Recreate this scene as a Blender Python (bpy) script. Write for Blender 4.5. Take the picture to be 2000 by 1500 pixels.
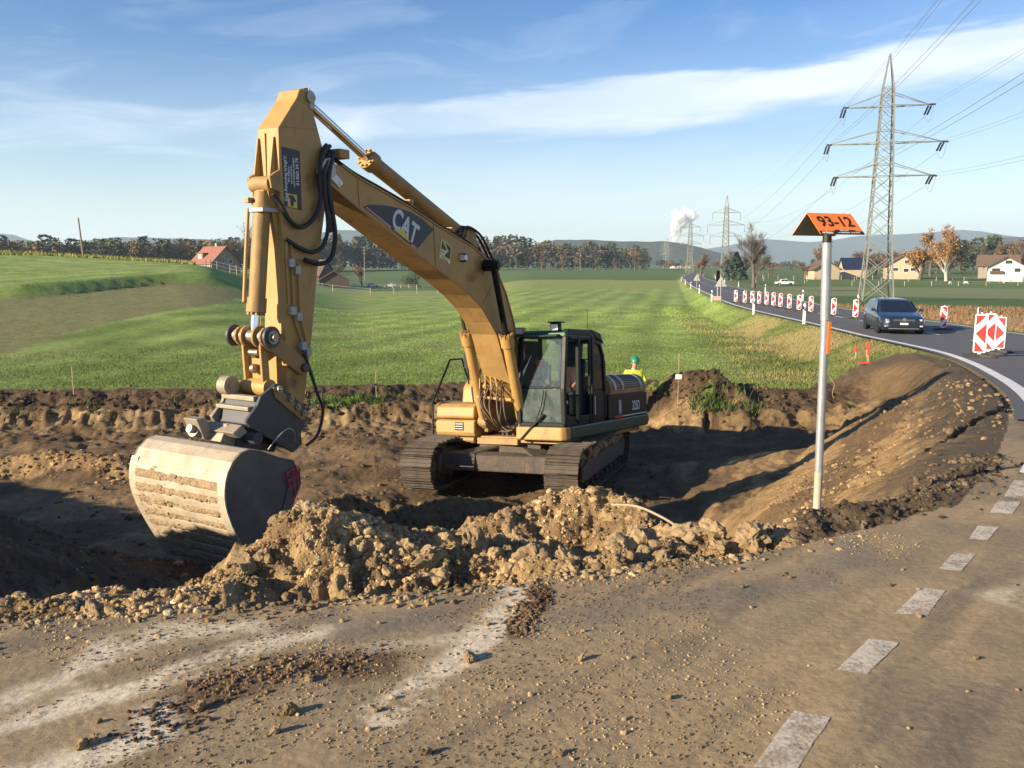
import bpy, bmesh, math, random
import numpy as np
from mathutils import Vector, Matrix

for _o in list(bpy.data.objects):
    bpy.data.objects.remove(_o)
scene = bpy.context.scene
COL = scene.collection
R = math.radians
rnd = random.Random(7)

# ---------------------------------------------------------------- camera, sky, sun, exposure
cam_d = bpy.data.cameras.new('camera')
cam = bpy.data.objects.new('camera', cam_d); COL.objects.link(cam)
cam.location = (0, 0, 1.7)
cam.rotation_euler = (R(90 - 8.15), 0, 0)
cam_d.sensor_width = 36.0
cam_d.lens = 29.52
cam_d.clip_start = 0.05
cam_d.clip_end = 40000
scene.camera = cam

SUN_EL = 18.0
SUN_TO = Vector((-0.87 * math.cos(R(SUN_EL)), -0.50 * math.cos(R(SUN_EL)), math.sin(R(SUN_EL)))).normalized()   # towards the sun
sun_d = bpy.data.lights.new('sun', 'SUN'); sun_d.energy = 5.0; sun_d.angle = R(0.5); sun_d.color = (1.0, 0.845, 0.63)
sun = bpy.data.objects.new('sun', sun_d); COL.objects.link(sun)
sun.rotation_euler = (-SUN_TO).to_track_quat('-Z', 'Y').to_euler()
sun.location = (-40, -25, 40)

scene.view_settings.view_transform = 'Standard'
scene.view_settings.look = 'None'
scene.view_settings.exposure = 1.18
scene.view_settings.gamma = 1.0
scene.view_settings.use_curve_mapping = False
scene.cycles.max_bounces = 6
scene.cycles.volume_bounces = 1
scene.cycles.transparent_max_bounces = 24
scene.cycles.use_denoising = True


class NT:
    """tiny helper around a node tree"""
    def __init__(s, nt):
        s.t = nt; s.n = nt.nodes; s.l = nt.links
    def new(s, typ, **kw):
        nd = s.n.new(typ)
        for k, v in kw.items():
            if k.startswith('i_'):
                key = k[2:]
                nd.inputs[int(key) if key.isdigit() else key.replace('_', ' ')].default_value = v
            else:
                setattr(nd, k, v)
        return nd
    def link(s, a, b): s.l.new(a, b)
    def math(s, op, a, b=None, c=None, clamp=False):
        nd = s.n.new('ShaderNodeMath'); nd.operation = op; nd.use_clamp = clamp
        for i, v in enumerate((a, b, c)):
            if v is None: continue
            if isinstance(v, (int, float)): nd.inputs[i].default_value = v
            else: s.l.new(v, nd.inputs[i])
        return nd.outputs[0]
    def ramp(s, fac, pts, interp='LINEAR'):
        nd = s.n.new('ShaderNodeValToRGB'); cr = nd.color_ramp; cr.interpolation = interp
        while len(cr.elements) < len(pts): cr.elements.new(0.5)
        for e, (p, c) in zip(cr.elements, pts):
            e.position = p; e.color = (c, c, c, 1) if isinstance(c, (int, float)) else (c[0], c[1], c[2], 1)
        s.l.new(fac, nd.inputs[0]); return nd.outputs[0]
    def noise(s, vec, scale, detail=4.0, rough=0.55, dist=0.0):
        nd = s.n.new('ShaderNodeTexNoise'); nd.inputs['Scale'].default_value = scale
        nd.inputs['Detail'].default_value = detail; nd.inputs['Roughness'].default_value = rough
        nd.inputs['Distortion'].default_value = dist
        if vec is not None: s.l.new(vec, nd.inputs['Vector'])
        return nd.outputs[0]
    def vor(s, vec, scale, feature='F1', out=0):
        nd = s.n.new('ShaderNodeTexVoronoi'); nd.feature = feature; nd.inputs['Scale'].default_value = scale
        if vec is not None: s.l.new(vec, nd.inputs['Vector'])
        return nd.outputs[out]
    def mix(s, fac, a, b, blend='MIX'):
        nd = s.n.new('ShaderNodeMix'); nd.data_type = 'RGBA'; nd.blend_type = blend
        for sock, v in ((nd.inputs[0], fac), (nd.inputs[6], a), (nd.inputs[7], b)):
            if isinstance(v, (int, float)): sock.default_value = v
            elif isinstance(v, tuple): sock.default_value = (v[0], v[1], v[2], 1)
            else: s.l.new(v, sock)
        return nd.outputs[2]
    def bump(s, h, strength, dist, normal=None):
        nd = s.n.new('ShaderNodeBump'); nd.inputs['Strength'].default_value = strength; nd.inputs['Distance'].default_value = dist
        s.l.new(h, nd.inputs['Height'])
        if normal is not None: s.l.new(normal, nd.inputs['Normal'])
        return nd.outputs[0]


# sky: Nishita plus thin streaky cloud built from the view direction on the dome
world = bpy.data.worlds.new('World'); scene.world = world; world.use_nodes = True
w = NT(world.node_tree); w.n.clear()
out = w.new('ShaderNodeOutputWorld'); bg = w.new('ShaderNodeBackground')
sky = w.new('ShaderNodeTexSky'); sky.sky_type = 'NISHITA'; sky.sun_disc = False
sky.sun_elevation = R(SUN_EL); sky.sun_rotation = math.atan2(SUN_TO.x, SUN_TO.y)
sky.air_density = 1.0; sky.dust_density = 0.25; sky.ozone_density = 2.2; sky.altitude = 400
tc = w.new('ShaderNodeTexCoord'); sx = w.new('ShaderNodeSeparateXYZ'); w.link(tc.outputs['Generated'], sx.inputs[0])
az = w.math('ARCTAN2', sx.outputs[0], sx.outputs[1])                 # 0 straight ahead, + to the right
el = w.math('ARCSINE', sx.outputs[2], clamp=False)
cv = w.new('ShaderNodeCombineXYZ')
w.link(w.math('MULTIPLY', az, 2.2), cv.inputs[0]); w.link(w.math('MULTIPLY', w.math('SUBTRACT', el, w.math('MULTIPLY', az, 0.07)), 11.0), cv.inputs[1])
warp = w.noise(cv.outputs[0], 1.3, 5, 0.55, 0.4)
# broad bank of high cloud: rises a little to the right, soft lower side, crisper upper side
v = w.math('SUBTRACT', w.math('SUBTRACT', el, w.math('MULTIPLY', az, 0.075)), w.math('MULTIPLY', w.math('SUBTRACT', warp, 0.5), 0.085))
band = w.math('MULTIPLY', w.ramp(v, [(0.128, 0.0), (0.162, 1.0), (0.183, 1.0), (0.197, 0.0)], 'EASE'), w.ramp(az_sc := w.math('MULTIPLY_ADD', az, 0.5, 0.5), [(0.30, 0.25), (0.47, 0.6), (0.60, 1.0)]))
streaks = w.ramp(w.noise(cv.outputs[0], 1.7, 8, 0.62, 0.9), [(0.47, 0.0), (0.76, 0.5)])
low = w.ramp(v, [(0.0, 0.70), (0.07, 0.55), (0.14, 0.26), (0.26, 0.0)])
cloud = w.math('ADD', w.math('MULTIPLY', band, 0.82), w.math('MULTIPLY', streaks, w.ramp(v, [(0.0, 1.0), (0.2, 0.85), (0.34, 0.30)])), clamp=True)
cloud = w.math('MAXIMUM', cloud, w.math('MULTIPLY', low, w.math('MULTIPLY_ADD', warp, 0.9, 0.35)))
cloud = w.math('MULTIPLY', cloud, w.ramp(sx.outputs[2], [(0.0, 1.0), (0.5, 0.6)]), clamp=True)
hs = w.new('ShaderNodeHueSaturation'); hs.inputs['Hue'].default_value = .513; hs.inputs['Saturation'].default_value = 1.34; hs.inputs['Value'].default_value = 1.04; w.link(sky.outputs[0], hs.inputs['Color'])
skycol = w.mix(cloud, hs.outputs[0], (7.2, 7.6, 8.2))
w.link(skycol, bg.inputs[0]); bg.inputs[1].default_value = 0.070
w.link(bg.outputs[0], out.inputs[0])


# ---------------------------------------------------------------- small tools
def tag(o, label=None, cat=None, group=None, kind=None):
    if label: o['label'] = label
    if cat: o['category'] = cat
    if group: o['group'] = group
    if kind: o['kind'] = kind
    return o

def empty(name, loc=(0, 0, 0), rz=0.0, label=None, cat=None, group=None):
    o = bpy.data.objects.new(name, None); COL.objects.link(o)
    o.location = loc; o.rotation_euler = (0, 0, rz); o.empty_display_size = 0.2
    return tag(o, label, cat, group)

def link_mesh(name, me, parent=None, loc=None, rz=None):
    o = bpy.data.objects.new(name, me); COL.objects.link(o)
    if parent is not None: o.parent = parent
    if loc is not None: o.location = loc
    if rz is not None: o.rotation_euler = (0, 0, rz)
    return o

def copy_tree(o, parent=None):
    c = o.copy(); COL.objects.link(c); c.parent = parent
    for ch in list(o.children): copy_tree(ch, c)
    return c

def fast_mesh(name, V, F, mat=None, col=None, smooth=True):
    """V (n,3) float array, F (m,k) int array with k = 3 or 4"""
    V = np.ascontiguousarray(V, dtype=np.float32); F = np.ascontiguousarray(F, dtype=np.int32)
    me = bpy.data.meshes.new(name); k = F.shape[1]
    me.vertices.add(len(V)); me.vertices.foreach_set('co', V.ravel())
    me.loops.add(F.size); me.loops.foreach_set('vertex_index', F.ravel())
    me.polygons.add(len(F)); me.polygons.foreach_set('loop_start', np.arange(0, F.size, k, dtype=np.int32))
    me.polygons.foreach_set('loop_total', np.full(len(F), k, dtype=np.int32))
    if col is not None:
        a = me.color_attributes.new('col', 'FLOAT_COLOR', 'POINT')
        c4 = np.ones((len(V), 4), dtype=np.float32); c4[:, :3] = col
        a.data.foreach_set('color', c4.ravel())
    me.polygons.foreach_set('use_smooth', np.full(len(F), smooth, dtype=bool))
    me.update(calc_edges=True); me.validate()
    if mat: me.materials.append(mat)
    return me


class MB:
    """collects simple shapes into one mesh"""
    def __init__(s): s.v = []; s.f = []; s.sm = []
    def add(s, vs, fs, smooth=False):
        b = len(s.v); s.v += [tuple(p) for p in vs]; s.f += [tuple(i + b for i in f) for f in fs]; s.sm += [smooth] * len(fs); return s
    def box(s, c, d, m=None):
        x, y, z = d[0] / 2, d[1] / 2, d[2] / 2
        vs = [Vector((a, b, e)) for a in (-x, x) for b in (-y, y) for e in (-z, z)]
        if m is not None: vs = [m @ p for p in vs]
        vs = [p + Vector(c) for p in vs]
        return s.add(vs, [(0, 1, 3, 2), (4, 6, 7, 5), (0, 4, 5, 1), (2, 3, 7, 6), (0, 2, 6, 4), (1, 5, 7, 3)])
    def bb(s, x0, x1, y0, y1, z0, z1):
        return s.box(((x0 + x1) / 2, (y0 + y1) / 2, (z0 + z1) / 2), (x1 - x0, y1 - y0, z1 - z0))
    def prism(s, prof, a, b, axis='y'):
        """prof: 2-D outline in the plane normal to axis, extruded from a to b"""
        n = len(prof)
        def P(p, t): return (p[0], t, p[1]) if axis == 'y' else ((t, p[0], p[1]) if axis == 'x' else (p[0], p[1], t))
        vs = [P(p, a) for p in prof] + [P(p, b) for p in prof]
        fs = [tuple(range(n)), tuple(range(2 * n - 1, n - 1, -1))] + [(i, i + n, (i + 1) % n + n, (i + 1) % n) for i in range(n)]
        return s.add(vs, fs)
    def bar(s, p0, p1, w_, h_=None, up=(0, 0, 1)):
        p0 = Vector(p0); p1 = Vector(p1); d = p1 - p0; L = d.length
        if L < 1e-6: return s
        x = d / L; u = Vector(up)
        if abs(x.dot(u)) > 0.98: u = Vector((0, 1, 0))
        y = u.cross(x).normalized(); z = x.cross(y)
        m = Matrix((x, y, z)).transposed()
        return s.box((p0 + p1) / 2, (L, w_, h_ or w_), m)
    def cyl(s, p0, p1, r0, r1=None, n=12, cap=True, smooth=True):
        p0 = Vector(p0); p1 = Vector(p1); r1 = r0 if r1 is None else r1
        x = (p1 - p0).normalized(); u = Vector((0, 0, 1)) if abs(x.z) < 0.9 else Vector((1, 0, 0))
        y = u.cross(x).normalized(); z = x.cross(y)
        vs = []
        for p, r in ((p0, r0), (p1, r1)):
            for i in range(n):
                a = 2 * math.pi * i / n; vs.append(p + y * (r * math.cos(a)) + z * (r * math.sin(a)))
        s.add(vs, [(i, (i + 1) % n, (i + 1) % n + n, i + n) for i in range(n)], smooth)
        if cap: s.add(vs, [tuple(range(n - 1, -1, -1)), tuple(range(n, 2 * n))])
        return s
    def tube(s, pts, r, n=8):
        pts = [Vector(p) for p in pts]; vs = []; fs = []
        rr = r if isinstance(r, (list, tuple)) else [r] * len(pts)
        t = (pts[1] - pts[0]).normalized(); u = Vector((0, 0, 1)) if abs(t.z) < 0.9 else Vector((1, 0, 0))
        y = u.cross(t).normalized()
        for k, p in enumerate(pts):
            t = (pts[min(k + 1, len(pts) - 1)] - pts[max(k - 1, 0)]).normalized()
            y = (y - t * y.dot(t)).normalized(); z = t.cross(y)
            for i in range(n):
                a = 2 * math.pi * i / n; vs.append(p + (y * math.cos(a) + z * math.sin(a)) * rr[k])
        for k in range(len(pts) - 1):
            for i in range(n):
                fs.append((k * n + i, k * n + (i + 1) % n, (k + 1) * n + (i + 1) % n, (k + 1) * n + i))
        s.add(vs, fs, True)
        return s.add(vs, [tuple(range(n - 1, -1, -1)), tuple(range((len(pts) - 1) * n, len(pts) * n))])
    def loft(s, rings, closed=True, cap=True, smooth=True):
        n = len(rings[0]); vs = [p for r in rings for p in r]; fs = []
        for k in range(len(rings) - 1):
            for i in range(n if closed else n - 1):
                fs.append((k * n + i, k * n + (i + 1) % n, (k + 1) * n + (i + 1) % n, (k + 1) * n + i))
        s.add(vs, fs, smooth)
        if cap: s.add(vs, [tuple(range(n - 1, -1, -1)), tuple(range((len(rings) - 1) * n, len(rings) * n))])
        return s
    def mesh(s, name, mat, xf=None):
        me = bpy.data.meshes.new(name)
        vs = s.v if xf is None else [tuple(xf @ Vector(p)) for p in s.v]
        me.from_pydata(vs, [], s.f); me.polygons.foreach_set('use_smooth', s.sm)
        me.materials.append(mat); me.update(); return me
    def build(s, name, mat, parent=None, bevel=0.0, loc=None, xf=None, seg=2):
        bm = bmesh.new(); me = s.mesh(name, mat, xf)
        bm.from_mesh(me); bmesh.ops.recalc_face_normals(bm, faces=bm.faces); bm.to_mesh(me); bm.free()
        o = link_mesh(name, me, parent, loc)
        if bevel:
            b = o.modifiers.new('bevel', 'BEVEL'); b.width = bevel; b.segments = seg; b.limit_method = 'ANGLE'; b.angle_limit = R(35)
            b.harden_normals = False
        return o


def smooth_path(pts, n=8):
    """Catmull-Rom through the points"""
    P = [Vector(p) for p in pts]; out = []
    for i in range(len(P) - 1):
        a = P[max(i - 1, 0)]; b = P[i]; c = P[i + 1]; d = P[min(i + 2, len(P) - 1)]
        for k in range(n):
            t = k / n
            out.append(0.5 * ((2 * b) + (c - a) * t + (2 * a - 5 * b + 4 * c - d) * t * t + (3 * b - a - 3 * c + d) * t ** 3))
    out.append(P[-1]); return out


# ---------------------------------------------------------------- materials
MATS = {}
def mat(name, color, rough=0.6, metal=0.0, var=0.15, vscale=6.0, dirt=0.0, dirtcol=(0.25, 0.18, 0.10), dscale=3.0, bump=0.0, bscale=40.0, spec=0.5, coat=0.0, stain=0.0):
    """procedural surface: base colour with tonal variation, dusty or scratched patches and fine relief"""
    if name in MATS: return MATS[name]
    m = bpy.data.materials.new(name); m.use_nodes = True; n = NT(m.node_tree); b = n.n['Principled BSDF']
    tc = n.new('ShaderNodeTexCoord'); vec = tc.outputs['Object']
    nz = n.noise(vec, vscale, 6, 0.6)
    f = n.ramp(nz, [(0.25, 1.0 - var), (0.75, 1.0 + var)])
    c = n.mix(1.0, (color[0], color[1], color[2]), f, 'MULTIPLY')
    rgh = n.math('MULTIPLY_ADD', nz, 0.2, rough - 0.1)
    if dirt > 0:
        d = n.noise(vec, dscale, 8, 0.68, 0.3)
        lo = 0.72 - 0.5 * dirt
        df = n.ramp(d, [(max(lo, 0.02), 0.0), (min(lo + 0.22, 0.98), min(1.0, 0.35 + dirt))])
        c = n.mix(df, c, dirtcol); rgh = n.math('MAXIMUM', rgh, n.math('MULTIPLY', df, 0.9))
    if stain > 0:
        mp = n.new('ShaderNodeMapping'); mp.inputs['Scale'].default_value = (5.0, 5.0, 1.1); n.link(vec, mp.inputs['Vector'])
        s1 = n.ramp(n.noise(mp.outputs[0], 1.3, 9, .72, .5), [(.56, 0.0), (.76, stain)])
        s2 = n.ramp(n.noise(vec, 1.1, 10, .74), [(.60, 0.0), (.70, stain)])
        c = n.mix(n.math('MAXIMUM', s1, s2), c, (.055, .038, .026))
        ch = n.math('MULTIPLY', n.ramp(n.vor(vec, 26), [(.10, 1.0), (.17, 0.0)]), n.ramp(n.noise(vec, 2.5, 4), [(.60, 0.0), (.68, .8)]))
        c = n.mix(ch, c, (.10, .075, .06)); rgh = n.math('MAXIMUM', rgh, n.math('MULTIPLY', s1, .8))
    n.link(c, b.inputs['Base Color']); n.link(rgh, b.inputs['Roughness'])
    b.inputs['Metallic'].default_value = metal; b.inputs['Specular IOR Level'].default_value = spec
    if coat: b.inputs['Coat Weight'].default_value = coat; b.inputs['Coat Roughness'].default_value = 0.08
    if bump:
        n.link(n.bump(n.noise(vec, bscale, 6, 0.6), bump, 0.02), b.inputs['Normal'])
    MATS[name] = m; return m

def ground_mat(name, scale, amp, bump, bdist, speck=None, rough=0.95, cellscale=None):
    m = bpy.data.materials.new(name); m.use_nodes = True; n = NT(m.node_tree); b = n.n['Principled BSDF']
    at_ = n.new('ShaderNodeAttribute', attribute_name='col')
    tc = n.new('ShaderNodeTexCoord'); vec = tc.outputs['Object']
    n1 = n.noise(vec, scale, 9, 0.68); n2 = n.noise(vec, scale * 9.0, 4, 0.6)
    f = n.math('MULTIPLY', n.ramp(n1, [(0.25, 1 - amp), (0.75, 1 + amp)]), n.ramp(n2, [(0.2, 1 - amp * 0.7), (0.8, 1 + amp * 0.7)]))
    c = n.mix(1.0, at_.outputs[0], f, 'MULTIPLY')
    h = n.math('MULTIPLY_ADD', n2, 0.5, n1)
    if speck:
        vo = n.vor(vec, speck[0]); vc = n.vor(vec, speck[0], out=1)
        sp = n.math('MULTIPLY', n.ramp(vo, [(0.16, 1.0), (0.26, 0.0)]), n.ramp(n.new('ShaderNodeSeparateColor').outputs[0] if False else vc, [(speck[2], 0.0), (speck[2] + 0.02, 1.0)]))
        c = n.mix(sp, c, speck[1]); h = n.math('MULTIPLY_ADD', sp, 0.4, h)
    if cellscale:
        vo2 = n.vor(vec, cellscale); h = n.math('MULTIPLY_ADD', n.math('SUBTRACT', 1.0, vo2), 0.7, h)
    n.link(c, b.inputs['Base Color']); b.inputs['Roughness'].default_value = rough; b.inputs['Specular IOR Level'].default_value = 0.25
    n.link(n.bump(h, bump, bdist), b.inputs['Normal'])
    MATS[name] = m; return m

# ---------------------------------------------------------------- terrain
def _hash(ix, iy, seed):
    h = ix.astype(np.int32).view(np.uint32) * np.uint32(374761393) + iy.astype(np.int32).view(np.uint32) * np.uint32(668265263) + np.uint32((seed * 974711) & 0xFFFFFFFF)
    h = (h ^ (h >> np.uint32(13))) * np.uint32(1274126177)
    h = (h ^ (h >> np.uint32(16))) * np.uint32(2246822519)
    return ((h ^ (h >> np.uint32(15))) & np.uint32(0xFFFFFF)).astype(np.float32) * np.float32(1 / 0x1000000)

def vn(x, y, seed=0):
    x = np.asarray(x, np.float32); y = np.asarray(y, np.float32)
    ix = np.floor(x); iy = np.floor(y); fx = x - ix; fy = y - iy
    fx = fx * fx * (3 - 2 * fx); fy = fy * fy * (3 - 2 * fy)
    a = _hash(ix, iy, seed); b = _hash(ix + 1, iy, seed); c = _hash(ix, iy + 1, seed); d = _hash(ix + 1, iy + 1, seed)
    a = a + (b - a) * fx; c = c + (d - c) * fx
    return a + (c - a) * fy

def fbm(x, y, octv=4, seed=0, gain=0.5):
    s = 0.0; a = 1.0; t = 0.0
    for k in range(octv):
        s = s + a * vn(x, y, seed + 17 * k); t += a; a *= gain
        x, y = x * 1.62 + y * 1.18 + 3.1, y * 1.62 - x * 1.18 + 7.7
    return s / t

def cell(x, y, seed=0):
    """cellular noise: distance to the nearest feature point and that cell's random value"""
    ix = np.floor(x); iy = np.floor(y); best = np.full(x.shape, 9.0); idv = np.zeros(x.shape)
    for dx in (-1, 0, 1):
        for dy in (-1, 0, 1):
            cx = ix + dx; cy = iy + dy
            d = np.hypot(cx + _hash(cx, cy, seed) - x, cy + _hash(cx, cy, seed + 5) - y)
            m = d < best; best = np.where(m, d, best); idv = np.where(m, _hash(cx, cy, seed + 9), idv)
    return best, idv

def sst(a, b, x):
    t = np.clip((x - a) / (b - a), 0, 1); return t * t * (3 - 2 * t)

def seg_dist(x, y, pts, closed=False):
    """distance to a polyline; also interpolated third coordinate when points carry one"""
    best = np.full(x.shape, 1e9); zv = np.zeros(x.shape); P = list(pts)
    n = len(P) if closed else len(P) - 1
    for i in range(n):
        a = P[i]; b = P[(i + 1) % len(P)]
        ex, ey = b[0] - a[0], b[1] - a[1]; L = ex * ex + ey * ey + 1e-12
        t = np.clip(((x - a[0]) * ex + (y - a[1]) * ey) / L, 0, 1)
        d = np.hypot(x - a[0] - t * ex, y - a[1] - t * ey); m = d < best
        best = np.where(m, d, best)
        if len(a) > 2: zv = np.where(m, a[2] + t * (b[2] - a[2]), zv)
    return best, zv

def inside(x, y, P):
    r = np.zeros(x.shape, bool); j = len(P) - 1
    for i in range(len(P)):
        xi, yi = P[i][:2]; xj, yj = P[j][:2]
        c = ((yi > y) != (yj > y)) & (x < (xj - xi) * (y - yi) / ((yj - yi) + 1e-12) + xi)
        r ^= c; j = i
    return r

def sdist(x, y, P):
    d, _ = seg_dist(x, y, P, True); return np.where(inside(x, y, P), d, -d)      # + inside

_ZR = np.array([(0, 0), (8, 0), (13, -.25), (20, -.60), (36, -1.13), (68, -1.5), (160, -2.3), (300, -2.7), (1e5, -2.7)])
def zr(r): return np.interp(r, _ZR[:, 0], _ZR[:, 1])
_ZF = np.array([(0, -1.7), (23, -1.75), (60, -2.2), (100, -2.45), (145, -2.7), (300, -2.9), (1500, -3.2), (1e5, -3.2)])

LEFT_EDGE = [(-7.0, -6.6), (-2.6, -1.4), (1.0, 2.83), (1.56, 3.45), (2.55, 4.62), (3.94, 6.38), (5.5, 8.7), (7.66, 12.44), (9.8, 17.0), (11.3, 20.97), (12.3, 24.4), (13.1, 28.8), (13.85, 33.5), (14.5, 39.5), (15.3, 48.4), (16.3, 58.2), (18.3, 72.4), (22.8, 98.7), (34.4, 164.0), (56.6, 281.7), (84.0, 400.0)]
_le = [Vector((p.x, p.y)) for p in smooth_path([(a, b, 0) for a, b in LEFT_EDGE], 8)]
def road_offset(off, i0=0, i1=None):
    o = []
    for i in range(len(_le)):
        a = _le[max(i - 1, 0)]; b = _le[min(i + 1, len(_le) - 1)]; t = (b - a).normalized()
        o.append((_le[i].x + t.y * off, _le[i].y - t.x * off))
    return o[i0:i1]
ROAD_W = 7.0
ROAD_POLY = road_offset(-0.25)[::4] + road_offset(ROAD_W + 0.25)[::4][::-1]
PIT = [(-60, 26), (-30, 24), (-14.5, 23.6), (-8.6, 23.4), (-2.3, 24.4), (2, 25.2), (4.2, 25.2), (6.2, 23.2), (8.5, 23.6), (10.3, 25.4), (11.5, 25.0), (11.3, 22.2), (9.3, 17.2), (7.1, 12.5), (5.0, 8.7), (3.75, 6.75), (3.0, 5.72), (2.29, 5.25), (1.72, 4.9), (1.45, 4.78), (.28, 4.45), (0, 4.28), (-.66, 4.16), (-1.27, 4.02), (-1.8, 4.03), (-2.45, 3.86), (-3.4, 4.5), (-4.5, 5.9), (-6.2, 6.4), (-8.6, 7.0), (-12, 9.4), (-16.4, 12.2), (-24, 15.5), (-60, 22)]  # left edge out of view curves outward so its bank shades the pit
APRON = PIT[16:] + [(-60, -40), (6, -40), (-2.6, -1.4), (1.0, 2.83), (2.55, 4.62), (3.6, 5.95)]
# crest lines of the heaps of loose soil: x, y, crest height, then slope and lump size
HEAPS = [
    ([(-2.59, 4.05, .0), (-2.26, 4.15, -.02), (-1.92, 4.3, -.03), (-1.6, 4.4, -.03)], 0.55, 0.5),
    ([(-1.67, 4.6, -.06), (-1.45, 4.75, .03), (-1.28, 4.95, .19), (-1.15, 5.08, .22), (-.96, 5.1, .15), (-.76, 5.0, .03), (-.53, 4.95, -.06), (-.32, 5.1, -.07), (-.13, 5.0, -.11)], 0.62, 1.0),
    ([(-.17, 6.6, -.34), (.17, 6.9, -.34), (.66, 7.0, -.24), (.91, 6.9, -.26), (1.03, 6.3, -.30), (1.12, 5.9, -.26)], 0.7, 1.0),
    ([(0, 4.78, -.07), (.31, 4.9, -.07), (.63, 5.0, -.06), (.99, 5.2, -.07), (1.34, 5.3, -.06), (1.56, 5.3, -.07)], 0.7, 0.8),
    ([(-.79, 5.7, -.19), (-.51, 5.8, -.26), (-.07, 5.9, -.28), (.3, 5.9, -.3)], 0.75, 1.0),
    ([(-13.5, 17.7, -2.55), (-10.93, 17.5, -2.40), (-9.49, 17.4, -2.22), (-8.17, 17.0, -2.3), (-7.2, 16.6, -2.6)], 0.5, 0.9),
    ([(-3.6, 11.0, -1.9), (-2.74, 11.5, -1.62), (-2.33, 12.3, -1.75), (-1.61, 12.0, -1.85), (-.95, 12.3, -1.8), (0, 12.2, -1.85), (.8, 11.6, -2.1)], 0.55, 1.0),
    ([(3.7, 23.4, -1.75), (4.2, 23.2, -1.5), (4.81, 23, -1.24), (5.66, 23, -1.2), (6.1, 22.6, -1.62)], 0.8, 0.7),
    ([(1.80, 5.2, -.06), (2.08, 5.55, .0), (2.55, 5.75, .02), (3.06, 6.05, .01), (3.54, 6.5, .0), (4.31, 7.4, -.02)], 0.6, 0.5),
    ([(-6.0, 8.6, -1.5), (-5.2, 8.2, -1.35), (-4.4, 8.0, -1.5)], 0.6, 0.8),
    ([(-3.7, 4.55, .12), (-4.75, 5.75, .36), (-6.2, 6.1, .40), (-8.6, 6.6, .46), (-12, 9.1, .25), (-16.4, 11.9, .05), (-24, 15.2, .0)], 0.7, 0.6),  # assumed berm added left of view, crest shaped to shade pit and bucket
    ([(-4.9, 7.6, -1.35), (-4.0, 7.2, -1.15), (-3.0, 6.9, -1.05), (-2.2, 6.5, -.95)], 0.42, 0.9),
    ([(-9.0, 11.2, -2.1), (-7.0, 10.4, -1.85), (-5.2, 9.6, -1.72), (-4.0, 8.9, -1.62), (-2.9, 9.0, -1.75)], 0.40, 1.0),
    ([(2.2, 8.4, -1.9), (2.7, 8.8, -1.75), (3.1, 9.4, -1.65), (3.6, 10.2, -1.6)], 0.6, 0.6),
]

def terrain(x, y):
    x = np.asarray(x, np.float64); y = np.asarray(y, np.float64)
    if len(x) > 5000:                                                   # beyond the works only the open land is needed
        m = (np.hypot(x, y) < 48) & (y > -12)
        za, ta = _terrain(x[m], y[m], True); zb, tb = _terrain(x[~m], y[~m], False)
        z = np.zeros(x.shape); z[m] = za; z[~m] = zb; t = {}
        for k in ta:
            t[k] = np.zeros(x.shape, np.float32); t[k][m] = ta[k]; t[k][~m] = tb[k]
        return z, t
    return _terrain(x, y, True)

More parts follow.
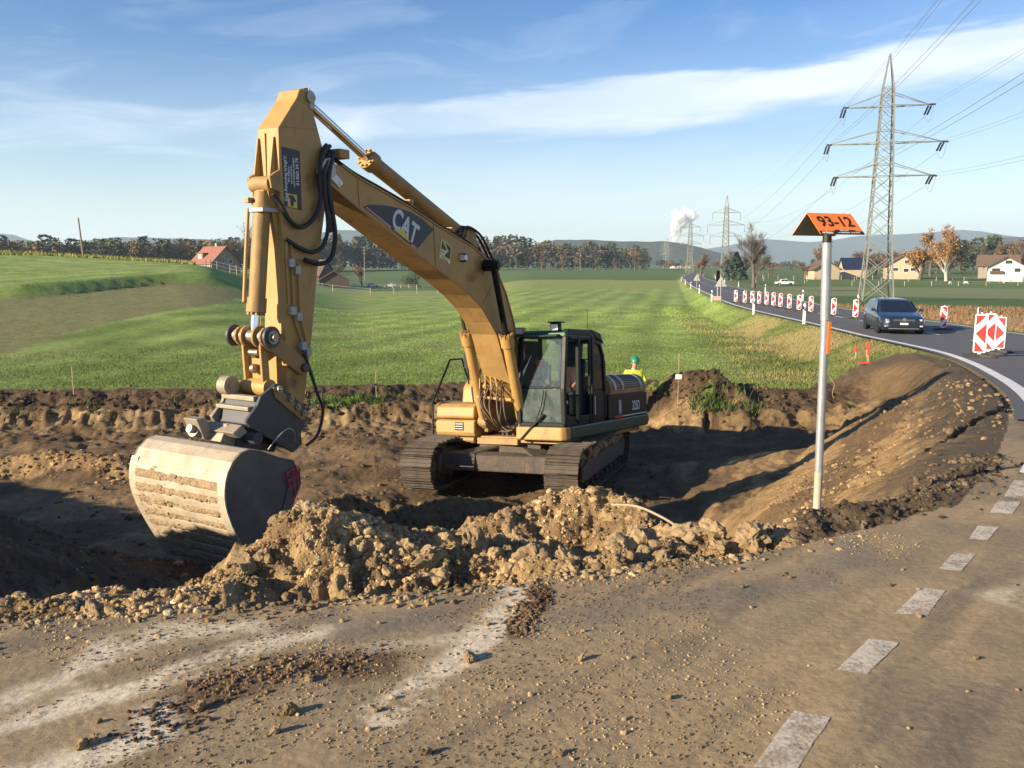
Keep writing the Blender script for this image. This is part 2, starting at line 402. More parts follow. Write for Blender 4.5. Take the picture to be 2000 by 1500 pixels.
def _terrain(x, y, works):
    r = np.hypot(x, y)
    azd = np.degrees(np.arctan2(x, np.maximum(y, 1e-3))); azd = np.where(y <= 0, np.where(x > 0, 90, -90), azd)
    zf = np.interp(r, _ZF[:, 0], _ZF[:, 1])
    dipl = np.interp(r, [0, 30, 60, 100, 160, 300, 400, 600, 720, 1e5], [0, 0, -.3, -.9, -2.0, -3.9, -4.2, -1.2, 0, 0])
    dipr = np.interp(r, [0, 60, 100, 150, 220, 260, 300, 400, 1e5], [0, 0, -.3, -.8, -1.5, -1.6, -.7, 0, 0])
    zf = zf + dipl * sst(1.5, -5, azd) + dipr * sst(14, 18, azd)
    # rising ground on the left with a small terrace
    wl = sst(-9.5, -21.5, azd) * sst(20, 45, y)
    hill = np.minimum(np.maximum(-1.75 + 0.043 * (r - 34), -1.75), np.interp(azd, [-34, -19], [2.7, .7])) - 0.004 * np.maximum(r - 160, 0)
    terr = sst(0, 1, (r - (62 + 14 * sst(-31, -20, azd))) / 2.5) * sst(-17, -20, azd) * 0.7
    zf = zf * (1 - wl) + (np.maximum(hill, -6) + terr) * wl
    zf = zf + (fbm(x * .05, y * .05, 3, 3) - .5) * .35 * sst(20, 60, r) + (fbm(x * .9, y * .9, 3, 4) - .5) * .07
    droad = sdist(x, y, ROAD_POLY); dap = sdist(x, y, APRON); dplat = np.maximum(droad, dap)
    zp = zr(r)
    up = np.where(dplat > 0, zp, np.maximum(zf, zp - .46 * np.maximum(-dplat - .5, 0)))
    up = np.where((dplat <= 0) & (up > zf + .01), up + (fbm(x * .8, y * .8, 3, 8) - .5) * .10 * sst(0.2, 1.2, -dplat), up)
    d = sdist(x, y, PIT)
    if not works:
        zero = np.zeros(x.shape)
        z = np.where((droad > 0) & (r > 12.6), zp - .05, up - 1.0 * np.clip(d, 0, 2.0) * .45)
        return z, dict(r=r, az=azd, droad=droad, dap=dap, dplat=dplat, d=d, heap=zero, wfar=zero + (y > 20), wright=zero, cutm=zero, wl=wl)
    dj = d + (fbm(x * 1.7, y * 1.7, 4, 21) - .5) * .55 * sst(5.5, 9, r) + (fbm(x * 5, y * 5, 3, 22) - .5) * .12
    wfar = sst(17.5, 21, y) * sst(11, 8.5, x)
    wright = sst(1.8, 3.4, x) * (1 - wfar)
    s_near = 1.0 * (1 - wright) + .16 * wright
    gnear = s_near * np.maximum(dj, 0)
    dk = dj + (fbm(x * 2.3, y * 2.3, 4, 23) - .5) * .55 + (fbm(x * 9, y * 9, 3, 26) - .5) * .35 + (fbm(x * .5, y * .5, 3, 24) - .5) * .8
    gfar = .34 * sst(0, 1.3, dk) + .62 * sst(1.35, 2.5, dk)
    floor_ = -2.60 + (fbm(x * .35, y * .35, 3, 31) - .5) * .30 + (fbm(x * 1.6, y * 1.6, 4, 32) - .5) * .16
    # wheel and track ruts running along the pit
    q = x * .80 + y * .60
    rut = np.sin(q * 2.1 + 3 * fbm(x * .4, y * .4, 2, 33)) * .025 * sst(13, 16, y)
    floor_ = floor_ + rut
    cut = up - (gnear * (1 - wfar) + gfar * wfar)
    pit = np.maximum(cut, floor_) + .06 * np.exp(-((cut - floor_) / .12) ** 2)
    z = np.where(dj > 0, pit, up)
    rough = sst(0, .5, dj)                                              # soil relief inside the pit
    z = z + rough * ((fbm(x * 4, y * 4, 4, 41) - .5) * .06 + (fbm(x * 14, y * 14, 3, 42) - .5) * .035 * sst(26, 14, r))
    z = z + rough * wfar * ((fbm(x * 7, y * 7, 4, 43) - .5) * .16 + (fbm(x * 2.1, y * 2.1, 3, 44) - .5) * .10)
    z = z + rough * wright * ((fbm(x * 9, y * 9, 4, 45) - .5) * .055 + (fbm(x * 26, y * 26, 3, 46) - .5) * .022 * sst(20, 9, r) + (np.abs(fbm(x * 3 + 1.5 * y, y * 3, 3, 47) - .5)) * .10)
    # heaps
    heap = np.zeros(x.shape)
    wx = x + (fbm(x * 2.2, y * 2.2, 3, 51) - .5) * .35; wy = y + (fbm(x * 2.2 + 9, y * 2.2, 3, 52) - .5) * .35
    for pts, sl, lump in HEAPS:
        near = (x > min(p[0] for p in pts) - 2) & (x < max(p[0] for p in pts) + 2) & (y > min(p[1] for p in pts) - 2) & (y < max(p[1] for p in pts) + 2)
        if not near.any(): continue
        X = x[near]; Y = y[near]
        dd, zc = seg_dist(wx[near], wy[near], pts)
        hz = zc - sl * np.maximum(dd - .05, 0)
        c1, i1 = cell(X * 3.6, Y * 3.6, 61); c2, i2 = cell(X * 9.5, Y * 9.5, 62); c3, _ = cell(X * 24, Y * 24, 63)
        hz = hz + lump * ((.42 - c1) * .09 * (i1 > .45) + (.42 - c2) * .055 * (.4 + i2) + (.4 - c3) * .026 + (fbm(X * 5, Y * 5, 4, 64) - .5) * .13 + (fbm(X * 21, Y * 21, 3, 65) - .5) * .060)
        zz = z[near]; k = hz > zz
        heap[near] = np.maximum(heap[near], sst(-.03, .06, hz - zz)); z[near] = np.where(k, hz, zz)
    gq, _ = seg_dist(x + (fbm(x * 5, y * 5, 2, 25) - .5) * .12, y, [(7.0, 11.7), (6.2, 10.7), (5.6, 10.0), (4.9, 9.1), (4.2, 8.35)])
    z = z - .10 * sst(.055, .02, gq)
    road_far = (droad > 0) & (r > 12.6)
    z = np.where(road_far, zp - .05, z)
    aph = (dplat > 0) & (~road_far) & (d <= 0)
    z = np.where(aph & (heap < .5), z + (fbm(x * 1.2, y * 1.2, 2, 71) - .5) * .02 + (fbm(x * 30, y * 30, 2, 72) - .5) * .004, z)
    return z, dict(r=r, az=azd, droad=droad, dap=dap, dplat=dplat, d=dj, heap=heap, wfar=wfar, wright=wright, cutm=cut - floor_, wl=wl)

def zat(x, y):
    z, _ = terrain(np.array([float(x)]), np.array([float(y)])); return float(z[0])

def lerp(a, b, t): return a + (b - a) * t[:, None]

# dry chalky streaks and crumb trails lying on the dirty asphalt
STREAKS = [([(-2.5, 2.9), (-2.01, 3.08), (-1.85, 3.25), (-1.80, 3.53), (-1.60, 3.72), (-1.2, 3.8)], .10, .8),
           ([(-2.3, 2.6), (-1.86, 2.9), (-1.67, 3.12), (-1.48, 3.25), (-1.29, 3.43), (-1.10, 3.60), (-.9, 3.7)], .085, .95),
           ([(-1.75, 2.5), (-1.56, 2.66), (-1.40, 2.74), (-1.30, 2.86), (-1.33, 3.0)], .10, 1.0),
           ([(-.47, 3.0), (-.35, 3.19), (-.22, 3.43), (-.10, 3.74), (0.0, 4.04), (.03, 4.2)], .085, 1.1),
           ([(2.52, 4.1), (2.84, 4.24), (3.4, 4.6)], .14, .55), ([(-.62, 3.55), (-.3, 3.62)], .06, .4)]
DARK = [([(-1.32, 2.82), (-1.25, 3.08), (-1.14, 3.25), (-.93, 3.36), (-.6, 3.42)], .13, .9), ([(.02, 3.7), (.10, 4.0), (.16, 4.24)], .07, .9)]
BLUEGREY = [([(.1, 3.75), (.51, 3.97), (.9, 4.04), (1.17, 4.2), (1.55, 4.28), (2.1, 4.9)], .11, .5), ([(-.75, 3.75), (-.45, 3.8)], .16, .5)]

def ground_colour(x, y, z, t, which):
    n = len(x); r = t['r']; d = t['d']
    n1 = fbm(x * .9, y * .9, 4, 101); n2 = fbm(x * 4, y * 4, 4, 102); n3 = fbm(x * 15, y * 15, 3, 103)
    A = np.array
    if which == 0: return soil_colour(x, y, z, t, n1, n2, n3)
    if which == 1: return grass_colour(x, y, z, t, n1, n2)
    return asphalt_colour(x, y, z, t, n1, n2, n3)

def soil_colour(x, y, z, t, n1, n2, n3):
    n = len(x); r = t['r']; d = t['d']; A = np.array
    clay = lerp(np.tile(A([.285, .200, .115]), (n, 1)), A([.40, .295, .175]), sst(.3, .72, n2))
    brown = lerp(np.tile(A([.118, .080, .046]), (n, 1)), A([.200, .137, .078]), sst(.3, .7, n1))
    top = lerp(np.tile(A([.070, .048, .032]), (n, 1)), A([.125, .085, .055]), sst(.3, .7, n2))
    soil = lerp(brown, clay, sst(.52, .78, n1 * .55 + n2 * .45) * .38)
    bank = lerp(clay * .55, A([.34, .25, .145]), sst(.45, .7, fbm(x * 2.2, y * 2.2 + z * 5, 4, 111)))
    wf = t['wfar']
    tier = sst(1.35, 1.6, d + (n2 - .5) * .5) * sst(3.1, 2.3, d)
    soil = lerp(soil, top, wf * sst(1.6, 1.25, d + (n2 - .5) * .5))
    soil = lerp(soil, bank, wf * tier * sst(.34, .56, fbm(x * .9, y * 1.6, 4, 112) + .04) * (.35 + .65 * sst(3.6, 2.0, x)))
    # the cut beside the road: dark base course at the top, ochre sandy bands running along it
    wr = t['wright'] * (1 - wf)
    bandn = fbm(d * 2.6 + (n2 - .5) * .8, (x * .45 + y * .9) * .22, 4, 113)
    slope = lerp(np.tile(A([.165, .113, .064]), (n, 1)), A([.345, .235, .120]), sst(.42, .62, bandn))
    slope = lerp(slope, A([.085, .068, .052]), sst(1.1, .35, d + (n1 - .5) * .9) * .9)
    soil = lerp(soil, slope, wr * sst(-.2, .5, t['cutm'] + .25))
    heapc = lerp(np.tile(A([.185, .125, .070]), (n, 1)), A([.385, .275, .152]), sst(.28, .66, n2 * .6 + n3 * .4))
    heapc = lerp(heapc, top, (sst(22, 22.5, y) * (x > 3))[:] * 1.0)
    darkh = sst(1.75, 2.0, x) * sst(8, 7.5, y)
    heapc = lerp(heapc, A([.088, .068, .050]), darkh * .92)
    heapc = lerp(heapc, lerp(np.tile(A([.075, .054, .037]), (n, 1)), A([.125, .088, .056]), n2), sst(-2.7, -3.3, x) * sst(15.5, 14.5, y))  # left heaps coloured darker to deepen the shade they lie in
    heapc = lerp(heapc, brown, sst(9, 10, y) * sst(14, 13, y) * .8)
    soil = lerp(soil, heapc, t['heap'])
    return soil * A([1.0, .94, .80])

def grass_colour(x, y, z, t, n1, n2):
    n = len(x); r = t['r']; A = np.array
    g = lerp(np.tile(A([.128, .180, .036]), (n, 1)), A([.190, .248, .062]), sst(.3, .7, fbm(x * .45, y * .45, 5, 121)))
    rows = np.sin((x * .982 - y * .19) * 2.0 + 2.5 * fbm(x * .06, y * .06, 2, 122))
    g = g * (1 + .17 * rows * sst(24, 40, r) * sst(220, 90, r))[:, None]
    g = lerp(g, A([.20, .22, .070]), sst(.55, .8, fbm(x * .11, y * .11, 4, 123)) * .55)
    emb = sst(.0, .5, -t['dplat']) * sst(6.0, 3.5, -t['dplat'])
    dry = lerp(np.tile(A([.105, .125, .035]), (n, 1)), A([.260, .200, .085]), sst(.38, .62, fbm(x * .5, y * .5, 4, 124)))
    g = lerp(g, dry, emb * sst(18, 30, y) * sst(70, 40, y) * .85)
    right = (t['droad'] < 0) & (x > 12 + .16 * y) & (y > 5)
    dr = -t['droad']
    gr = lerp(np.tile(A([.145, .185, .050]), (n, 1)), A([.10, .15, .035]), n1)
    rust = sst(1.6, 3.2, dr + (n1 - .5) * 2.2) * sst(115, 70, r)
    gr = lerp(gr, lerp(np.tile(A([.265, .165, .085]), (n, 1)), A([.36, .25, .135]), n2), rust * .9)
    crop = sst(66, 72, r - .25 * x + (n1 - .5) * 4) * sst(150, 140, r)
    gr = lerp(gr, lerp(np.tile(A([.052, .100, .022]), (n, 1)), A([.085, .145, .032]), n2), crop)
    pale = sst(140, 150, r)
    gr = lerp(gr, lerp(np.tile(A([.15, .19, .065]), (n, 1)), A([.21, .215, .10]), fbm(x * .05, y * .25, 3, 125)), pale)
    g = np.where(right[:, None], gr, g)
    g = g * (1 + .38 * sst(26, 62, r) * ~right)[:, None]  # colour raised with distance, standing in for blades that catch low sun
    # left rise: stubble, grass shoulder, yellow crop on the crest
    wl = t['wl']; azd = t['az']
    lim = np.interp(azd, [-60, -31, -20, -13], [36, 38, 54, 86]) + (n1 - .5) * 2
    upl = 62 + 14 * sst(-31, -20, azd)
    stub = sst(0, 1.5, r - lim) * sst(1.0, -.5, r - upl) * sst(-11.5, -14, azd)
    g = lerp(g, lerp(np.tile(A([.165, .165, .060]), (n, 1)), A([.205, .195, .078]), n1), stub)
    crest = sst(120, 124, r + (n1 - .5) * 8) * sst(-20, -22.5, azd)
    g = lerp(g, lerp(np.tile(A([.30, .29, .07]), (n, 1)), A([.21, .23, .05]), n2), crest)
    strip = sst(150, 155, r) * sst(235, 225, r) * sst(-3, 0, azd) * sst(12.5, 11.5, azd + (n1 - .5))
    g = lerp(g, lerp(np.tile(A([.28, .29, .085]), (n, 1)), A([.21, .245, .06]), n2), strip)
    strip2 = sst(176, 180, r) * sst(230, 225, r) * sst(-12.5, -12, azd) * sst(-4, -5, azd)
    g = lerp(g, A([.24, .27, .075]), strip2)
    far = sst(235, 245, r) * sst(-14, -12, azd)
    g = lerp(g, lerp(np.tile(A([.085, .135, .035]), (n, 1)), A([.12, .17, .05]), fbm(x * .02, y * .02, 3, 127)), far)
    return g

def asphalt_colour(x, y, z, t, n1, n2, n3):
    n = len(x); A = np.array
    dust = sst(.40, .66, fbm(x * 1.1 + 3, y * 1.1, 5, 131) + .16 * sst(4.4, 3.4, np.abs(t['dap'] - .6)) - .34 * sst(.0, 1.7, x - .75 * (y - 2.2)) + .05)
    a = lerp(np.tile(A([.140, .123, .099]), (n, 1)), A([.198, .173, .138]), n2)
    sandc = lerp(np.tile(A([.275, .212, .132]), (n, 1)), A([.370, .290, .185]), n3)
    a = lerp(a, sandc, np.clip(dust * .85 + sst(.45, .05, t['dap']) * .5, 0, 1))
    sweep = fbm((x * .72 + y * .70) * .7, (x * .70 - y * .72) * 4.5, 5, 134)
    a = lerp(a, A([.125, .112, .094]), sst(.54, .74, sweep) * .6)
    a = lerp(a, A([.20, .168, .122]), sst(.46, .26, sweep) * .45)
    edge = fbm(x * 7, y * 7, 4, 132)
    for pts, wd, s in BLUEGREY:
        q, _ = seg_dist(x, y, pts); a = lerp(a, A([.150, .142, .132]), s * sst(wd * 1.6, wd * .4, q + (edge - .5) * wd * 1.8))
    for pts, wd, s in DARK:
        q, _ = seg_dist(x, y, pts); a = lerp(a, A([.115, .078, .048]), s * sst(wd * 1.5, wd * .5, q + (edge - .5) * wd * 2))
    streaky = fbm((x * .8 + y * .6) * 2.0, (x * .6 - y * .8) * 16, 4, 133)
    fine = fbm(x * 46, y * 46, 3, 135)
    for pts, wd, s in STREAKS:
        q, _ = seg_dist(x, y, pts)
        a = lerp(a, A([.62, .565, .47]), np.clip(s * sst(wd * 1.5, wd * .25, q + (edge - .5) * wd * 1.5) * sst(.33, .56, streaky * .45 + n3 * .25 + .30 * fine + .03), 0, .92))
    return a * A([1.06, .985, .85])

AZ_D = np.radians(np.arange(-38.0, 38.01, 0.118)); AZ_C = np.radians(np.concatenate([np.arange(-180, -38, 3.0)]))
AZ_C2 = np.radians(np.arange(38.0 + 3.0, 180, 3.0))
AZS = np.concatenate([AZ_C, AZ_D, AZ_C2])
_r = [0.25, 0.6, 1.0, 1.4, 1.8, 2.1]
while _r[-1] < 7900:
    q = _r[-1]; hh = 1.7 if q < 5 else (2.4 if q < 8 else 4.3)
    st = min(q * q * .0012 / hh * 1.25, .0105 * q if q < 60 else .03 * q)
    if 20.4 < q < 26: st = min(st, .07)
    _r.append(q + max(st, .004))
RS = np.array(_r); NA = len(AZS); NR = len(RS)
GX = (RS[:, None] * np.sin(AZS)[None, :]).ravel(); GY = (RS[:, None] * np.cos(AZS)[None, :]).ravel()
GZ, GT = terrain(GX, GY)
# heaps have steep faces: let the sheet overhang a little sideways so the lumps are not all vertical columns
cls = np.zeros(GX.shape, np.int8)                                       # 0 meadow, 1 soil, 2 asphalt
_rag = (fbm(GX * 3.0, GY * 3.0, 4, 141) - .5) * .5
cls[(GT['d'] > 0 + _rag * (GT['wright'] > .5) * .3)] = 1
cls[(GT['dplat'] > 0) & (GT['r'] < 40) & (GT['d'] <= 0)] = 2
cls[(GT['dplat'] <= 0) & (GT['dplat'] > -1.2) & (GY < 21.5) & (GT['r'] < 26) & (GX > 0) & (GX < 14)] = 1
cls[(GT['heap'] > .45) & (GT['r'] < 26)] = 1
cls[(GX > GY * .9 + 9) & (cls == 1)] = 0
HEAP_A = (GT['heap'] > .45) & (GX < 1.72) & (GX > -3.0) & (GT['r'] < 8.3) & (GY < 7.7); HEAP_B = (GT['heap'] > .5) & (GY > 21.4) & (GX > 3.2) & (GX < 7.2)
# tufts of sod left on the lower lip of the far bank
sod = (GT['wfar'] > .6) & (GT['d'] > .9) & (GT['d'] < 1.55) & (fbm(GX * 1.3, GY * 1.3, 4, 142) > .60)
cls[sod] = 0
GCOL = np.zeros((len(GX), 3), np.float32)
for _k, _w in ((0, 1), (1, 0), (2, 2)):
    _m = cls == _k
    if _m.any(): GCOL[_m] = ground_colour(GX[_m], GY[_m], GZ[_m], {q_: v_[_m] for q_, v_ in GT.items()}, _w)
_i = np.arange(NR - 1)[:, None] * NA; _j = np.arange(NA)[None, :]; _j2 = (np.arange(NA) + 1) % NA
Q = np.stack([_i + _j, _i + _j2[None, :], _i + NA + _j2[None, :], _i + NA + _j], -1).reshape(-1, 4)
GV = np.stack([GX, GY, GZ], -1)
cls[HEAP_A & (cls == 1)] = 3; cls[HEAP_B & (cls == 1)] = 4
qc = cls[Q]; fc = np.where((qc == 3).sum(1) >= 2, 3, np.where((qc == 4).sum(1) >= 2, 4, np.where((qc == 1).sum(1) >= 2, 1, np.where((qc == 2).sum(1) >= 2, 2, np.where((qc == 1).any(1) & (qc == 3).any(1), 1, 0)))))
M_MEADOW = ground_mat('meadow_grass', 2.2, .30, .9, .05)
M_SOIL = ground_mat('soil', 7.0, .32, .95, .045, speck=(16.0, (.36, .29, .20), .88))
M_ASPH = ground_mat('dirty_asphalt', 38.0, .30, .85, .005, speck=(130.0, (.38, .33, .26), .74), rough=.88)
for k, nm, mm in ((0, 'meadow', M_MEADOW), (1, 'excavation_ground', M_SOIL), (2, 'junction_pavement', M_ASPH), (3, 'soil_heap', M_SOIL), (4, 'soil_heap', M_SOIL)):
    f = Q[fc == k]; u, inv = np.unique(f, return_inverse=True)
    o = link_mesh(nm, fast_mesh(nm, GV[u], inv.reshape(-1, 4), mm, GCOL[u]))
    if k < 3: tag(o, kind='structure')
    elif k == 3: heap_a = tag(o, 'long ragged heap of pale clay clods along the pavement edge', 'soil heap')
    else: tag(o, 'dark brown soil heap on the far bank right of the excavator', 'soil heap')

# ---------------------------------------------------------------- the paved road, its lines
def strip_mesh(name, a, b, zoff, m, colour=None, kind=None, parent=None):
    V = []
    for (p, q) in zip(a, b):
        V += [(p[0], p[1], float(zr(math.hypot(*p))) + zoff), (q[0], q[1], float(zr(math.hypot(*q))) + zoff)]
    F = [(2 * i, 2 * i + 1, 2 * i + 3, 2 * i + 2) for i in range(len(a) - 1)]
    me = bpy.data.meshes.new(name); me.from_pydata(V, [], F); me.materials.append(m); me.update()
    o = link_mesh(name, me, parent)
    if kind: o['kind'] = kind
    return o

M_ROAD = mat('road_asphalt', (.095, .092, .090), .85, var=.16, vscale=1.2, dirt=.30, dirtcol=(.155, .135, .11), dscale=.35, bump=.25, bscale=60)
M_PAINT = mat('road_paint', (.72, .70, .65), .75, var=.10, vscale=3, dirt=.22, dirtcol=(.33, .28, .21), dscale=5.0)
M_PAINT_OLD = mat('worn_paint', (.62, .54, .42), .8, var=.14, vscale=9, dirt=.42, dirtcol=(.25, .20, .14), dscale=11.0, bump=.15, bscale=70)
def worn_through(m, lo, hi, scale):
    n = NT(m.node_tree); b = n.n['Principled BSDF']; tc = n.new('ShaderNodeTexCoord'); tr = n.new('ShaderNodeBsdfTransparent'); mx = n.new('ShaderNodeMixShader'); o = n.n['Material Output']
    nz = n.math('ADD', n.math('MULTIPLY', n.noise(tc.outputs['Object'], scale, 9, .7), .6), n.math('MULTIPLY', n.noise(tc.outputs['Object'], scale * 9, 3, .6), .4))
    n.link(n.ramp(nz, [(lo, 0.0), (hi, 0.88)]), mx.inputs[0]); n.link(tr.outputs[0], mx.inputs[1]); n.link(b.outputs[0], mx.inputs[2]); n.link(mx.outputs[0], o.inputs[0])
worn_through(M_PAINT_OLD, .36, .54, 6.0)
i0 = next(i for i, p in enumerate(_le) if p.y > 9.6)
L0 = road_offset(-.18, i0); RR = road_offset(ROAD_W + .18, i0)
CROSS = [road_offset(-.18 + (ROAD_W + .36) * k / 8, i0) for k in range(9)]
V = []; 
for i in range(len(L0)):
    for k in range(9):
        p = CROSS[k][i]; V.append((p[0], p[1], float(zr(math.hypot(*p))) + .018))
F = [(i * 9 + k, i * 9 + k + 1, (i + 1) * 9 + k + 1, (i + 1) * 9 + k) for i in range(len(L0) - 1) for k in range(8)]
road = link_mesh('road', fast_mesh('road', np.array(V), np.array(F), M_ROAD)); tag(road, kind='structure')

j0 = next(i for i, p in enumerate(_le) if p.y > 6.5)
def line_pts(off, w_, i_a, i_b=None): return road_offset(off - w_ / 2, i_a, i_b), road_offset(off + w_ / 2, i_a, i_b)
a, b = line_pts(.10, .22, j0); strip_mesh('edge_line', a, b, .026, M_PAINT, kind='structure', parent=road)
a, b = line_pts(ROAD_W - .12, .14, i0); strip_mesh('edge_line', a, b, .026, M_PAINT, kind='structure', parent=road)
# dashed line between the lanes
mid = [Vector((p[0], p[1])) for p in road_offset(ROAD_W / 2 - .2, i0)]
acc = 0.0; seglist = []; cur = []
dense = []
for p, q in zip(mid, mid[1:]):
    m_ = max(1, int((q - p).length / .4))
    dense += [p.lerp(q, k / m_) for k in range(m_)]
s_ = 0.0
for p, q in zip(dense, dense[1:]):
    s_ += (q - p).length
    if (s_ % 4.5) < 2.2: cur.append(p)
    elif cur:
        if len(cur) > 2: seglist.append(cur)
        cur = []
for sg in seglist:
    if sg[0].length > 260: break
    A_ = []; B_ = []
    for k, p in enumerate(sg):
        t_ = (sg[min(k + 1, len(sg) - 1)] - sg[max(k - 1, 0)]).normalized()
        A_.append((p.x - t_.y * .07, p.y + t_.x * .07)); B_.append((p.x + t_.y * .07, p.y - t_.x * .07))
    strip_mesh('lane_dash', A_, B_, .026, M_PAINT, kind='structure', parent=road)
# short worn dashes across the mouth of the side road, each fitted to the uneven pavement
DASHES = [[(.83, 2.66), (1.08, 3.01), (1.20, 2.96), (.96, 2.63)], [(1.37, 3.33), (1.63, 3.63), (1.75, 3.59), (1.47, 3.28)], [(1.88, 3.92), (2.16, 4.24), (2.27, 4.20), (2.02, 3.89)],
          [(2.38, 4.50), (2.62, 4.79), (2.74, 4.77), (2.50, 4.48)], [(2.85, 5.05), (3.05, 5.31), (3.18, 5.29), (2.95, 5.02)], [(3.29, 5.60), (3.52, 5.90), (3.66, 5.86), (3.43, 5.57)], [(3.62, 6.0), (3.98, 6.48), (4.16, 6.38), (3.78, 5.93)]]
for dsh in DASHES:
    NU, NV = 14, 6; V = []
    P4 = [Vector(p) for p in dsh]
    for i in range(NU + 1):
        for j in range(NV + 1):
            u = i / NU; v_ = j / NV
            p = P4[0].lerp(P4[1], u).lerp(P4[3].lerp(P4[2], u), v_); V.append((p.x, p.y))
    V = np.array(V); V = V + (np.stack([fbm(V[:, 0] * 25, V[:, 1] * 25, 2, 5), fbm(V[:, 0] * 25, V[:, 1] * 25, 2, 6)], -1) - .5) * .008
    zz, _ = terrain(V[:, 0], V[:, 1])
    F = [(i * (NV + 1) + j, (i + 1) * (NV + 1) + j, (i + 1) * (NV + 1) + j + 1, i * (NV + 1) + j + 1) for i in range(NU) for j in range(NV)]
    o = link_mesh('pavement_dash', fast_mesh('pavement_dash', np.column_stack([V, zz + .004]), np.array(F), M_PAINT_OLD), bpy.data.objects['junction_pavement']); tag(o, kind='structure')

# rough lump shapes shared by clods and caked mud
_bm = bmesh.new(); bmesh.ops.create_icosphere(_bm, subdivisions=1, radius=1.0); ICO0V = np.array([v.co[:] for v in _bm.verts]); ICO0F = np.array([[v.index for v in f.verts] for f in _bm.faces]); _bm.free()
_bm = bmesh.new(); bmesh.ops.create_icosphere(_bm, subdivisions=2, radius=1.0); ICO1V = np.array([v.co[:] for v in _bm.verts]); ICO1F = np.array([[v.index for v in f.verts] for f in _bm.faces]); _bm.free()
def rough_rock(seed, V0, amp=.34):
    g = np.random.default_rng(seed); V = V0.copy() * (1 + g.uniform(-.16, .16, (len(V0), 1)))
    for k in range(3):
        d = g.normal(size=(9, 3)); d /= np.linalg.norm(d, axis=1)[:, None]; V = V * (1 + amp / (1.4 ** k) * (np.max(V0 @ d.T, axis=1) - .75))[:, None]
    V = V * (1 + g.uniform(-.10, .10, (len(V), 1))); return V * np.array([1.0, g.uniform(.65, .95), g.uniform(.55, .85)])

# ---------------------------------------------------------------- excavator
DUST = (.30, .215, .125)
M_YEL = mat('yellow_paint', (.405, .238, .068), .55, var=.12, vscale=3, dirt=.40, dirtcol=(.27, .178, .090), dscale=1.6, bump=.08, bscale=30, stain=.55)
M_YELD = mat('yellow_paint_worn', (.335, .197, .064), .62, var=.18, vscale=4, dirt=.45, dirtcol=(.19, .122, .066), dscale=3.2, bump=.12, bscale=30, stain=.8)
M_BLK = mat('black_paint', (.013, .013, .014), .45, var=.2, vscale=4, dirt=.10, dirtcol=(.040, .034, .028), dscale=3, spec=.18)
M_GRN = mat('dark_green_paint', (.016, .062, .034), .45, var=.2, vscale=4, dirt=.16, dirtcol=(.07, .075, .05), dscale=3)
M_RUB = mat('black_rubber', (.020, .020, .021), .62, var=.2, dirt=.22, dirtcol=(.09, .075, .055), dscale=8)
M_CHR = mat('chrome_rod', (.75, .76, .78), .14, metal=1.0, var=.05)
M_PIN = mat('worn_steel', (.33, .30, .26), .45, metal=.7, var=.25, vscale=9, dirt=.4, dirtcol=(.16, .11, .07), dscale=6)
M_GRYM = mat('grey_metal', (.36, .36, .35), .5, metal=.3, var=.15, dirt=.25, dirtcol=DUST)
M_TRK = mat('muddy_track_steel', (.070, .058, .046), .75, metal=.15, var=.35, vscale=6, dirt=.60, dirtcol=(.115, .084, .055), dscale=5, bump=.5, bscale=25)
M_FRM = mat('grey_track_frame', (.090, .078, .064), .75, var=.3, dirt=.58, dirtcol=(.100, .072, .047), dscale=3, bump=.2)  # tone darkened for caked mud and for shadow missing under the machine
M_BKT = mat('worn_bucket_steel', (.44, .375, .275), .58, metal=.08, var=.18, vscale=5, dirt=.45, dirtcol=(.32, .228, .128), dscale=3.0, bump=.18, bscale=18)
M_BKTD = mat('dark_bucket_side', (.125, .108, .092), .62, metal=.1, var=.3, vscale=3, dirt=.40, dirtcol=(.23, .178, .122), dscale=2.0, bump=.15)
M_MUD = mat('caked_mud', (.31, .22, .125), .95, var=.3, vscale=9, bump=1.0, bscale=30)
M_COUP = mat('coupler_steel', (.30, .255, .185), .55, metal=.15, var=.2, dirt=.45, dirtcol=(.33, .25, .15), dscale=4, bump=.15)
M_COUPD = mat('coupler_dark', (.055, .055, .060), .5, var=.2, dirt=.25, dirtcol=(.16, .12, .08), dscale=4)
M_HOSE = mat('brown_hose', (.125, .090, .058), .75, var=.2, dirt=.4, dirtcol=(.26, .19, .115), dscale=10)
M_WHT = mat('white_sticker', (.72, .72, .70), .5, var=.06)
M_PNK = mat('faded_red_print', (.55, .22, .24), .5, var=.1)
M_LET = mat('grey_lettering', (.56, .57, .62), .5, var=.08)
M_NAVY = mat('dark_decal', (.016, .018, .028), .45, var=.15, dirt=.15, dirtcol=(.12, .09, .06))
M_DYEL = mat('decal_yellow', (.62, .48, .06), .5, var=.08)
M_RED = mat('signal_red', (.60, .030, .028), .45, var=.08, vscale=8, dirt=.15, dirtcol=(.35, .20, .15))
M_SPR = mat('red_spray_paint', (.62, .045, .075), .6, var=.2)
M_ORG = mat('signal_orange', (.95, .215, .030), .5, var=.05)
M_LENS = mat('lamp_lens', (.62, .63, .63), .12, var=.05)

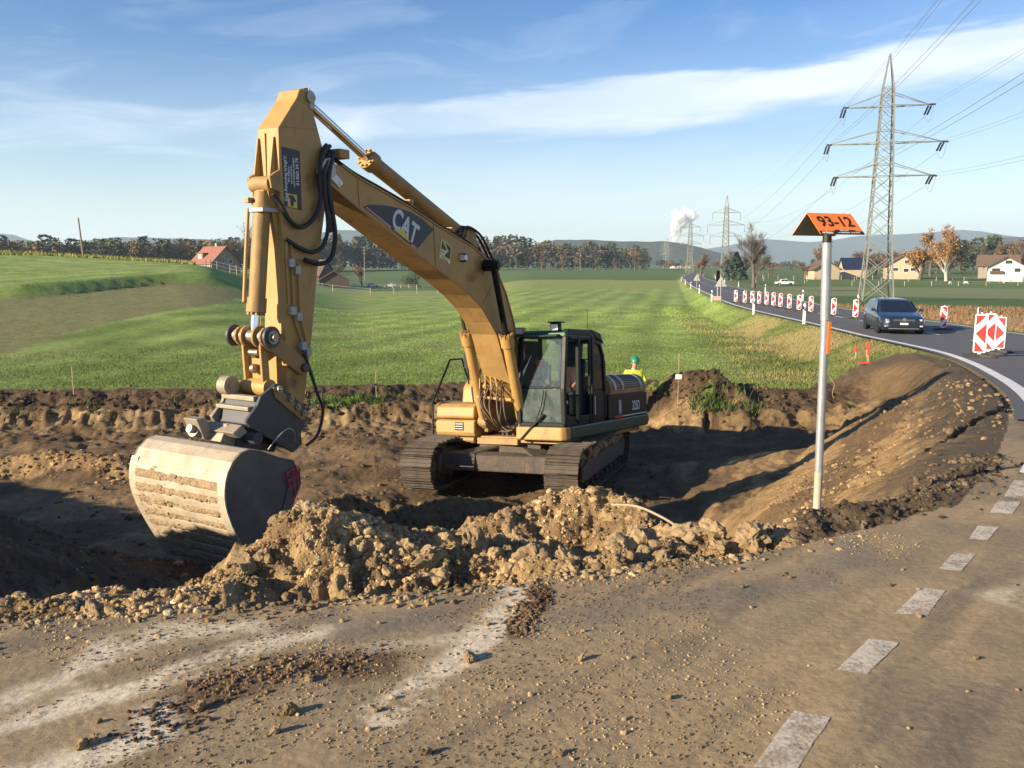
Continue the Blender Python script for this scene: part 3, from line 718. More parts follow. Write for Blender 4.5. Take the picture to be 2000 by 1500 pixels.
def glass(name, tint=(.80, .88, .86), rough=.02, alpha=.25, dirtc=(.33, .36, .35), dirt=.2):
    m = bpy.data.materials.new(name); m.use_nodes = True; n = NT(m.node_tree); n.n.clear()
    o = n.new('ShaderNodeOutputMaterial'); tr = n.new('ShaderNodeBsdfTransparent'); gl = n.new('ShaderNodeBsdfGlossy')
    tr.inputs[0].default_value = (*tint, 1); gl.inputs['Roughness'].default_value = rough
    fr = n.new('ShaderNodeFresnel'); fr.inputs[0].default_value = 1.5
    mx = n.new('ShaderNodeMixShader'); n.link(fr.outputs[0], mx.inputs[0]); n.link(tr.outputs[0], mx.inputs[1]); n.link(gl.outputs[0], mx.inputs[2])
    df = n.new('ShaderNodeBsdfDiffuse'); df.inputs[0].default_value = (*dirtc, 1)
    tc = n.new('ShaderNodeTexCoord'); nz = n.noise(tc.outputs['Object'], 5, 8, .7, .6)
    mx2 = n.new('ShaderNodeMixShader'); n.link(n.ramp(nz, [(.3, max(0, alpha - dirt)), (.75, min(1, alpha + dirt))]), mx2.inputs[0]); n.link(mx.outputs[0], mx2.inputs[1]); n.link(df.outputs[0], mx2.inputs[2])
    n.link(mx2.outputs[0], o.inputs[0]); return m
M_GLS = glass('cab_glass', alpha=.05, dirt=.05)
M_GLD = glass('dusty_cab_glass', tint=(.62, .70, .68), alpha=.36, dirtc=(.20, .235, .22), dirt=.28, rough=.08)

GEX = -2.55
exc = empty('excavator', (.33, 16.5, GEX), R(-120), 'yellow tracked excavator with dark green and black cab in the excavation', 'excavator')
# the machine stands on soft uneven soil: it leans back and to its right
TILT = Matrix.Translation((1.2, 1.4, 1.11)) @ Matrix.Rotation(R(4.2), 4, 'X') @ Matrix.Rotation(R(-5.2), 4, 'Y') @ Matrix.Translation((-1.2, -1.4, -1.11))
UND = Matrix.Translation((.1, .0, .02)) @ Matrix.Rotation(R(2.4), 4, 'X') @ Matrix.Rotation(R(-3.2), 4, 'Y') @ Matrix.Rotation(R(11), 4, 'Z')
def part(mb, name, m, parent=exc, bevel=0.012, xf=None, label=None, seg=2):
    o = mb.build(name, m, parent, bevel, xf=xf, seg=seg)
    if label: o['label'] = label
    return o

def text_mesh(s, m, name, size=1.0, ext=0.001, bold=0.0, squeeze=1.0):
    cu = bpy.data.curves.new(name, 'FONT'); cu.body = s; cu.size = size; cu.extrude = ext; cu.offset = bold; cu.align_x = 'CENTER'; cu.align_y = 'CENTER'; cu.resolution_u = 3
    ob = bpy.data.objects.new(name, cu); COL.objects.link(ob)
    bpy.context.view_layer.update()
    me = bpy.data.meshes.new_from_object(ob.evaluated_get(bpy.context.evaluated_depsgraph_get()))
    bpy.data.objects.remove(ob); me.materials.clear(); me.materials.append(m)
    if squeeze != 1.0: me.transform(Matrix.Diagonal((squeeze, 1, 1, 1)))
    return me

def text_on(s, origin, xdir, normal, size, m, parent, name='lettering', bold=0.0, squeeze=1.0, xf=None, ext=.001):
    x = Vector(xdir).normalized(); z = Vector(normal).normalized(); y = z.cross(x)
    M4 = Matrix.Translation(Vector(origin)) @ Matrix((x, y, z)).transposed().to_4x4()
    if xf is not None: M4 = xf @ M4
    me = text_mesh(s, m, name, size, ext, bold, squeeze); me.transform(M4)
    return link_mesh(name, me, parent)

def face_plate(prof, y0, th=.004):
    return MB().prism(prof, y0, y0 + th)

# --- undercarriage -------------------------------------------------
def stadium(L, rad, zc, pitch):
    per = 2 * L + 2 * math.pi * rad; n = int(round(per / pitch)); out = []
    for i in range(n):
        s = i * per / n
        if s < L: p = (-L / 2 + s, zc + rad, 0.0)
        elif s < L + math.pi * rad:
            a = (s - L) / rad; p = (L / 2 + rad * math.sin(a), zc + rad * math.cos(a), a)
        elif s < 2 * L + math.pi * rad: p = (L / 2 - (s - L - math.pi * rad), zc - rad, math.pi)
        else:
            a = math.pi + (s - 2 * L - math.pi * rad) / rad; p = (-L / 2 + rad * math.sin(a), zc + rad * math.cos(a), a)
        out.append(p)
    return out
sh = MB()
sh.box((0, 0, 0), (.178, .60, .022))
for gx, gh in ((-.075, .045), (.0, .030), (.072, .038)): sh.box((gx, 0, gh / 2 + .011), (.018, .60, gh))
sh.box((0, 0, -.045), (.15, .16, .07))
SHOE = sh.mesh('track_shoe', M_TRK)
TRK_C = 1.36
for sgn in (1, -1):
    yc = sgn * TRK_C
    fr = MB()
    fr.prism([(-1.62, .30), (-1.5, .22), (1.45, .22), (1.62, .34), (1.62, .62), (1.35, .70), (-1.35, .70), (-1.62, .60)], yc - .20, yc + .20)
    fr.prism([(-1.75, .28), (1.75, .28), (1.70, .52), (1.25, .60), (-1.25, .60), (-1.75, .52)], yc + sgn * .20 - .012, yc + sgn * .20 + .05 * sgn)
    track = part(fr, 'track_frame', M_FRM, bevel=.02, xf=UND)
    if sgn == 1: track['label'] = 'grey track frame plate facing the road'
    me_prev = None
    for i, (px_, pz_, a) in enumerate(stadium(3.66, .40, .46, .190)):
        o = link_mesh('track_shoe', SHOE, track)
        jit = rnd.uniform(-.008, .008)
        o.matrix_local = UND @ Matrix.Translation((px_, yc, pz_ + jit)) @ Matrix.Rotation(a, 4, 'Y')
    rl = MB()
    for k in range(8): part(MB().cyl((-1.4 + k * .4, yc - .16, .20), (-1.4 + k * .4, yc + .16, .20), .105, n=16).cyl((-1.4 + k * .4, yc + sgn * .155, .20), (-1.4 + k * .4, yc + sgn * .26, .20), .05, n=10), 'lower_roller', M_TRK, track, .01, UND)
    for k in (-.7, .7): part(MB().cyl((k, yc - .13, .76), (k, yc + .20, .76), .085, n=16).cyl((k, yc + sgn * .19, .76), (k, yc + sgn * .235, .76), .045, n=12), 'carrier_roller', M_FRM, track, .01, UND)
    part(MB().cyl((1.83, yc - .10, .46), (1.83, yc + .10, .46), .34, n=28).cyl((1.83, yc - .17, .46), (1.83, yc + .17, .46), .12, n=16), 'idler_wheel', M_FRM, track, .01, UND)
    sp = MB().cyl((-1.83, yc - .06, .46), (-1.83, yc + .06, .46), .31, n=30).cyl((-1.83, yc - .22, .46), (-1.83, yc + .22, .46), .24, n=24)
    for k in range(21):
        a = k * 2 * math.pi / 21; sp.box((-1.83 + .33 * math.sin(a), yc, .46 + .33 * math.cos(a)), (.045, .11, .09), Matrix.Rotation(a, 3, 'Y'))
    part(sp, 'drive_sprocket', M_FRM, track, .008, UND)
    mud = MB()                                                          # soil packed along the frame
    for k in range(26):
        x_ = -1.5 + k * .12 + rnd.uniform(-.05, .05); mud.box((x_, yc + sgn * rnd.uniform(.08, .22), .70 + rnd.uniform(-.04, .05)), (rnd.uniform(.1, .2), rnd.uniform(.12, .26), rnd.uniform(.05, .15)), Matrix.Rotation(rnd.uniform(0, 3), 3, (rnd.random(), rnd.random(), rnd.random())))
    part(mud, 'packed_mud', M_MUD, track, .02, UND)['kind'] = 'stuff'
cb = MB()
cb.prism([(-1.0, .50), (1.0, .50), (.95, .86), (-.95, .86)], -.62, .62)
for sx_ in (-1, 1):
    for sy_ in (-1, 1):
        cb.prism([(sx_ * 1.35 - .22, .36), (sx_ * 1.35 + .22, .36), (sx_ * 1.28 + .18, .66), (sx_ * 1.28 - .18, .66)], min(sy_ * .5, sy_ * 1.2), max(sy_ * .5, sy_ * 1.2))
        cb.bar((sx_ * .75, sy_ * .3, .63), (sx_ * 1.3, sy_ * .75, .53), .42, .28)
cb.prism([(1.15, .34), (1.48, .34), (1.45, .64), (1.18, .68)], -1.2, 1.2)
part(cb, 'carbody', M_TRK, xf=UND, bevel=.03)  # dark muddy tone, partly standing in for shadow on the carbody
ring = MB().cyl((0, 0, .86), (0, 0, .99), .70, n=48).cyl((0, 0, .985), (0, 0, 1.10), .76, n=48)
for k in range(40):
    a = k * 2 * math.pi / 40; ring.cyl((.735 * math.cos(a), .735 * math.sin(a), .90), (.735 * math.cos(a), .735 * math.sin(a), .97), .024, n=8)
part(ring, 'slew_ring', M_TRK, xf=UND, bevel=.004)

# --- upper structure -----------------------------------------------
part(MB().bb(-2.5, 1.05, -1.36, 1.36, 1.02, 1.13).bb(-.6, 1.12, -.52, .38, .98, 1.10), 'deck_frame', M_YELD, xf=TILT)
sk = MB(); sk.prism([(1.00, 1.44), (1.00, .42), (1.25, .42), (1.25, 1.36), (1.17, 1.44)], 1.10, 1.345, axis='z')
part(sk, 'front_skirt', M_YEL, xf=TILT, bevel=.03)
part(MB().prism([(1.00, 1.10), (1.00, 1.345), (-2.86, 1.345), (-2.90, 1.22), (-2.82, 1.10)], 1.22, 1.442), 'side_skirt', M_GRN, xf=TILT, bevel=.03, label='dark green lower skirt of the excavator body')
# right-hand boxes (tank, tool box)
rb = MB().prism([(1.16, 1.12), (1.20, 1.20), (1.20, 1.40), (1.16, 1.44), (.2, 1.44), (.2, 1.12)], -1.42, -.52)
part(rb, 'tool_box', M_YEL, xf=TILT, bevel=.035, seg=3)
part(MB().prism([(1.15, 1.455), (1.19, 1.50), (1.17, 1.68), (1.05, 1.74), (.2, 1.74), (.2, 1.455)], -1.41, -.53), 'tool_box', M_YEL, xf=TILT, bevel=.035, seg=3)
part(MB().prism([(1.15, .99), (1.20, 1.04), (1.19, 1.105), (.2, 1.105), (.2, .99)], -1.40, -.54), 'step_plate', M_YELD, xf=TILT, bevel=.02)
vt = MB()
for k in range(3): vt.box((1.205, -.86, 1.27 + k * .045), (.012, .17, .018))
part(vt, 'vent_grille', M_GRYM, xf=TILT, bevel=0)['kind'] = 'stuff'
part(MB().bb(1.19, 1.2035, -.96, -.76, 1.235, 1.39), 'vent_opening', M_BLK, xf=TILT, bevel=0)
part(MB().bb(1.19, 1.212, -1.20, -.93, 1.055, 1.09), 'reflector', M_RED, xf=TILT, bevel=.002)
part(MB().prism([(.35, 1.12), (.35, 1.75), (.30, 2.05), (.12, 2.20), (-1.25, 2.20), (-1.25, 1.12)], -1.38, -.56), 'hydraulic_tank', M_YEL, xf=TILT, bevel=.08, seg=4)
part(MB().bb(.352, .364, -.92, -.70, 1.86, 1.90), 'red_label', M_RED, xf=TILT, bevel=0)
part(MB().tube([(1.22, -1.46, 1.05), (1.24, -1.46, 1.75), (1.12, -1.46, 1.92), (.60, -1.46, 2.60), (.20, -1.44, 2.62), (.05, -1.40, 2.2)], .021), 'handrail', M_BLK, xf=TILT, bevel=0)
part(MB().tube([(.40, -1.15, 2.1), (.42, -1.15, 2.48), (.44, -1.10, 2.70)], .018).bb(.42, .455, -1.22, -1.0, 2.42, 2.74), 'mirror', M_BLK, xf=TILT, bevel=.01)
# engine housing, counterweight
part(MB().bb(-2.80, -.72, .38, 1.425, 1.35, 1.83).bb(-2.62, -2.60, .4, 1.40, 1.2, 1.7), 'engine_side_panel', M_BLK, xf=TILT, bevel=.03)
part(MB().prism([(-2.35, 1.12), (-2.95, 1.14), (-3.05, 1.30), (-3.03, 1.78), (-2.92, 1.90), (-2.35, 1.92)], -1.36, 1.30), 'counterweight', M_BLK, xf=TILT, bevel=.08, seg=4)
part(MB().prism([(-1.25, 1.12), (-2.36, 1.12), (-2.36, 1.98), (-1.25, 1.98)], -1.38, .36), 'engine_cover', M_YELD, xf=TILT, bevel=.06, seg=3)
hoodp = [(1.43, 1.835)] + [(1.16 + .27 * math.cos(R(q)), 1.95 + .27 * math.sin(R(q))) for q in range(0, 91, 9)] + [(.40, 2.23), (.40, 1.835)]
part(MB().prism(hoodp, -2.74, -.86, axis='x'), 'engine_hood', M_YELD, xf=TILT, bevel=.03, label='olive yellow hood with dark louvres and pale bands')
lv = MB()
for k in range(9):
    t = k / 8; a = R(4 + 78 * t); yy = 1.16 + .272 * math.cos(a); zz = 1.95 + .272 * math.sin(a)
    part(MB().box((-1.80, yy, zz), (1.62, .012, .024), Matrix.Rotation(a, 3, 'X')), 'louvre_slat', M_BLK, xf=TILT, bevel=0)
for x_ in (-1.02, -1.42, -2.42):
    bd = MB()
    for k in range(10):
        a0 = R(-6 + 9.6 * k); a1 = R(-6 + 9.6 * (k + 1))
        bd.add([(x_ - .07, 1.16 + .281 * math.cos(a0), 1.95 + .281 * math.sin(a0)), (x_ + .07, 1.16 + .281 * math.cos(a0), 1.95 + .281 * math.sin(a0)), (x_ + .07, 1.16 + .281 * math.cos(a1), 1.95 + .281 * math.sin(a1)), (x_ - .07, 1.16 + .281 * math.cos(a1), 1.95 + .281 * math.sin(a1))], [(0, 1, 2, 3)], True)
    o = part(bd, 'hood_band', M_GRYM, xf=TILT, bevel=0); sd = o.modifiers.new('t', 'SOLIDIFY'); sd.thickness = .006
part(MB().bb(-2.78, -1.02, 1.426, 1.431, 1.375, 1.395), 'white_stripe', M_WHT, xf=TILT, bevel=0)
part(MB().bb(-1.45, -1.02, 1.426, 1.432, 1.36, 1.41), 'red_stripe', M_RED, xf=TILT, bevel=0)
part(MB().bb(-1.36, -1.22, 1.426, 1.432, 1.44, 1.72), 'grey_vent', M_GRYM, xf=TILT, bevel=.004)
text_on('325D', (-2.16, 1.428, 1.56), (-1, 0, 0), (0, 1, 0), .27, M_LET, exc, 'model_number', bold=.006, squeeze=.72, xf=TILT)
text_on('LN', (-2.60, 1.428, 1.555), (-1, 0, 0), (0, 1, 0), .24, mat('dark_red_print', (.10, .028, .026), .5), exc, 'model_suffix', bold=.004, squeeze=.65, xf=TILT)
part(MB().cyl((-1.55, -.35, 1.95), (-1.55, -.35, 2.45), .06, n=14), 'exhaust_pipe', M_TRK, xf=TILT, bevel=0)
# rail of grab handles behind the cab
part(MB().tube([(-.95, 1.25, 2.2), (-.95, 1.25, 2.52), (-.98, 1.0, 2.56), (-.98, .5, 2.56), (-.95, .45, 2.2)], .018).box((-.97, .86, 2.40), (.02, .7, .24)), 'rear_guard', M_BLK, xf=TILT, bevel=0)

# --- cab ------------------------------------------------------------
CY0, CY1 = .45, 1.43
cab = part(MB().bb(-.55, 1.215, CY0 + .02, CY1 - .02, 1.345, 1.42), 'cab', M_BLK, xf=TILT, bevel=.015, label='black cab with open door frame and dusty lower windscreen')
def cbar(pts, name='cab_post', w_=.07, m=M_BLK):
    mb = MB()
    for p, q in zip(pts, pts[1:]): mb.bar(p, q, w_)
    for p in pts[1:-1]: mb.box(p, (w_, w_, w_))
    return part(mb, name, m, cab, .012, TILT)
def cpoly(prof, y0, y1, name, m=M_BLK): return part(MB().prism(prof, y0, y1), name, m, cab, .012, TILT)
# front posts lean back slightly towards the roof
for yy in (CY0 + .035, CY1 - .035): cbar([(1.19, yy, 1.40), (1.21, yy, 2.0), (1.10, yy, 2.98)], w_=.085)
cbar([(.62, CY1 - .03, 1.38), (.60, CY1 - .03, 3.0)], w_=.075)                       # door rear posts
cbar([(.02, CY1 - .03, 1.38), (.02, CY1 - .03, 3.0)], w_=.10)
cbar([(.16, CY1 - .005, 1.40), (.16, CY1 - .005, 2.95)], w_=.05)
cbar([(.02, CY1 - .03, 2.92), (-.34, CY1 - .03, 2.86), (-.50, CY1 - .03, 2.62), (-.56, CY1 - .03, 2.0), (-.56, CY1 - .03, 1.40)], w_=.07)
cbar([(-.50, CY0 + .03, 1.40), (-.50, CY0 + .03, 2.95)], w_=.08)
cbar([(.35, CY0 + .03, 1.40), (.35, CY0 + .03, 2.98)], w_=.07)
cbar([(.98, CY1 - .03, 2.96), (.02, CY1 - .03, 2.96)], w_=.06)
cbar([(1.18, CY0, 2.06), (1.18, CY1, 2.06)], 'windscreen_rail', .035)
part(MB().prism([(1.14, 2.96), (1.14, 3.05), (1.05, 3.10), (.10, 3.10), (-.30, 3.04), (-.44, 2.88), (-.38, 2.86), (-.25, 2.94), (.1, 2.96)], CY0, CY1), 'cab_roof', M_GRN, cab, .03, TILT)
part(MB().bb(.05, 1.05, CY1 - .10, CY1 + .01, 3.0, 3.12).prism([(-.05, 3.0), (.12, 3.12), (.05, 3.13), (-.35, 3.06), (-.5, 2.86)], CY1 - .08, CY1 + .012), 'roof_rail', M_BLK, cab, .02, TILT)
part(MB().prism([(1.26, 2.98), (1.27, 3.0), (1.0, 3.05), (1.0, 3.02)], CY0 - .06, CY1 - .12), 'sun_visor', M_GRN, cab, .004, TILT)
for yy, zz, s_, mm in ((CY0 + .02, 3.10, .17, M_YELD), (CY1 - .22, 3.15, .19, M_BLK)):
    lh = part(MB().bb(1.04, 1.16, yy - s_ / 2, yy + s_ / 2, zz - s_ * .40, zz + s_ * .42), 'work_lamp', mm, cab, .02, TILT)
    part(MB().bb(1.158, 1.168, yy - s_ * .38, yy + s_ * .38, zz - s_ * .28, zz + s_ * .28), 'work_lamp_lens', M_LENS, cab, .004, TILT)
part(MB().bb(.96, 1.20, CY1 - .34, CY1 - .10, 3.231, 3.25), 'lamp_shield', M_BLK, cab, .004, TILT)
part(MB().tube([(-.36, 1.15, 3.0), (-.37, 1.15, 3.55)], .005, 5), 'antenna', M_BLK, cab, 0, TILT)
part(MB().bb(1.185, 1.195, CY0 + .08, CY1 - .08, 1.43, 2.04), 'lower_windscreen', M_GLD, cab, 0, TILT, 'dusty pale lower windscreen')
part(MB().prism([(1.192, 2.08), (1.198, 2.08), (1.105, 2.94), (1.099, 2.94)], CY0 + .08, CY1 - .08), 'upper_windscreen', M_GLS, cab, 0, TILT)
part(MB().prism([(-.02, 1.98), (-.02, 2.86), (-.32, 2.82), (-.46, 2.60), (-.52, 1.98)], CY1 - .036, CY1 - .030), 'side_pane', M_GLS, cab, 0, TILT)
part(MB().bb(-.515, -.508, CY0 + .08, CY1 - .08, 1.95, 2.80), 'rear_pane', M_GLS, cab, 0, TILT)
part(MB().bb(.40, 1.12, CY0 + .026, CY0 + .032, 1.55, 2.92), 'right_pane', M_GLS, cab, 0, TILT)
part(MB().prism([(.0, 1.40), (.0, 1.94), (-.30, 1.97), (-.53, 1.92), (-.53, 1.40)], CY1 - .06, CY1 - .01), 'rear_door_panel', M_BLK, cab, .015, TILT)
part(MB().bb(-.02, .58, CY1 - .02, CY1 + .005, 1.40, 1.52), 'door_sill', M_BLK, cab, .01, TILT)
part(MB().bb(-.50, 1.15, CY0 + .05, CY1 - .05, 1.42, 1.45), 'cab_floor', M_RUB, cab, 0, TILT)
part(MB().bb(-.08, -.04, 1.425, 1.434, 1.50, 1.85), 'warning_sticker', M_WHT, cab, 0, TILT)
# seat with a hi-vis jacket thrown over it, consoles, levers
seat = part(MB().bb(-.20, .38, .70, 1.20, 1.78, 1.93).prism([(-.12, 1.9), (-.26, 2.55), (-.14, 2.58), (.02, 1.93)], .72, 1.18), 'operator_seat', M_RUB, cab, .04, TILT)
part(MB().prism([(-.24, 2.52), (-.30, 2.88), (-.20, 2.92), (-.12, 2.90), (-.10, 2.55)], .80, 1.10), 'headrest', M_RUB, cab, .04, TILT)
jk = []
for i in range(9):
    t = i / 8; ring_ = []
    for k in range(12):
        a = 2 * math.pi * k / 12
        ring_.append((.16 + .14 * math.cos(a) * (1 - .35 * t) - .16 * t + .02 * math.sin(5 * a + i), .95 + (.25 - .07 * t) * math.sin(a) + .02 * math.cos(3 * a + i), 1.90 + .52 * t))
    jk.append(ring_)
part(MB().loft(jk), 'jacket', mat('hivis_orange_fabric', (.78, .27, .13), .8, var=.25, vscale=8, dirt=.5, dirtcol=(.62, .66, .62), dscale=3.0), cab, .0, TILT, 'pale orange and white hi-vis jacket over the seat')
part(MB().bb(.0, .62, 1.17, 1.33, 1.50, 1.98).bb(.0, .60, .56, .70, 1.45, 1.98), 'control_console', M_BLK, cab, .05, TILT)
part(MB().tube([(.55, 1.25, 1.95), (.60, 1.24, 2.08), (.58, 1.22, 2.18)], .02).tube([(.55, .63, 1.95), (.60, .64, 2.08), (.58, .66, 2.18)], .02).tube([(.85, .86, 1.44), (.95, .86, 1.75), (.93, .86, 1.95)], .015).tube([(.85, 1.02, 1.44), (.95, 1.02, 1.75), (.93, 1.02, 1.95)], .015), 'control_levers', M_BLK, cab, 0, TILT)
part(MB().bb(.72, .86, .55, .72, 1.85, 2.20), 'monitor', M_GRYM, cab, .01, TILT)
part(MB().prism([(.42, 2.15), (.44, 2.62), (.18, 2.50), (.24, 2.2)], .56, .565), 'pennant', mat('pale_green_cloth', (.42, .60, .36), .8), cab, 0, TILT)
part(MB().bb(.46, .60, .50, .62, 2.42, 2.56), 'first_aid_box', M_RED, cab, .01, TILT)
part(MB().tube([(1.24, 1.02, 2.02), (1.245, .96, 1.72), (1.25, .86, 1.48)], .010).bar((1.25, 1.00, 1.58), (1.26, .52, 1.10), .045, .03), 'wiper', M_BLK, cab, 0, TILT)
wb = part(MB().bb(-.80, -.785, 1.02, 1.28, 2.15, 2.86), 'warning_board', M_WHT, exc, .004, TILT, 'red and white striped board behind the cab')
for k in range(3):
    z0 = 2.18 + k * .24
    part(MB().add([(-.782, 1.03, z0 + .05), (-.782, 1.27, z0 - .02 + .02), (-.782, 1.27, z0 + .13), (-.782, 1.03, z0 + .18)], [(0, 1, 2, 3)]), 'red_stripe', M_RED, wb, 0, TILT)

# --- boom, stick -----------------------------------------------------
boom_top = [(6.0, 5.60), (5.64, 5.54), (5.3, 5.41), (4.76, 5.26), (4.11, 5.07), (3.41, 4.83), (2.95, 4.69), (2.38, 4.51), (1.89, 4.28), (1.62, 4.08), (1.33, 3.72), (1.09, 3.27), (.94, 2.92), (.78, 2.3), (.60, 1.95), (.45, 1.80)]
boom_bot = [(.45, 1.60), (.62, 1.52), (.85, 1.62), (1.10, 1.92), (1.36, 2.40), (1.66, 3.00), (1.87, 3.22), (2.17, 3.50), (2.55, 3.74), (3.08, 4.01), (3.47, 4.17), (4.52, 4.65), (5.43, 5.06), (5.96, 5.33), (6.06, 5.42)]
bw = .25
boom = part(MB().prism(boom_top + boom_bot, -bw, bw), 'boom', M_YEL, bevel=.012)
def edge_strip(pts, off, th, y0, y1, name, m, parent):
    """plate that follows an outline, th thick, standing off it"""
    mb = MB(); A = [Vector((p[0], p[1])) for p in pts]; O = []; I = []
    for i, p in enumerate(A):
        t = (A[min(i + 1, len(A) - 1)] - A[max(i - 1, 0)]).normalized(); nrm = Vector((t.y, -t.x))
        O.append(p + nrm * (off + th)); I.append(p + nrm * off)
    for i in range(len(A) - 1):
        mb.prism([(I[i].x, I[i].y), (I[i + 1].x, I[i + 1].y), (O[i + 1].x, O[i + 1].y), (O[i].x, O[i].y)], y0, y1)
    return part(mb, name, m, parent, .003)
edge_strip(boom_top[1:14], -.004, .022, -bw - .02, bw + .02, 'top_flange', M_YEL, boom)
edge_strip(boom_bot[2:14][::1], -.004, .022, -bw - .02, bw + .02, 'bottom_flange', M_YELD, boom)
part(MB().cyl((.62, -.36, 1.72), (.62, .36, 1.72), .15, n=24), 'boom_foot_pin', M_YELD, boom, .01)
part(MB().bb(.30, 1.0, -.42, -.33, 1.05, 1.95).bb(.30, 1.0, .33, .40, 1.05, 1.95), 'boom_foot_bracket', M_YELD, exc, .02)
for sgn in (1, -1):
    part(MB().cyl((2.03, sgn * .24, 4.22), (2.03, sgn * .50, 4.22), .10, n=20).cyl((2.03, sgn * .49, 4.22), (2.03, sgn * .53, 4.22), .062, n=16), 'boom_cylinder_pin', M_BLK, boom, .01)
    yb = sgn * .42; p0 = Vector((2.03, yb, 4.22)); p1 = Vector((.98, yb, 1.25)); dv = (p1 - p0).normalized(); L = (p1 - p0).length
    cyl_ = part(MB().cyl(p0 + dv * 1.40, p1, .095, n=24).cyl(p0 + dv * 1.30, p0 + dv * 1.52, .125, n=24).cyl(p1 - dv * .05, p1 + dv * .10, .085, n=16), 'boom_cylinder', M_YEL, exc, .01)
    nt_ = MB()
    for k in range(10):
        a = k * math.pi / 5; u = Vector((0, 1, 0)); w2 = dv.cross(u)
        c = p0 + dv * 1.31 + (u * math.cos(a) + w2 * math.sin(a)) * .115; nt_.cyl(c - dv * .05, c + dv * .02, .022, n=6)
    part(nt_, 'gland_bolts', M_YELD, cyl_, 0)
    part(MB().cyl(p0, p0 + dv * 1.38, .055, n=20), 'piston_rod', M_BLK if sgn == 1 else M_CHR, cyl_, 0)
    part(MB().cyl(p1 + Vector((0, -.09, 0)), p1 + Vector((0, .09, 0)), .12, n=20), 'base_eye', M_YELD, cyl_, .01)
# stick cylinder on top of the boom
p0 = Vector((2.30, 0, 4.70)); p1 = Vector((6.08, 0, 6.36)); d0 = Vector((4.77, 0, 5.72)); dv = (d0 - p0).normalized()
sc = part(MB().cyl(p0, d0, .118, n=28).cyl(d0 - dv * .10, d0 + dv * .06, .150, n=28).cyl(p0 - dv * .05, p0 + dv * .2, .135, n=24), 'stick_cylinder', M_YELD, exc, .012)
nt_ = MB()
for k in range(10):
    a = k * math.pi / 5; u = Vector((0, 1, 0)); w2 = dv.cross(u); c = d0 + dv * .06 + (u * math.cos(a) + w2 * math.sin(a)) * .12; nt_.cyl(c - dv * .02, c + dv * .03, .02, n=6)
part(nt_, 'gland_bolts', M_YEL, sc, 0)
part(MB().cyl(d0 - dv * .05, p1, .062, n=24), 'piston_rod', M_CHR, sc, 0)
part(MB().cyl(p1 + Vector((0, -.10, 0)), p1 + Vector((0, .10, 0)), .12, n=20), 'rod_eye', M_YELD, sc, .01)
part(MB().cyl(p0 + Vector((0, -.16, 0)), p0 + Vector((0, .16, 0)), .14, n=20).prism([(2.05, 4.38), (2.55, 4.52), (2.42, 4.82), (2.2, 4.8)], -.17, -.13).prism([(2.05, 4.38), (2.55, 4.52), (2.42, 4.82), (2.2, 4.8)], .13, .17), 'cylinder_bracket', M_YELD, boom, .01)
# stick
sk_out = [(6.20, 6.44), (6.10, 6.40), (6.06, 6.16), (5.93, 5.80), (5.87, 5.62), (5.84, 5.3), (5.88, 5.05), (6.02, 4.46), (6.09, 4.13), (6.22, 3.35), (6.34, 2.80), (6.40, 2.50), (6.50, 2.38), (6.62, 2.42), (6.70, 2.62), (6.71, 3.39), (6.68, 3.82), (6.67, 4.45), (6.70, 4.95), (6.70, 5.30), (6.69, 5.90), (6.36, 6.30), (6.30, 6.42)]
sw = .18
stick = part(MB().prism(sk_out, -sw, sw), 'stick', M_YEL, bevel=.012)
part(MB().bb(6.695, 6.712, -.05, -.035, 4.95, 5.85).prism([(6.70, 4.55), (6.72, 4.55), (6.84, 5.12), (6.72, 5.78), (6.70, 5.80)], -.165, -.145).prism([(6.70, 4.55), (6.72, 4.55), (6.84, 5.12), (6.72, 5.78), (6.70, 5.80)], .10, .12), 'stick_rib', M_YEL, stick, .004)
part(MB().cyl((5.93, -.30, 5.48), (5.93, .30, 5.48), .13, n=24), 'stick_pin', M_PIN, stick, .01)
part(MB().prism([(5.98, 5.42), (5.90, 5.52), (5.66, 5.34), (5.70, 5.24)], .256, .275).cyl((5.70, .25, 5.31), (5.70, .29, 5.31), .035, n=10), 'pin_lock_plate', M_WHT, stick, .01, label='pale lock plate on the boom and stick pin')
part(MB().prism([(6.16, 6.46), (6.06, 6.40), (6.05, 6.20), (6.14, 6.20)], sw + .002, sw + .02), 'pin_lock_plate', M_GRYM, stick, .01)
part(MB().cyl((6.13, -.24, 6.35), (6.13, .215, 6.35), .075, n=18), 'rod_pin', M_PIN, stick, .008)
# bucket cylinder in front of the stick
p0 = Vector((6.80, 0, 5.22)); p1 = Vector((7.04, 0, 3.40)); dv = (p1 - p0).normalized()
bc = part(MB().cyl(p0 + dv * .10, p0 + dv * 1.46, .105, n=28).cyl(p0 + dv * 1.40, p0 + dv * 1.58, .122, n=28).cyl(p0 + dv * .25, p0 + dv * .33, .125, n=24), 'bucket_cylinder', M_YELD, exc, .008)
part(MB().cyl(p0 + dv * 1.55, p1, .060, n=24), 'piston_rod', M_CHR, bc, 0)
part(MB().cyl(p0 + Vector((0, -.16, 0)), p0 + Vector((0, .16, 0)), .10, n=20).box(p0 + dv * .06, (.12, .14, .16)), 'base_eye', M_YELD, bc, .01)
part(MB().box(p0 + dv * .32 + Vector((0, .02, 0)), (.27, .27, .05)), 'hose_clamp', M_GRYM, bc, .006)
part(MB().tube([p0 + dv * .3 + Vector((.13, -.10, 0)), p0 + dv * .9 + Vector((.125, -.10, 0)), p0 + dv * 1.45 + Vector((.13, -.08, 0))], .022).box(p0 + dv * .2 + Vector((.12, -.10, 0)), (.12, .09, .06)), 'cylinder_pipe', M_YEL, bc, .0)
nt_ = MB()
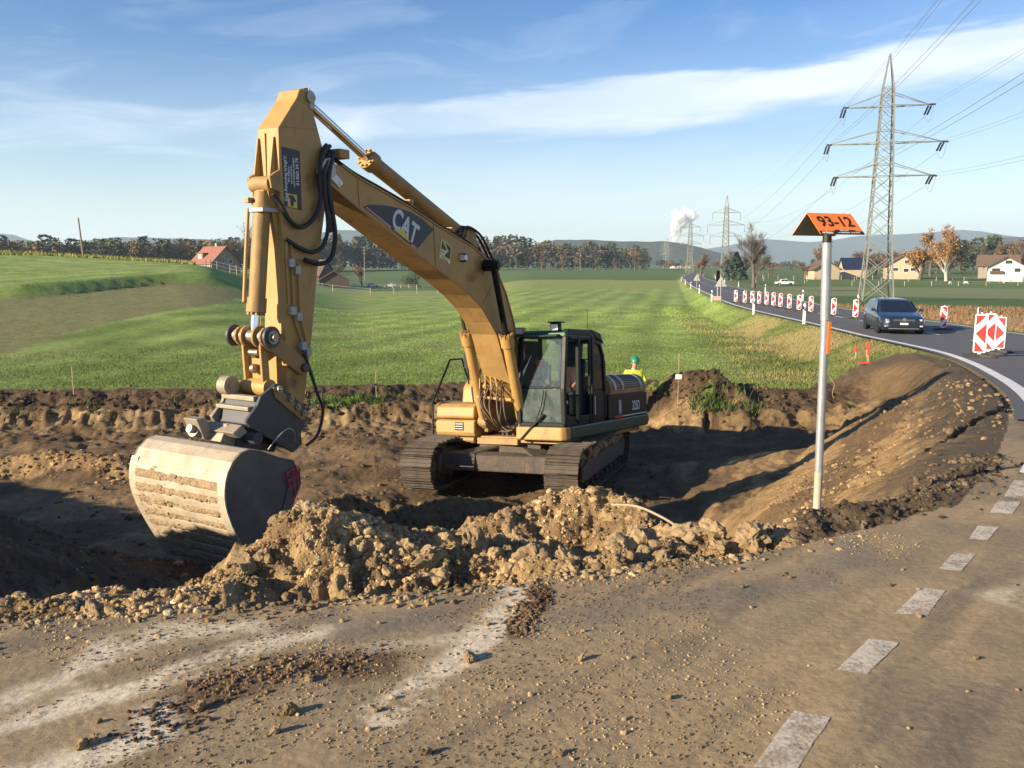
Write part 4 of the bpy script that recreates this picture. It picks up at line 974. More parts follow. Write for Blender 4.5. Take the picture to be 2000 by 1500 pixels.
for k in range(10):
    a = k * math.pi / 5; u = Vector((0, 1, 0)); w2 = dv.cross(u); c = p0 + dv * 1.57 + (u * math.cos(a) + w2 * math.sin(a)) * .092; nt_.cyl(c, c + dv * .045, .022, n=6)
part(nt_, 'gland_bolts', M_YELD, bc, 0)
for _y in (-.175, .175): part(MB().prism([(6.70, 5.12), (6.86, 5.16), (6.88, 5.30), (6.78, 5.36), (6.70, 5.40)], _y - .025, _y + .025), 'cylinder_bracket', M_YELD, stick, .01)

# --- linkage, tilting coupler, bucket ---------------------------------
P1 = (7.06, 3.36); P2 = (7.02, 2.72); P3 = (6.55, 2.50); P4 = (6.46, 2.92)
lk = part(MB().cyl((P1[0], -.34, P1[1]), (P1[0], .34, P1[1]), .085, n=24), 'link_pin', M_PIN, exc, .01)
for yy in (-.34, -.10, .10, .30): part(MB().cyl((P1[0], yy - .018, P1[1]), (P1[0], yy + .018, P1[1]), .135, n=24), 'pin_collar', M_COUPD if abs(yy) > .2 else M_YELD, lk, .006)
part(MB().cyl((P1[0], .33, P1[1]), (P1[0], .385, P1[1]), .05, n=6), 'pin_bolt', M_PIN, lk, 0)
def link_plate(a, b, wa, wb_, y0, y1, name, m, parent=exc):
    A = Vector(a); B = Vector(b); t = (B - A).normalized(); n_ = Vector((-t.y, t.x)); pr = []
    for k in range(7): q = R(90 + 30 * k); pr.append(A + t * (wa * math.cos(q)) + n_ * (wa * math.sin(q)))
    for k in range(7): q = R(-90 + 30 * k); pr.append(B + t * (wb_ * math.cos(q)) + n_ * (wb_ * math.sin(q)))
    return part(MB().prism([(p.x, p.y) for p in pr], y0, y1), name, m, parent, .008)
hl = part(MB().prism([(7.12, 3.30), (7.00, 3.30), (6.98, 2.80), (7.10, 2.80)], -.17, -.13).prism([(7.12, 3.30), (7.00, 3.30), (6.98, 2.80), (7.10, 2.80)], .13, .17).prism([(7.03, 3.08), (6.99, 3.08), (6.98, 2.74), (7.02, 2.74)], -.14, .14).cyl((P2[0], -.20, P2[1]), (P2[0], .20, P2[1]), .11, n=24), 'power_link', M_YEL, exc, .012)
part(MB().cyl((7.06, -.075, 3.16), (7.06, .075, 3.16), .04, n=12).cyl((7.08, -.02, 2.96), (7.08, .03, 2.96), .06, n=16), 'lifting_eye', M_PIN, hl, .006)
for sgn in (1, -1): link_plate(P1, P4, .12, .10, sgn * .215 - .02, sgn * .215 + .02, 'side_link', M_YELD)
for sgn in (1, -1): part(MB().cyl((P4[0], sgn * .18, P4[1]), (P4[0], sgn * .29, P4[1]), .055, n=14), 'link_bolt', M_COUPD, stick, .006)
coup_o = [(7.29, 2.66), (7.03, 2.79), (6.9, 2.72), (6.49, 2.38), (6.52, 2.27), (6.64, 2.09), (6.62, 1.95), (6.79, 1.87), (7.47, 2.31), (7.53, 2.40), (7.35, 2.56)]
cp = part(MB().prism([(7.36, 2.50), (7.30, 2.62), (7.05, 2.60), (6.66, 2.16), (6.72, 1.98), (6.84, 1.93), (7.44, 2.33)], -.27, .27), 'tilt_coupler', M_COUPD, exc, .015)
for sgn in (1, -1):
    part(MB().prism(coup_o, sgn * .30 - .025, sgn * .30 + .025), 'coupler_side_plate', M_COUPD if sgn == 1 else M_COUP, cp, .01)
    part(MB().prism([(7.10, 2.76), (7.00, 2.72), (6.56, 2.36), (6.58, 2.26), (6.66, 2.28), (7.08, 2.62)], sgn * .335 - .012, sgn * .335 + .012), 'coupler_doubler', M_YELD, cp, .01)
    for q in ((7.02, 2.72), (6.84, 2.58), (6.62, 2.36), (6.72, 2.46)): part(MB().cyl((q[0], sgn * .33, q[1]), (q[0], sgn * .385, q[1]), .042, n=14).cyl((q[0], sgn * .38, q[1]), (q[0], sgn * .40, q[1]), .020, n=8), 'coupler_bolt', M_PIN, cp, .004)
part(MB().bar((7.30, -.30, 2.63), (7.30, .26, 2.63), .10, .06).bar((7.40, -.30, 2.52), (7.40, .26, 2.52), .09, .05), 'coupler_cross_bar', M_COUP, cp, .01)
part(MB().cyl((7.30, -.30, 2.76), (7.30, -.16, 2.76), .12, n=20).cyl((7.30, -.31, 2.76), (7.30, -.15, 2.76), .05, n=12), 'coupler_eye', M_COUP, cp, .01)
part(MB().prism([(7.58, 2.36), (7.50, 2.26), (7.62, 2.20), (7.72, 2.28)], -.42, .30), 'tilt_bracket', M_COUP, cp, .012)
part(MB().cyl((7.86, -.22, 2.30), (7.30, -.22, 2.08), .085, n=20).cyl((7.92, -.22, 2.325), (7.84, -.22, 2.29), .05, n=12), 'tilt_pivot', M_PIN, cp, .01)
part(MB().prism([(7.80, 2.18), (7.90, 2.44), (7.76, 2.44), (7.66, 2.20)], -.34, -.10).prism([(7.74, 2.16), (7.62, 2.36), (7.48, 2.30), (7.52, 2.06)], -.28, .10), 'bucket_ear', M_COUP, cp, .012)
part(MB().cyl((7.38, .0, 2.16), (7.38, .34, 2.16), .075, n=16).bar((7.52, .05, 2.12), (6.92, .05, 1.93), .20, .10), 'tilt_cylinder', M_COUPD, cp, .01)

back = [(7.19, 1.78), (7.27, 1.93), (7.52, 2.02), (7.79, 2.15), (7.95, 2.19), (8.07, 2.17), (8.19, 2.09), (8.28, 1.96), (8.32, 1.77), (8.305, 1.60), (8.24, 1.40), (8.14, 1.18), (8.02, .95), (7.86, .66)]
BY = .80
bk_ = MB(); inner = []
for i, p in enumerate(back):
    a = Vector(back[max(i - 1, 0)]); b = Vector(back[min(i + 1, len(back) - 1)]); t = (b - a).normalized(); inner.append((p[0] - t.y * -.035 * -1, p[1] + t.x * -.035 * -1))
inner = [(p[0] + (7.72 - p[0]) * .045, p[1] + (1.45 - p[1]) * .045) for p in back]
for i in range(len(back) - 1): bk_.prism([back[i], back[i + 1], inner[i + 1], inner[i]], -BY, BY)
bucket = part(bk_, 'bucket', M_BKT, exc, 0, label='wide ditching bucket with pale worn back and mud between its strips')
side_prof = back + [(7.70, .80), (7.32, 1.38), (7.17, 1.62)]
for sgn in (1, -1):
    part(MB().prism(side_prof, min(sgn * BY, sgn * (BY - .03)), max(sgn * BY, sgn * (BY - .03))), 'bucket_side', M_BKTD, bucket, .006)
    y_a, y_b = sorted((sgn * (BY + .001), sgn * (BY + .018)))
    part(MB().prism([(7.86, .66), (8.02, .95), (8.14, 1.18), (8.24, 1.40), (8.30, 1.62), (8.20, 1.62), (8.10, 1.36), (7.95, 1.08), (7.78, .80)], y_a, y_b).prism([(7.17, 1.62), (7.19, 1.78), (7.34, 1.74), (7.62, 1.05), (7.78, .82), (7.70, .80), (7.32, 1.38)], y_a, y_b), 'side_wear_plate', M_BKTD, bucket, .006)
# spray mark on the near side
for k, (a, b) in enumerate([((7.20, 1.84), (7.42, 1.80)), ((7.19, 1.74), (7.40, 1.70)), ((7.21, 1.64), (7.36, 1.60)), ((7.26, 1.86), (7.24, 1.54)), ((7.34, 1.85), (7.30, 1.48)), ((7.42, 1.82), (7.38, 1.62)), ((7.20, 1.82), (7.20, 1.62)), ((7.24, 1.54), (7.33, 1.44))]):
    part(MB().bar((a[0], BY + .021, a[1]), (b[0], BY + .021, b[1]), .004, .022, up=(0, 1, 0) if False else (0, 0, 1)), 'spray_mark', M_SPR, bucket, 0)
# smooth edge bands and horizontal wear strips across the back
def on_back(t):
    Ls = [0]
    for a, b in zip(back, back[1:]): Ls.append(Ls[-1] + math.hypot(b[0] - a[0], b[1] - a[1]))
    s = t * Ls[-1]
    for i in range(len(back) - 1):
        if s <= Ls[i + 1] + 1e-9:
            u = (s - Ls[i]) / (Ls[i + 1] - Ls[i]); a, b = back[i], back[i + 1]
            tx, tz = (b[0] - a[0]), (b[1] - a[1]); l_ = math.hypot(tx, tz)
            return Vector((a[0] + u * tx, a[1] + u * tz)), Vector((tx, tz)) / l_, Vector((-tz, tx)) / l_
for k in range(8):
    t = .505 + k * .0605; p, tv, nv = on_back(t); hw = .036; h = .014
    if nv.x < 0: nv = -nv
    pr = [p - tv * hw - nv * .004, p + tv * hw - nv * .004, p + tv * hw + nv * h, p - tv * hw + nv * h]
    part(MB().prism([(q.x, q.y) for q in pr], -BY + .10, BY - .10), 'wear_strip', M_BKT, bucket, .004)
for sgn in (1, -1):
    ys = sorted((sgn * (BY - .11), sgn * (BY + .012)))
    mb = MB()
    for k in range(16):
        a, tv, nv = on_back(.47 + k * .033); b, tv2, nv2 = on_back(min(.47 + (k + 1) * .033, .999))
        if nv.x < 0: nv = -nv
        if nv2.x < 0: nv2 = -nv2
        mb.prism([tuple(a - nv * .003), tuple(b - nv2 * .003), tuple(b + nv2 * .016), tuple(a + nv * .016)], ys[0], ys[1])
    part(mb, 'edge_band', M_BKT, bucket, 0)
mud = MB()
for k in range(260):
    t = .50 + .46 * rnd.random(); p, tv, nv = on_back(t)
    if nv.x < 0: nv = -nv
    y_ = rnd.uniform(-BY + .06, BY - .12); slot = abs(((t - .505) / .0605) % 1 - .5)
    if slot < .22 and rnd.random() < .72: s_ = rnd.uniform(.03, .07)
    elif y_ < -.2 and rnd.random() < .5: s_ = rnd.uniform(.03, .075)
    elif rnd.random() < .25: s_ = rnd.uniform(.02, .045)
    else: continue
    _v = rough_rock(k, ICO0V) * np.array([s_ * .35, s_ * rnd.uniform(.6, 1.5), s_ * .5]) + np.array([p.x + nv.x * .004, y_, p.y + nv.y * .004]); mud.add(_v.tolist(), ICO0F.tolist())
part(mud, 'caked_mud', M_MUD, bucket, 0)['kind'] = 'stuff'
for k in range(8):                                                     # thin crust in the grooves
    t = .535 + k * .0605; p, tv, nv = on_back(min(t, .995))
    if nv.x < 0: nv = -nv
    NU = 110; vs_ = []
    yy_ = np.linspace(-BY + .10, BY - .11, NU)
    for j in range(7):
        u_ = (j - 3) / 3; hgt = .013 * (1 - u_ * u_) + .030 * (fbm(yy_ * 22, yy_ * 0 + j * .9 + k * 7, 3, 77) - .5) + .020 * (fbm(yy_ * 4, yy_ * 0 + k * 3.1, 2, 78) - .45) - .006 * (abs(u_) > .9) + .010 * (yy_ < -.25)
        b_, tv_, nv_ = on_back(min(t + u_ * .019, .998))
        if nv_.x < 0: nv_ = -nv_
        vs_ += [(b_.x + nv_.x * h_, y_, b_.y + nv_.y * h_) for y_, h_ in zip(yy_, hgt)]
    part(MB().add(vs_, [(j * NU + i, j * NU + i + 1, (j + 1) * NU + i + 1, (j + 1) * NU + i) for j in range(6) for i in range(NU - 1)]), 'mud_crust', M_MUD, bucket, 0)

# weld seams between plates, grease and wear around the joints
M_GREASE = mat('grease_stain', (.040, .026, .017), .55, var=.3, vscale=6)
def worn_through_soft(m):
    n = NT(m.node_tree); b = n.n['Principled BSDF']; tr = n.new('ShaderNodeBsdfTransparent'); mx = n.new('ShaderNodeMixShader'); o = n.n['Material Output']; tc = n.new('ShaderNodeTexCoord')
    gr = n.new('ShaderNodeVectorMath'); gr.operation = 'LENGTH'; n.link(tc.outputs['Object'], gr.inputs[0])
    f = n.math('SUBTRACT', n.math('MULTIPLY_ADD', n.noise(tc.outputs['Object'], 3.2, 8, .72, .8), 2.2, -.30), gr.outputs['Value'])
    n.link(n.ramp(f, [(.0, 0.0), (.95, .50)]), mx.inputs[0]); n.link(tr.outputs[0], mx.inputs[1]); n.link(b.outputs[0], mx.inputs[2]); n.link(mx.outputs[0], o.inputs[0])
worn_through_soft(M_GREASE)
def stain(x, z, y, rad, parent, sx=1.0):
    pts = [(rad_ * math.cos(a), 0, rad_ * math.sin(a)) for rad_ in (1.0,) for a in [k * math.pi / 12 for k in range(24)]]
    o = link_mesh('grease_stain', MB().add(pts, [tuple(range(24))]).mesh('grease_stain', M_GREASE), parent); o.location = (x, y, z); o.scale = (rad * 1.7 * sx, 1, rad * 1.7)
stain(6.05, 5.30, sw + .0022, .19, stick); stain(6.05, 4.95, sw + .0022, .16, stick, .8); stain(2.14, 4.24, bw + .0022, .20, boom); stain(6.48, 3.05, sw + .0022, .20, stick, .9); stain(6.60, 2.75, sw + .0024, .10, stick); stain(2.45, 4.02, bw + .0024, .10, boom, 1.6)
for a_, b_ in (((5.32, 5.39), (5.30, 5.02)), ((3.55, 4.87), (3.50, 4.21)), ((1.62, 4.05), (2.15, 3.52))): part(MB().bar((a_[0], bw + .001, a_[1]), (b_[0], bw + .001, b_[1]), .008, .016), 'weld_seam', M_YELD, boom, 0)
for a_, b_ in (((6.68, 4.30), (6.06, 4.30)), ((6.66, 5.92), (6.02, 5.96))): part(MB().bar((a_[0], sw + .001, a_[1]), (b_[0], sw + .001, b_[1]), .006, .012), 'weld_seam', M_YELD, stick, 0)

# --- hoses and pipes ---------------------------------------------------
def hose(pts, r, name='hydraulic_hose', m=M_RUB, parent=exc, xf=None): return part(MB().tube(smooth_path(pts, 6), r, 8), name, m, parent, 0, xf)
hose([(5.80, .20, 5.78), (5.95, .24, 5.72), (6.05, .27, 5.58), (6.08, .27, 5.33), (6.08, .26, 5.03), (6.22, .25, 4.81), (6.43, .24, 4.71), (6.61, .23, 4.79), (6.73, .20, 4.99), (6.82, .17, 5.09)], .030)
hose([(5.80, .14, 5.80), (6.01, .24, 5.62), (6.02, .29, 5.12), (5.97, .28, 4.73), (6.07, .27, 4.48), (6.24, .25, 4.40), (6.45, .23, 4.45), (6.66, .21, 4.55)], .028)
hose([(5.82, .28, 5.70), (5.97, .31, 5.34), (5.94, .32, 5.0), (5.87, .31, 4.62), (5.95, .30, 4.33), (6.15, .28, 4.25), (6.38, .24, 4.30)], .032)
hose([(5.84, .24, 5.72), (6.02, .30, 5.45), (6.03, .30, 5.2), (5.98, .29, 4.9), (5.92, .29, 4.66)], .030)
hose([(6.44, .24, 3.10), (6.36, .26, 2.85), (6.30, .30, 2.58), (6.22, .32, 2.33), (6.33, .32, 2.03), (6.55, .33, 1.92)], .020)
hose([(7.30, .42, 2.02), (7.25, .52, 2.16), (7.05, .50, 2.24), (6.86, .42, 2.16), (6.80, .36, 2.03)], .009, 'steel_braid_hose', M_GRYM)
for k, (yy, zz) in enumerate(((.19, .07), (.11, .09), (-.05, .07), (-.16, .09))):
    pth = [(p[0], yy, p[1] + zz) for p in boom_top[1:11]]
    hose([(5.82, yy, 5.72)] + pth, .019, 'boom_pipe', M_BLK if k % 2 == 0 else M_YELD, boom)
for k, yy in enumerate((.20, .12, .02, -.1)):
    hose([(2.70, yy, 4.72), (2.50, yy, 4.86), (2.10, yy, 4.74), (1.78, yy, 4.44), (1.52, yy, 4.10), (1.42, yy, 3.92)], .022, 'boom_hose', M_RUB, boom)
for _c, _d in (((5.60, .10, 5.70), (.20, .36, .12)), ((4.1, .06, 5.17), (.10, .40, .07)), ((3.0, .06, 4.80), (.10, .42, .07))): part(MB().box(_c, _d), 'pipe_clamp', M_YELD, boom, .01)
for pts in ([(6.65, .205, 4.56), (6.66, .205, 4.3), (6.65, .205, 3.9), (6.65, .205, 3.75)], [(6.57, .205, 4.52), (6.57, .205, 4.2), (6.56, .205, 3.6), (6.48, .205, 3.35), (6.42, .205, 3.22)], [(6.46, .205, 4.25), (6.46, .205, 3.7), (6.42, .205, 3.45), (6.36, .205, 3.24)]):
    hose(pts, .014, 'stick_pipe', M_YEL, stick)
for q in ((6.60, 4.26), (6.50, 4.17), (6.60, 3.66), (6.50, 3.58), (6.44, 3.20), (6.35, 3.12)): part(MB().box((q[0], .215, q[1]), (.09, .07, .11)), 'pipe_fitting', M_GRYM, stick, .008)
for k in range(7):                                                     # hoses hanging in front of the boom foot
    y0 = -.30 + k * .085; q_ = rnd.uniform(-.07, .07); hose([(1.10, y0 * .7 + q_, 2.20 - .07 * (k % 3)), (1.30 + q_, y0 + q_, 1.98 + q_), (1.38 - .5 * q_, y0 + rnd.uniform(-.05, .05), 1.66), (1.34 + q_, y0 * .8 + .10 + rnd.uniform(-.06, .06), 1.36), (1.02, y0 * .7 + .08, 1.10 + abs(q_))], rnd.choice((.015, .019, .022)), 'hanging_hose', rnd.choice((M_HOSE, M_HOSE, M_RUB)))
part(MB().bar((1.30, -.40, 1.78), (1.30, .36, 1.78), .05, .05), 'hose_rail', M_YEL, exc, .008)
for k in range(4): hose([(1.05, -.34 + k * .04, 2.05), (1.20, -.36 + k * .1, 2.30 - .04 * k), (1.38, -.28 + k * .13, 1.95)], .015, 'steel_pipe', M_YEL)
part(MB().bb(2.70, 2.80, .256, .33, 4.28, 4.42), 'boom_lamp', M_BLK, boom, .015)
part(MB().cyl((2.80, .295, 4.35), (2.812, .295, 4.35), .05, n=16).cyl((2.75, .33, 4.35), (2.75, .337, 4.35), .05, n=16), 'lamp_lens', M_LENS, boom, 0)

# --- print on boom and stick -------------------------------------------
NY = (0, 1, 0)
dec = part(face_plate([(5.23, 5.03), (5.08, 5.07), (4.75, 5.08), (4.45, 5.06), (4.15, 5.02), (3.85, 4.93), (3.52, 4.78), (3.68, 4.69), (3.84, 4.57), (3.99, 4.46), (4.3, 4.60), (4.75, 4.82)], bw + .001, .003), 'emblem_decal', M_NAVY, boom, 0)
bd = (Vector((4.02, 4.47)) - Vector((5.2, 5.02))).normalized()
text_on('CAT', (4.27, bw + .005, 4.79), (bd.x, 0, bd.y), NY, .42, M_LET, dec, 'emblem_lettering', bold=.012, squeeze=.78)
part(face_plate([(4.56, 4.745), (4.16, 4.56), (4.31, 4.76)], bw + .0068, .0015), 'emblem_triangle', M_DYEL, dec, 0)
part(face_plate([(5.17, 5.025), (5.14, 5.035), (4.60, 4.78), (4.62, 4.755)], bw + .005, .0015), 'emblem_line', M_PNK, dec, 0)
part(face_plate([(4.12, 4.55), (4.14, 4.525), (4.00, 4.462), (3.98, 4.485)], bw + .005, .0015), 'emblem_line', M_PNK, dec, 0)
stk = part(face_plate([(3.34, 4.65), (3.05, 4.53), (3.10, 4.235), (3.40, 4.35)], bw + .001, .003), 'company_sticker', M_DYEL, boom, 0)
part(face_plate([(3.315, 4.615), (3.075, 4.515), (3.11, 4.32), (3.36, 4.415)], bw + .005, .001), 'sticker_field', M_NAVY, stk, 0)
part(face_plate([(3.30, 4.60), (3.24, 4.58), (3.14, 4.44), (3.26, 4.39), (3.27, 4.36), (3.31, 4.375), (3.31, 4.43), (3.20, 4.475)], bw + .0068, .001), 'sticker_s_mark', M_DYEL, stk, 0)
part(face_plate([(3.34, 4.49), (3.24, 4.45), (3.255, 4.375), (3.355, 4.415)], bw + .0082, .001), 'sticker_plate', M_WHT, stk, 0)
text_on('KEBU', (3.298, bw + .0098, 4.432), (bd.x, 0, bd.y), NY, .046, M_NAVY, stk, 'sticker_lettering', bold=.001, squeeze=.8, ext=.0004)
part(face_plate([(3.385, 4.395), (3.105, 4.285), (3.115, 4.245), (3.395, 4.355)], bw + .005, .001), 'sticker_banner', M_WHT, stk, 0)
text_on('Strassenbau', (3.25, bw + .0066, 4.32), (bd.x, 0, bd.y), NY, .048, M_NAVY, stk, 'sticker_lettering', bold=.001, squeeze=.85, ext=.0004)
pan = part(face_plate([(6.65, 5.68), (6.34, 5.66), (6.34, 4.92), (6.64, 4.96)], sw + .001, .003), 'advert_panel', M_NAVY, stick, 0, label='dark advertising panel with rotated white writing')
for s_, xx, zz, sz, sq in (("Kies-Recycling bringt's!", 6.605, 5.30, .072, .82), ("Wir holen's...", 6.55, 5.36, .046, .85), ("wir brechen's...", 6.505, 5.36, .046, .85), ("...und bringen's wieder!", 6.46, 5.38, .046, .85), ("01/860 34 79", 6.395, 5.40, .075, .85)):
    text_on(s_, (xx, sw + .005, zz), (0, 0, 1), NY, sz, M_WHT, pan, 'panel_lettering', bold=.0008, squeeze=sq, ext=.0005)
part(face_plate([(6.585, 5.12), (6.42, 5.11), (6.42, 4.94), (6.585, 4.96)], sw + .005, .001), 'panel_logo', M_DYEL, pan, 0)
part(face_plate([(6.57, 5.10), (6.49, 5.10), (6.43, 5.03), (6.48, 5.02), (6.49, 4.96), (6.53, 4.97), (6.56, 5.03)], sw + .0065, .001), 'panel_logo_field', M_NAVY, pan, 0)
text_on('KEBU', (6.555, sw + .008, 5.03), (0, 0, 1), NY, .040, M_WHT, pan, 'panel_lettering', bold=.0008, squeeze=.8, ext=.0005)

# ---------------------------------------------------------------- gas pipeline marker on a tube
M_GALV = mat('galvanised_steel', (.40, .405, .41), .42, metal=.55, var=.14, vscale=10, dirt=.18, dirtcol=(.36, .31, .24), dscale=6)
M_OLIVE = mat('unpainted_sheet', (.20, .19, .13), .55, metal=.3, var=.15)
M_PRINT = mat('black_print', (.018, .016, .015), .55, var=.05)
mk = empty('pipeline_marker', (2.15, 5.73, -.02), 0, 'tall grey tube with an orange roof-shaped plate reading 93-12', 'marker post')
part(MB().tube([(0, 0, -.25), (-.004, 0, .30)], .0275, 20), 'tube_foot', mat('mud_stained_steel', (.42, .36, .27), .7, var=.2, dirt=.5, dirtcol=(.33, .25, .15)), mk, 0)
part(MB().tube([(-.004, 0, .28), (-.016, 0, 1.36)], .0275, 20), 'lower_tube', M_GALV, mk, 0)
part(MB().tube([(-.016, 0, 1.34), (-.030, 0, 1.86)], .0315, 20), 'upper_tube', M_GALV, mk, 0)
part(MB().tube([(-.030, 0, 1.84), (-.031, 0, 1.96)], .029, 20), 'tube_cap', M_PRINT, mk, 0)
part(MB().box((.0080, -.0265, 1.22), (.022, .006, .22), Matrix.Rotation(R(18), 3, 'Z')), 'orange_band', M_ORG, mk, 0)
va = Vector((.930, .367, 0)); vb = Vector((.367, -.930, 0)); top_c = Vector((-.022, .01, 2.055)) ; La = .37; hb = .140; hh_ = .142
def rp(u, s, t): return top_c + va * (u * La) + vb * (s * hb * t) - Vector((0, 0, 1)) * (hh_ * t)
for s, m_ in ((1, M_ORG), (-1, M_ORG)):
    n_ = (va.cross(vb * s * hb - Vector((0, 0, hh_)))).normalized()
    if n_.z < 0: n_ = -n_
    A = [rp(-.5, s, 0), rp(.5, s, 0), rp(.5, s, 1), rp(-.5, s, 1)]
    part(MB().add(A + [p - n_ * .003 for p in A], [(0, 1, 2, 3), (7, 6, 5, 4), (0, 4, 5, 1), (1, 5, 6, 2), (2, 6, 7, 3), (3, 7, 4, 0)]), 'roof_plate', m_, mk, 0)
    B = [p - n_ * .0045 for p in A]
    part(MB().add(B, [(0, 1, 2, 3)]), 'plate_underside', M_OLIVE, mk, 0)
    if s == 1:
        dn = (vb * hb - Vector((0, 0, hh_))).normalized()
        C_ = [p + n_ * .001 for p in (rp(-.5, 1, .86), rp(.5, 1, .86), rp(.5, 1, 1), rp(-.5, 1, 1))]
        part(MB().add(C_, [(0, 1, 2, 3)]), 'black_banner', M_PRINT, mk, 0)
        C_ = [p + n_ * .001 for p in (rp(-.14, 1, .80), rp(.33, 1, .80), rp(.33, 1, .865), rp(-.14, 1, .865))]
        part(MB().add(C_, [(0, 1, 2, 3)]), 'banner_tab', M_PRINT, mk, 0)
        text_on('93-12', rp(.015, 1, .43) + n_ * .0012, va, n_, .132, M_PRINT, mk, 'marker_number', bold=.0030, squeeze=.94, ext=.0003)
        text_on('erdgas', rp(-.33, 1, .93) + n_ * .0014, va, n_, .034, M_WHT, mk, 'marker_lettering', bold=.0006, ext=.0003)
        text_on('Schutzzone', rp(.08, 1, .835) + n_ * .0014, va, n_, .016, M_WHT, mk, 'marker_lettering', ext=.0003)
        text_on('vor Grabarbeiten  Tel. 01 271 93', rp(.16, 1, .93) + n_ * .0014, va, n_, .017, M_WHT, mk, 'marker_lettering', ext=.0003, squeeze=.8)
# grass wisp caught on the tube
part(MB().tube(smooth_path([(.03, -.02, .95), (.06, -.03, .90), (.05, -.03, .84), (.065, -.03, .80)], 5), .0015, 4), 'dry_stalk', mat('straw', (.45, .36, .2), .9), mk, 0)

# ---------------------------------------------------------------- guide beacons, roadside posts
M_BWH = mat('beacon_white', (.82, .82, .80), .5, var=.05, dirt=.12, dirtcol=(.45, .40, .33))
M_BRD = mat('beacon_red', (.68, .035, .030), .45, var=.08, vscale=6)
M_BBASE = mat('recycled_rubber', (.035, .033, .032), .85, var=.2, dirt=.4, dirtcol=(.18, .15, .11))
def beacon_proto(flip):
    root = empty('guide_beacon')
    f = -1 if flip else 1
    w2, h0, h1 = .155, .12, 1.14
    rr = []
    for cx, cz, a0 in ((w2 - .05, h1 - .05, 0), (-w2 + .05, h1 - .05, 90), (-w2 + .05, h0 + .05, 180), (w2 - .05, h0 + .05, 270)):
        for k in range(4): a = R(a0 + 30 * k); rr.append((cx + .05 * math.cos(a), cz + .05 * math.sin(a)))
    part(MB().prism(rr, -.022, .022), 'board', M_BWH, root, .006)
    def red(pts, name='red_field'):
        return part(MB().add([(f * p[0], -.0245, p[1]) for p in pts] + [(f * p[0], -.0222, p[1]) for p in pts], [tuple(range(len(pts)))] + [(i, (i + 1) % len(pts), (i + 1) % len(pts) + len(pts), i + len(pts)) for i in range(len(pts))]), name, M_BRD, root, 0)
    e = .125
    red([(-e + .02, 1.11), (e, 1.11), (e, .835), (e - .02, .85)])
    red([(-e, .90), (e, .63), (-e, .36)])
    red([(-e + .02, .15), (e - .02, .41), (e, .425), (e, .15)])
    part(MB().cyl((0, 0, h1), (0, 0, h1 + .05), .028, n=10), 'top_peg', M_BWH, root, 0)
    part(MB().box((0, 0, .10), (.07, .05, .10)), 'socket', M_BWH, root, .005)
    part(MB().prism([(-.40, 0), (-.38, .06), (-.12, .085), (.12, .085), (.38, .06), (.40, 0)], -.20, .20), 'foot', M_BBASE, root, .015)
    return root
bR = beacon_proto(False); bL = beacon_proto(True)
ROW = [(18.73, 70.6), (18.82, 68.2), (19.2, 67.4), (19.4, 66.2), (19.5, 64.6), (19.45, 62.7), (19.15, 60.1), (18.94, 57.55), (18.81, 55.2), (18.6, 52.4), (18.57, 48.6), (18.74, 45.9), (20.75, 45.3), (18.95, 36.9)]
ROW = [(18.72 + .10 * k * (k < 4), 75.0 - 0) for k in range(0)] + ROW
words = ['first', 'second', 'third', 'fourth', 'fifth', 'sixth', 'seventh', 'eighth', 'ninth', 'tenth', 'eleventh', 'twelfth', 'thirteenth']
first = True
for k, (x_, y_) in enumerate(ROW):
    b_ = bR if first else copy_tree(bR); first = False
    b_.scale = (.9, .9, .9); b_.location = (x_, y_, float(zr(math.hypot(x_, y_))) + .019); b_.rotation_euler = (0, 0, R(-8 + rnd.uniform(-5, 5)))
    lab = {13: 'red and white guide beacon standing alone right of the dark car', 12: 'red and white guide beacon half hidden behind the dark car', 11: 'red and white guide beacon just left of the dark car'}.get(k, 'red and white guide beacon on the lane line, %s from the far end' % words[min(k, 12)])
    tag(b_, lab, 'beacon', 'red and white guide beacons on the road')
first = True
for x_, y_, src, rot, lab in ((12.41, 22.2, 'L', -22, 'nearest red and white beacon, arrow pointing left, front of the trio'), (13.30, 23.35, 'L', -24, 'middle red and white beacon of the trio on the road'), (14.15, 24.3, 'R', -30, 'rear red and white beacon of the trio, arrow pointing right'), (19.4, 35.0, 'R', 52, 'shaded beacon turned away, behind the trio of beacons')):
    if src == 'L' and first: b_ = bL; first = False
    else: b_ = copy_tree(bL if src == 'L' else bR)
    b_.location = (x_, y_, float(zr(math.hypot(x_, y_))) + .019); b_.rotation_euler = (0, 0, R(rot)); tag(b_, lab, 'beacon', 'red and white guide beacons on the road')

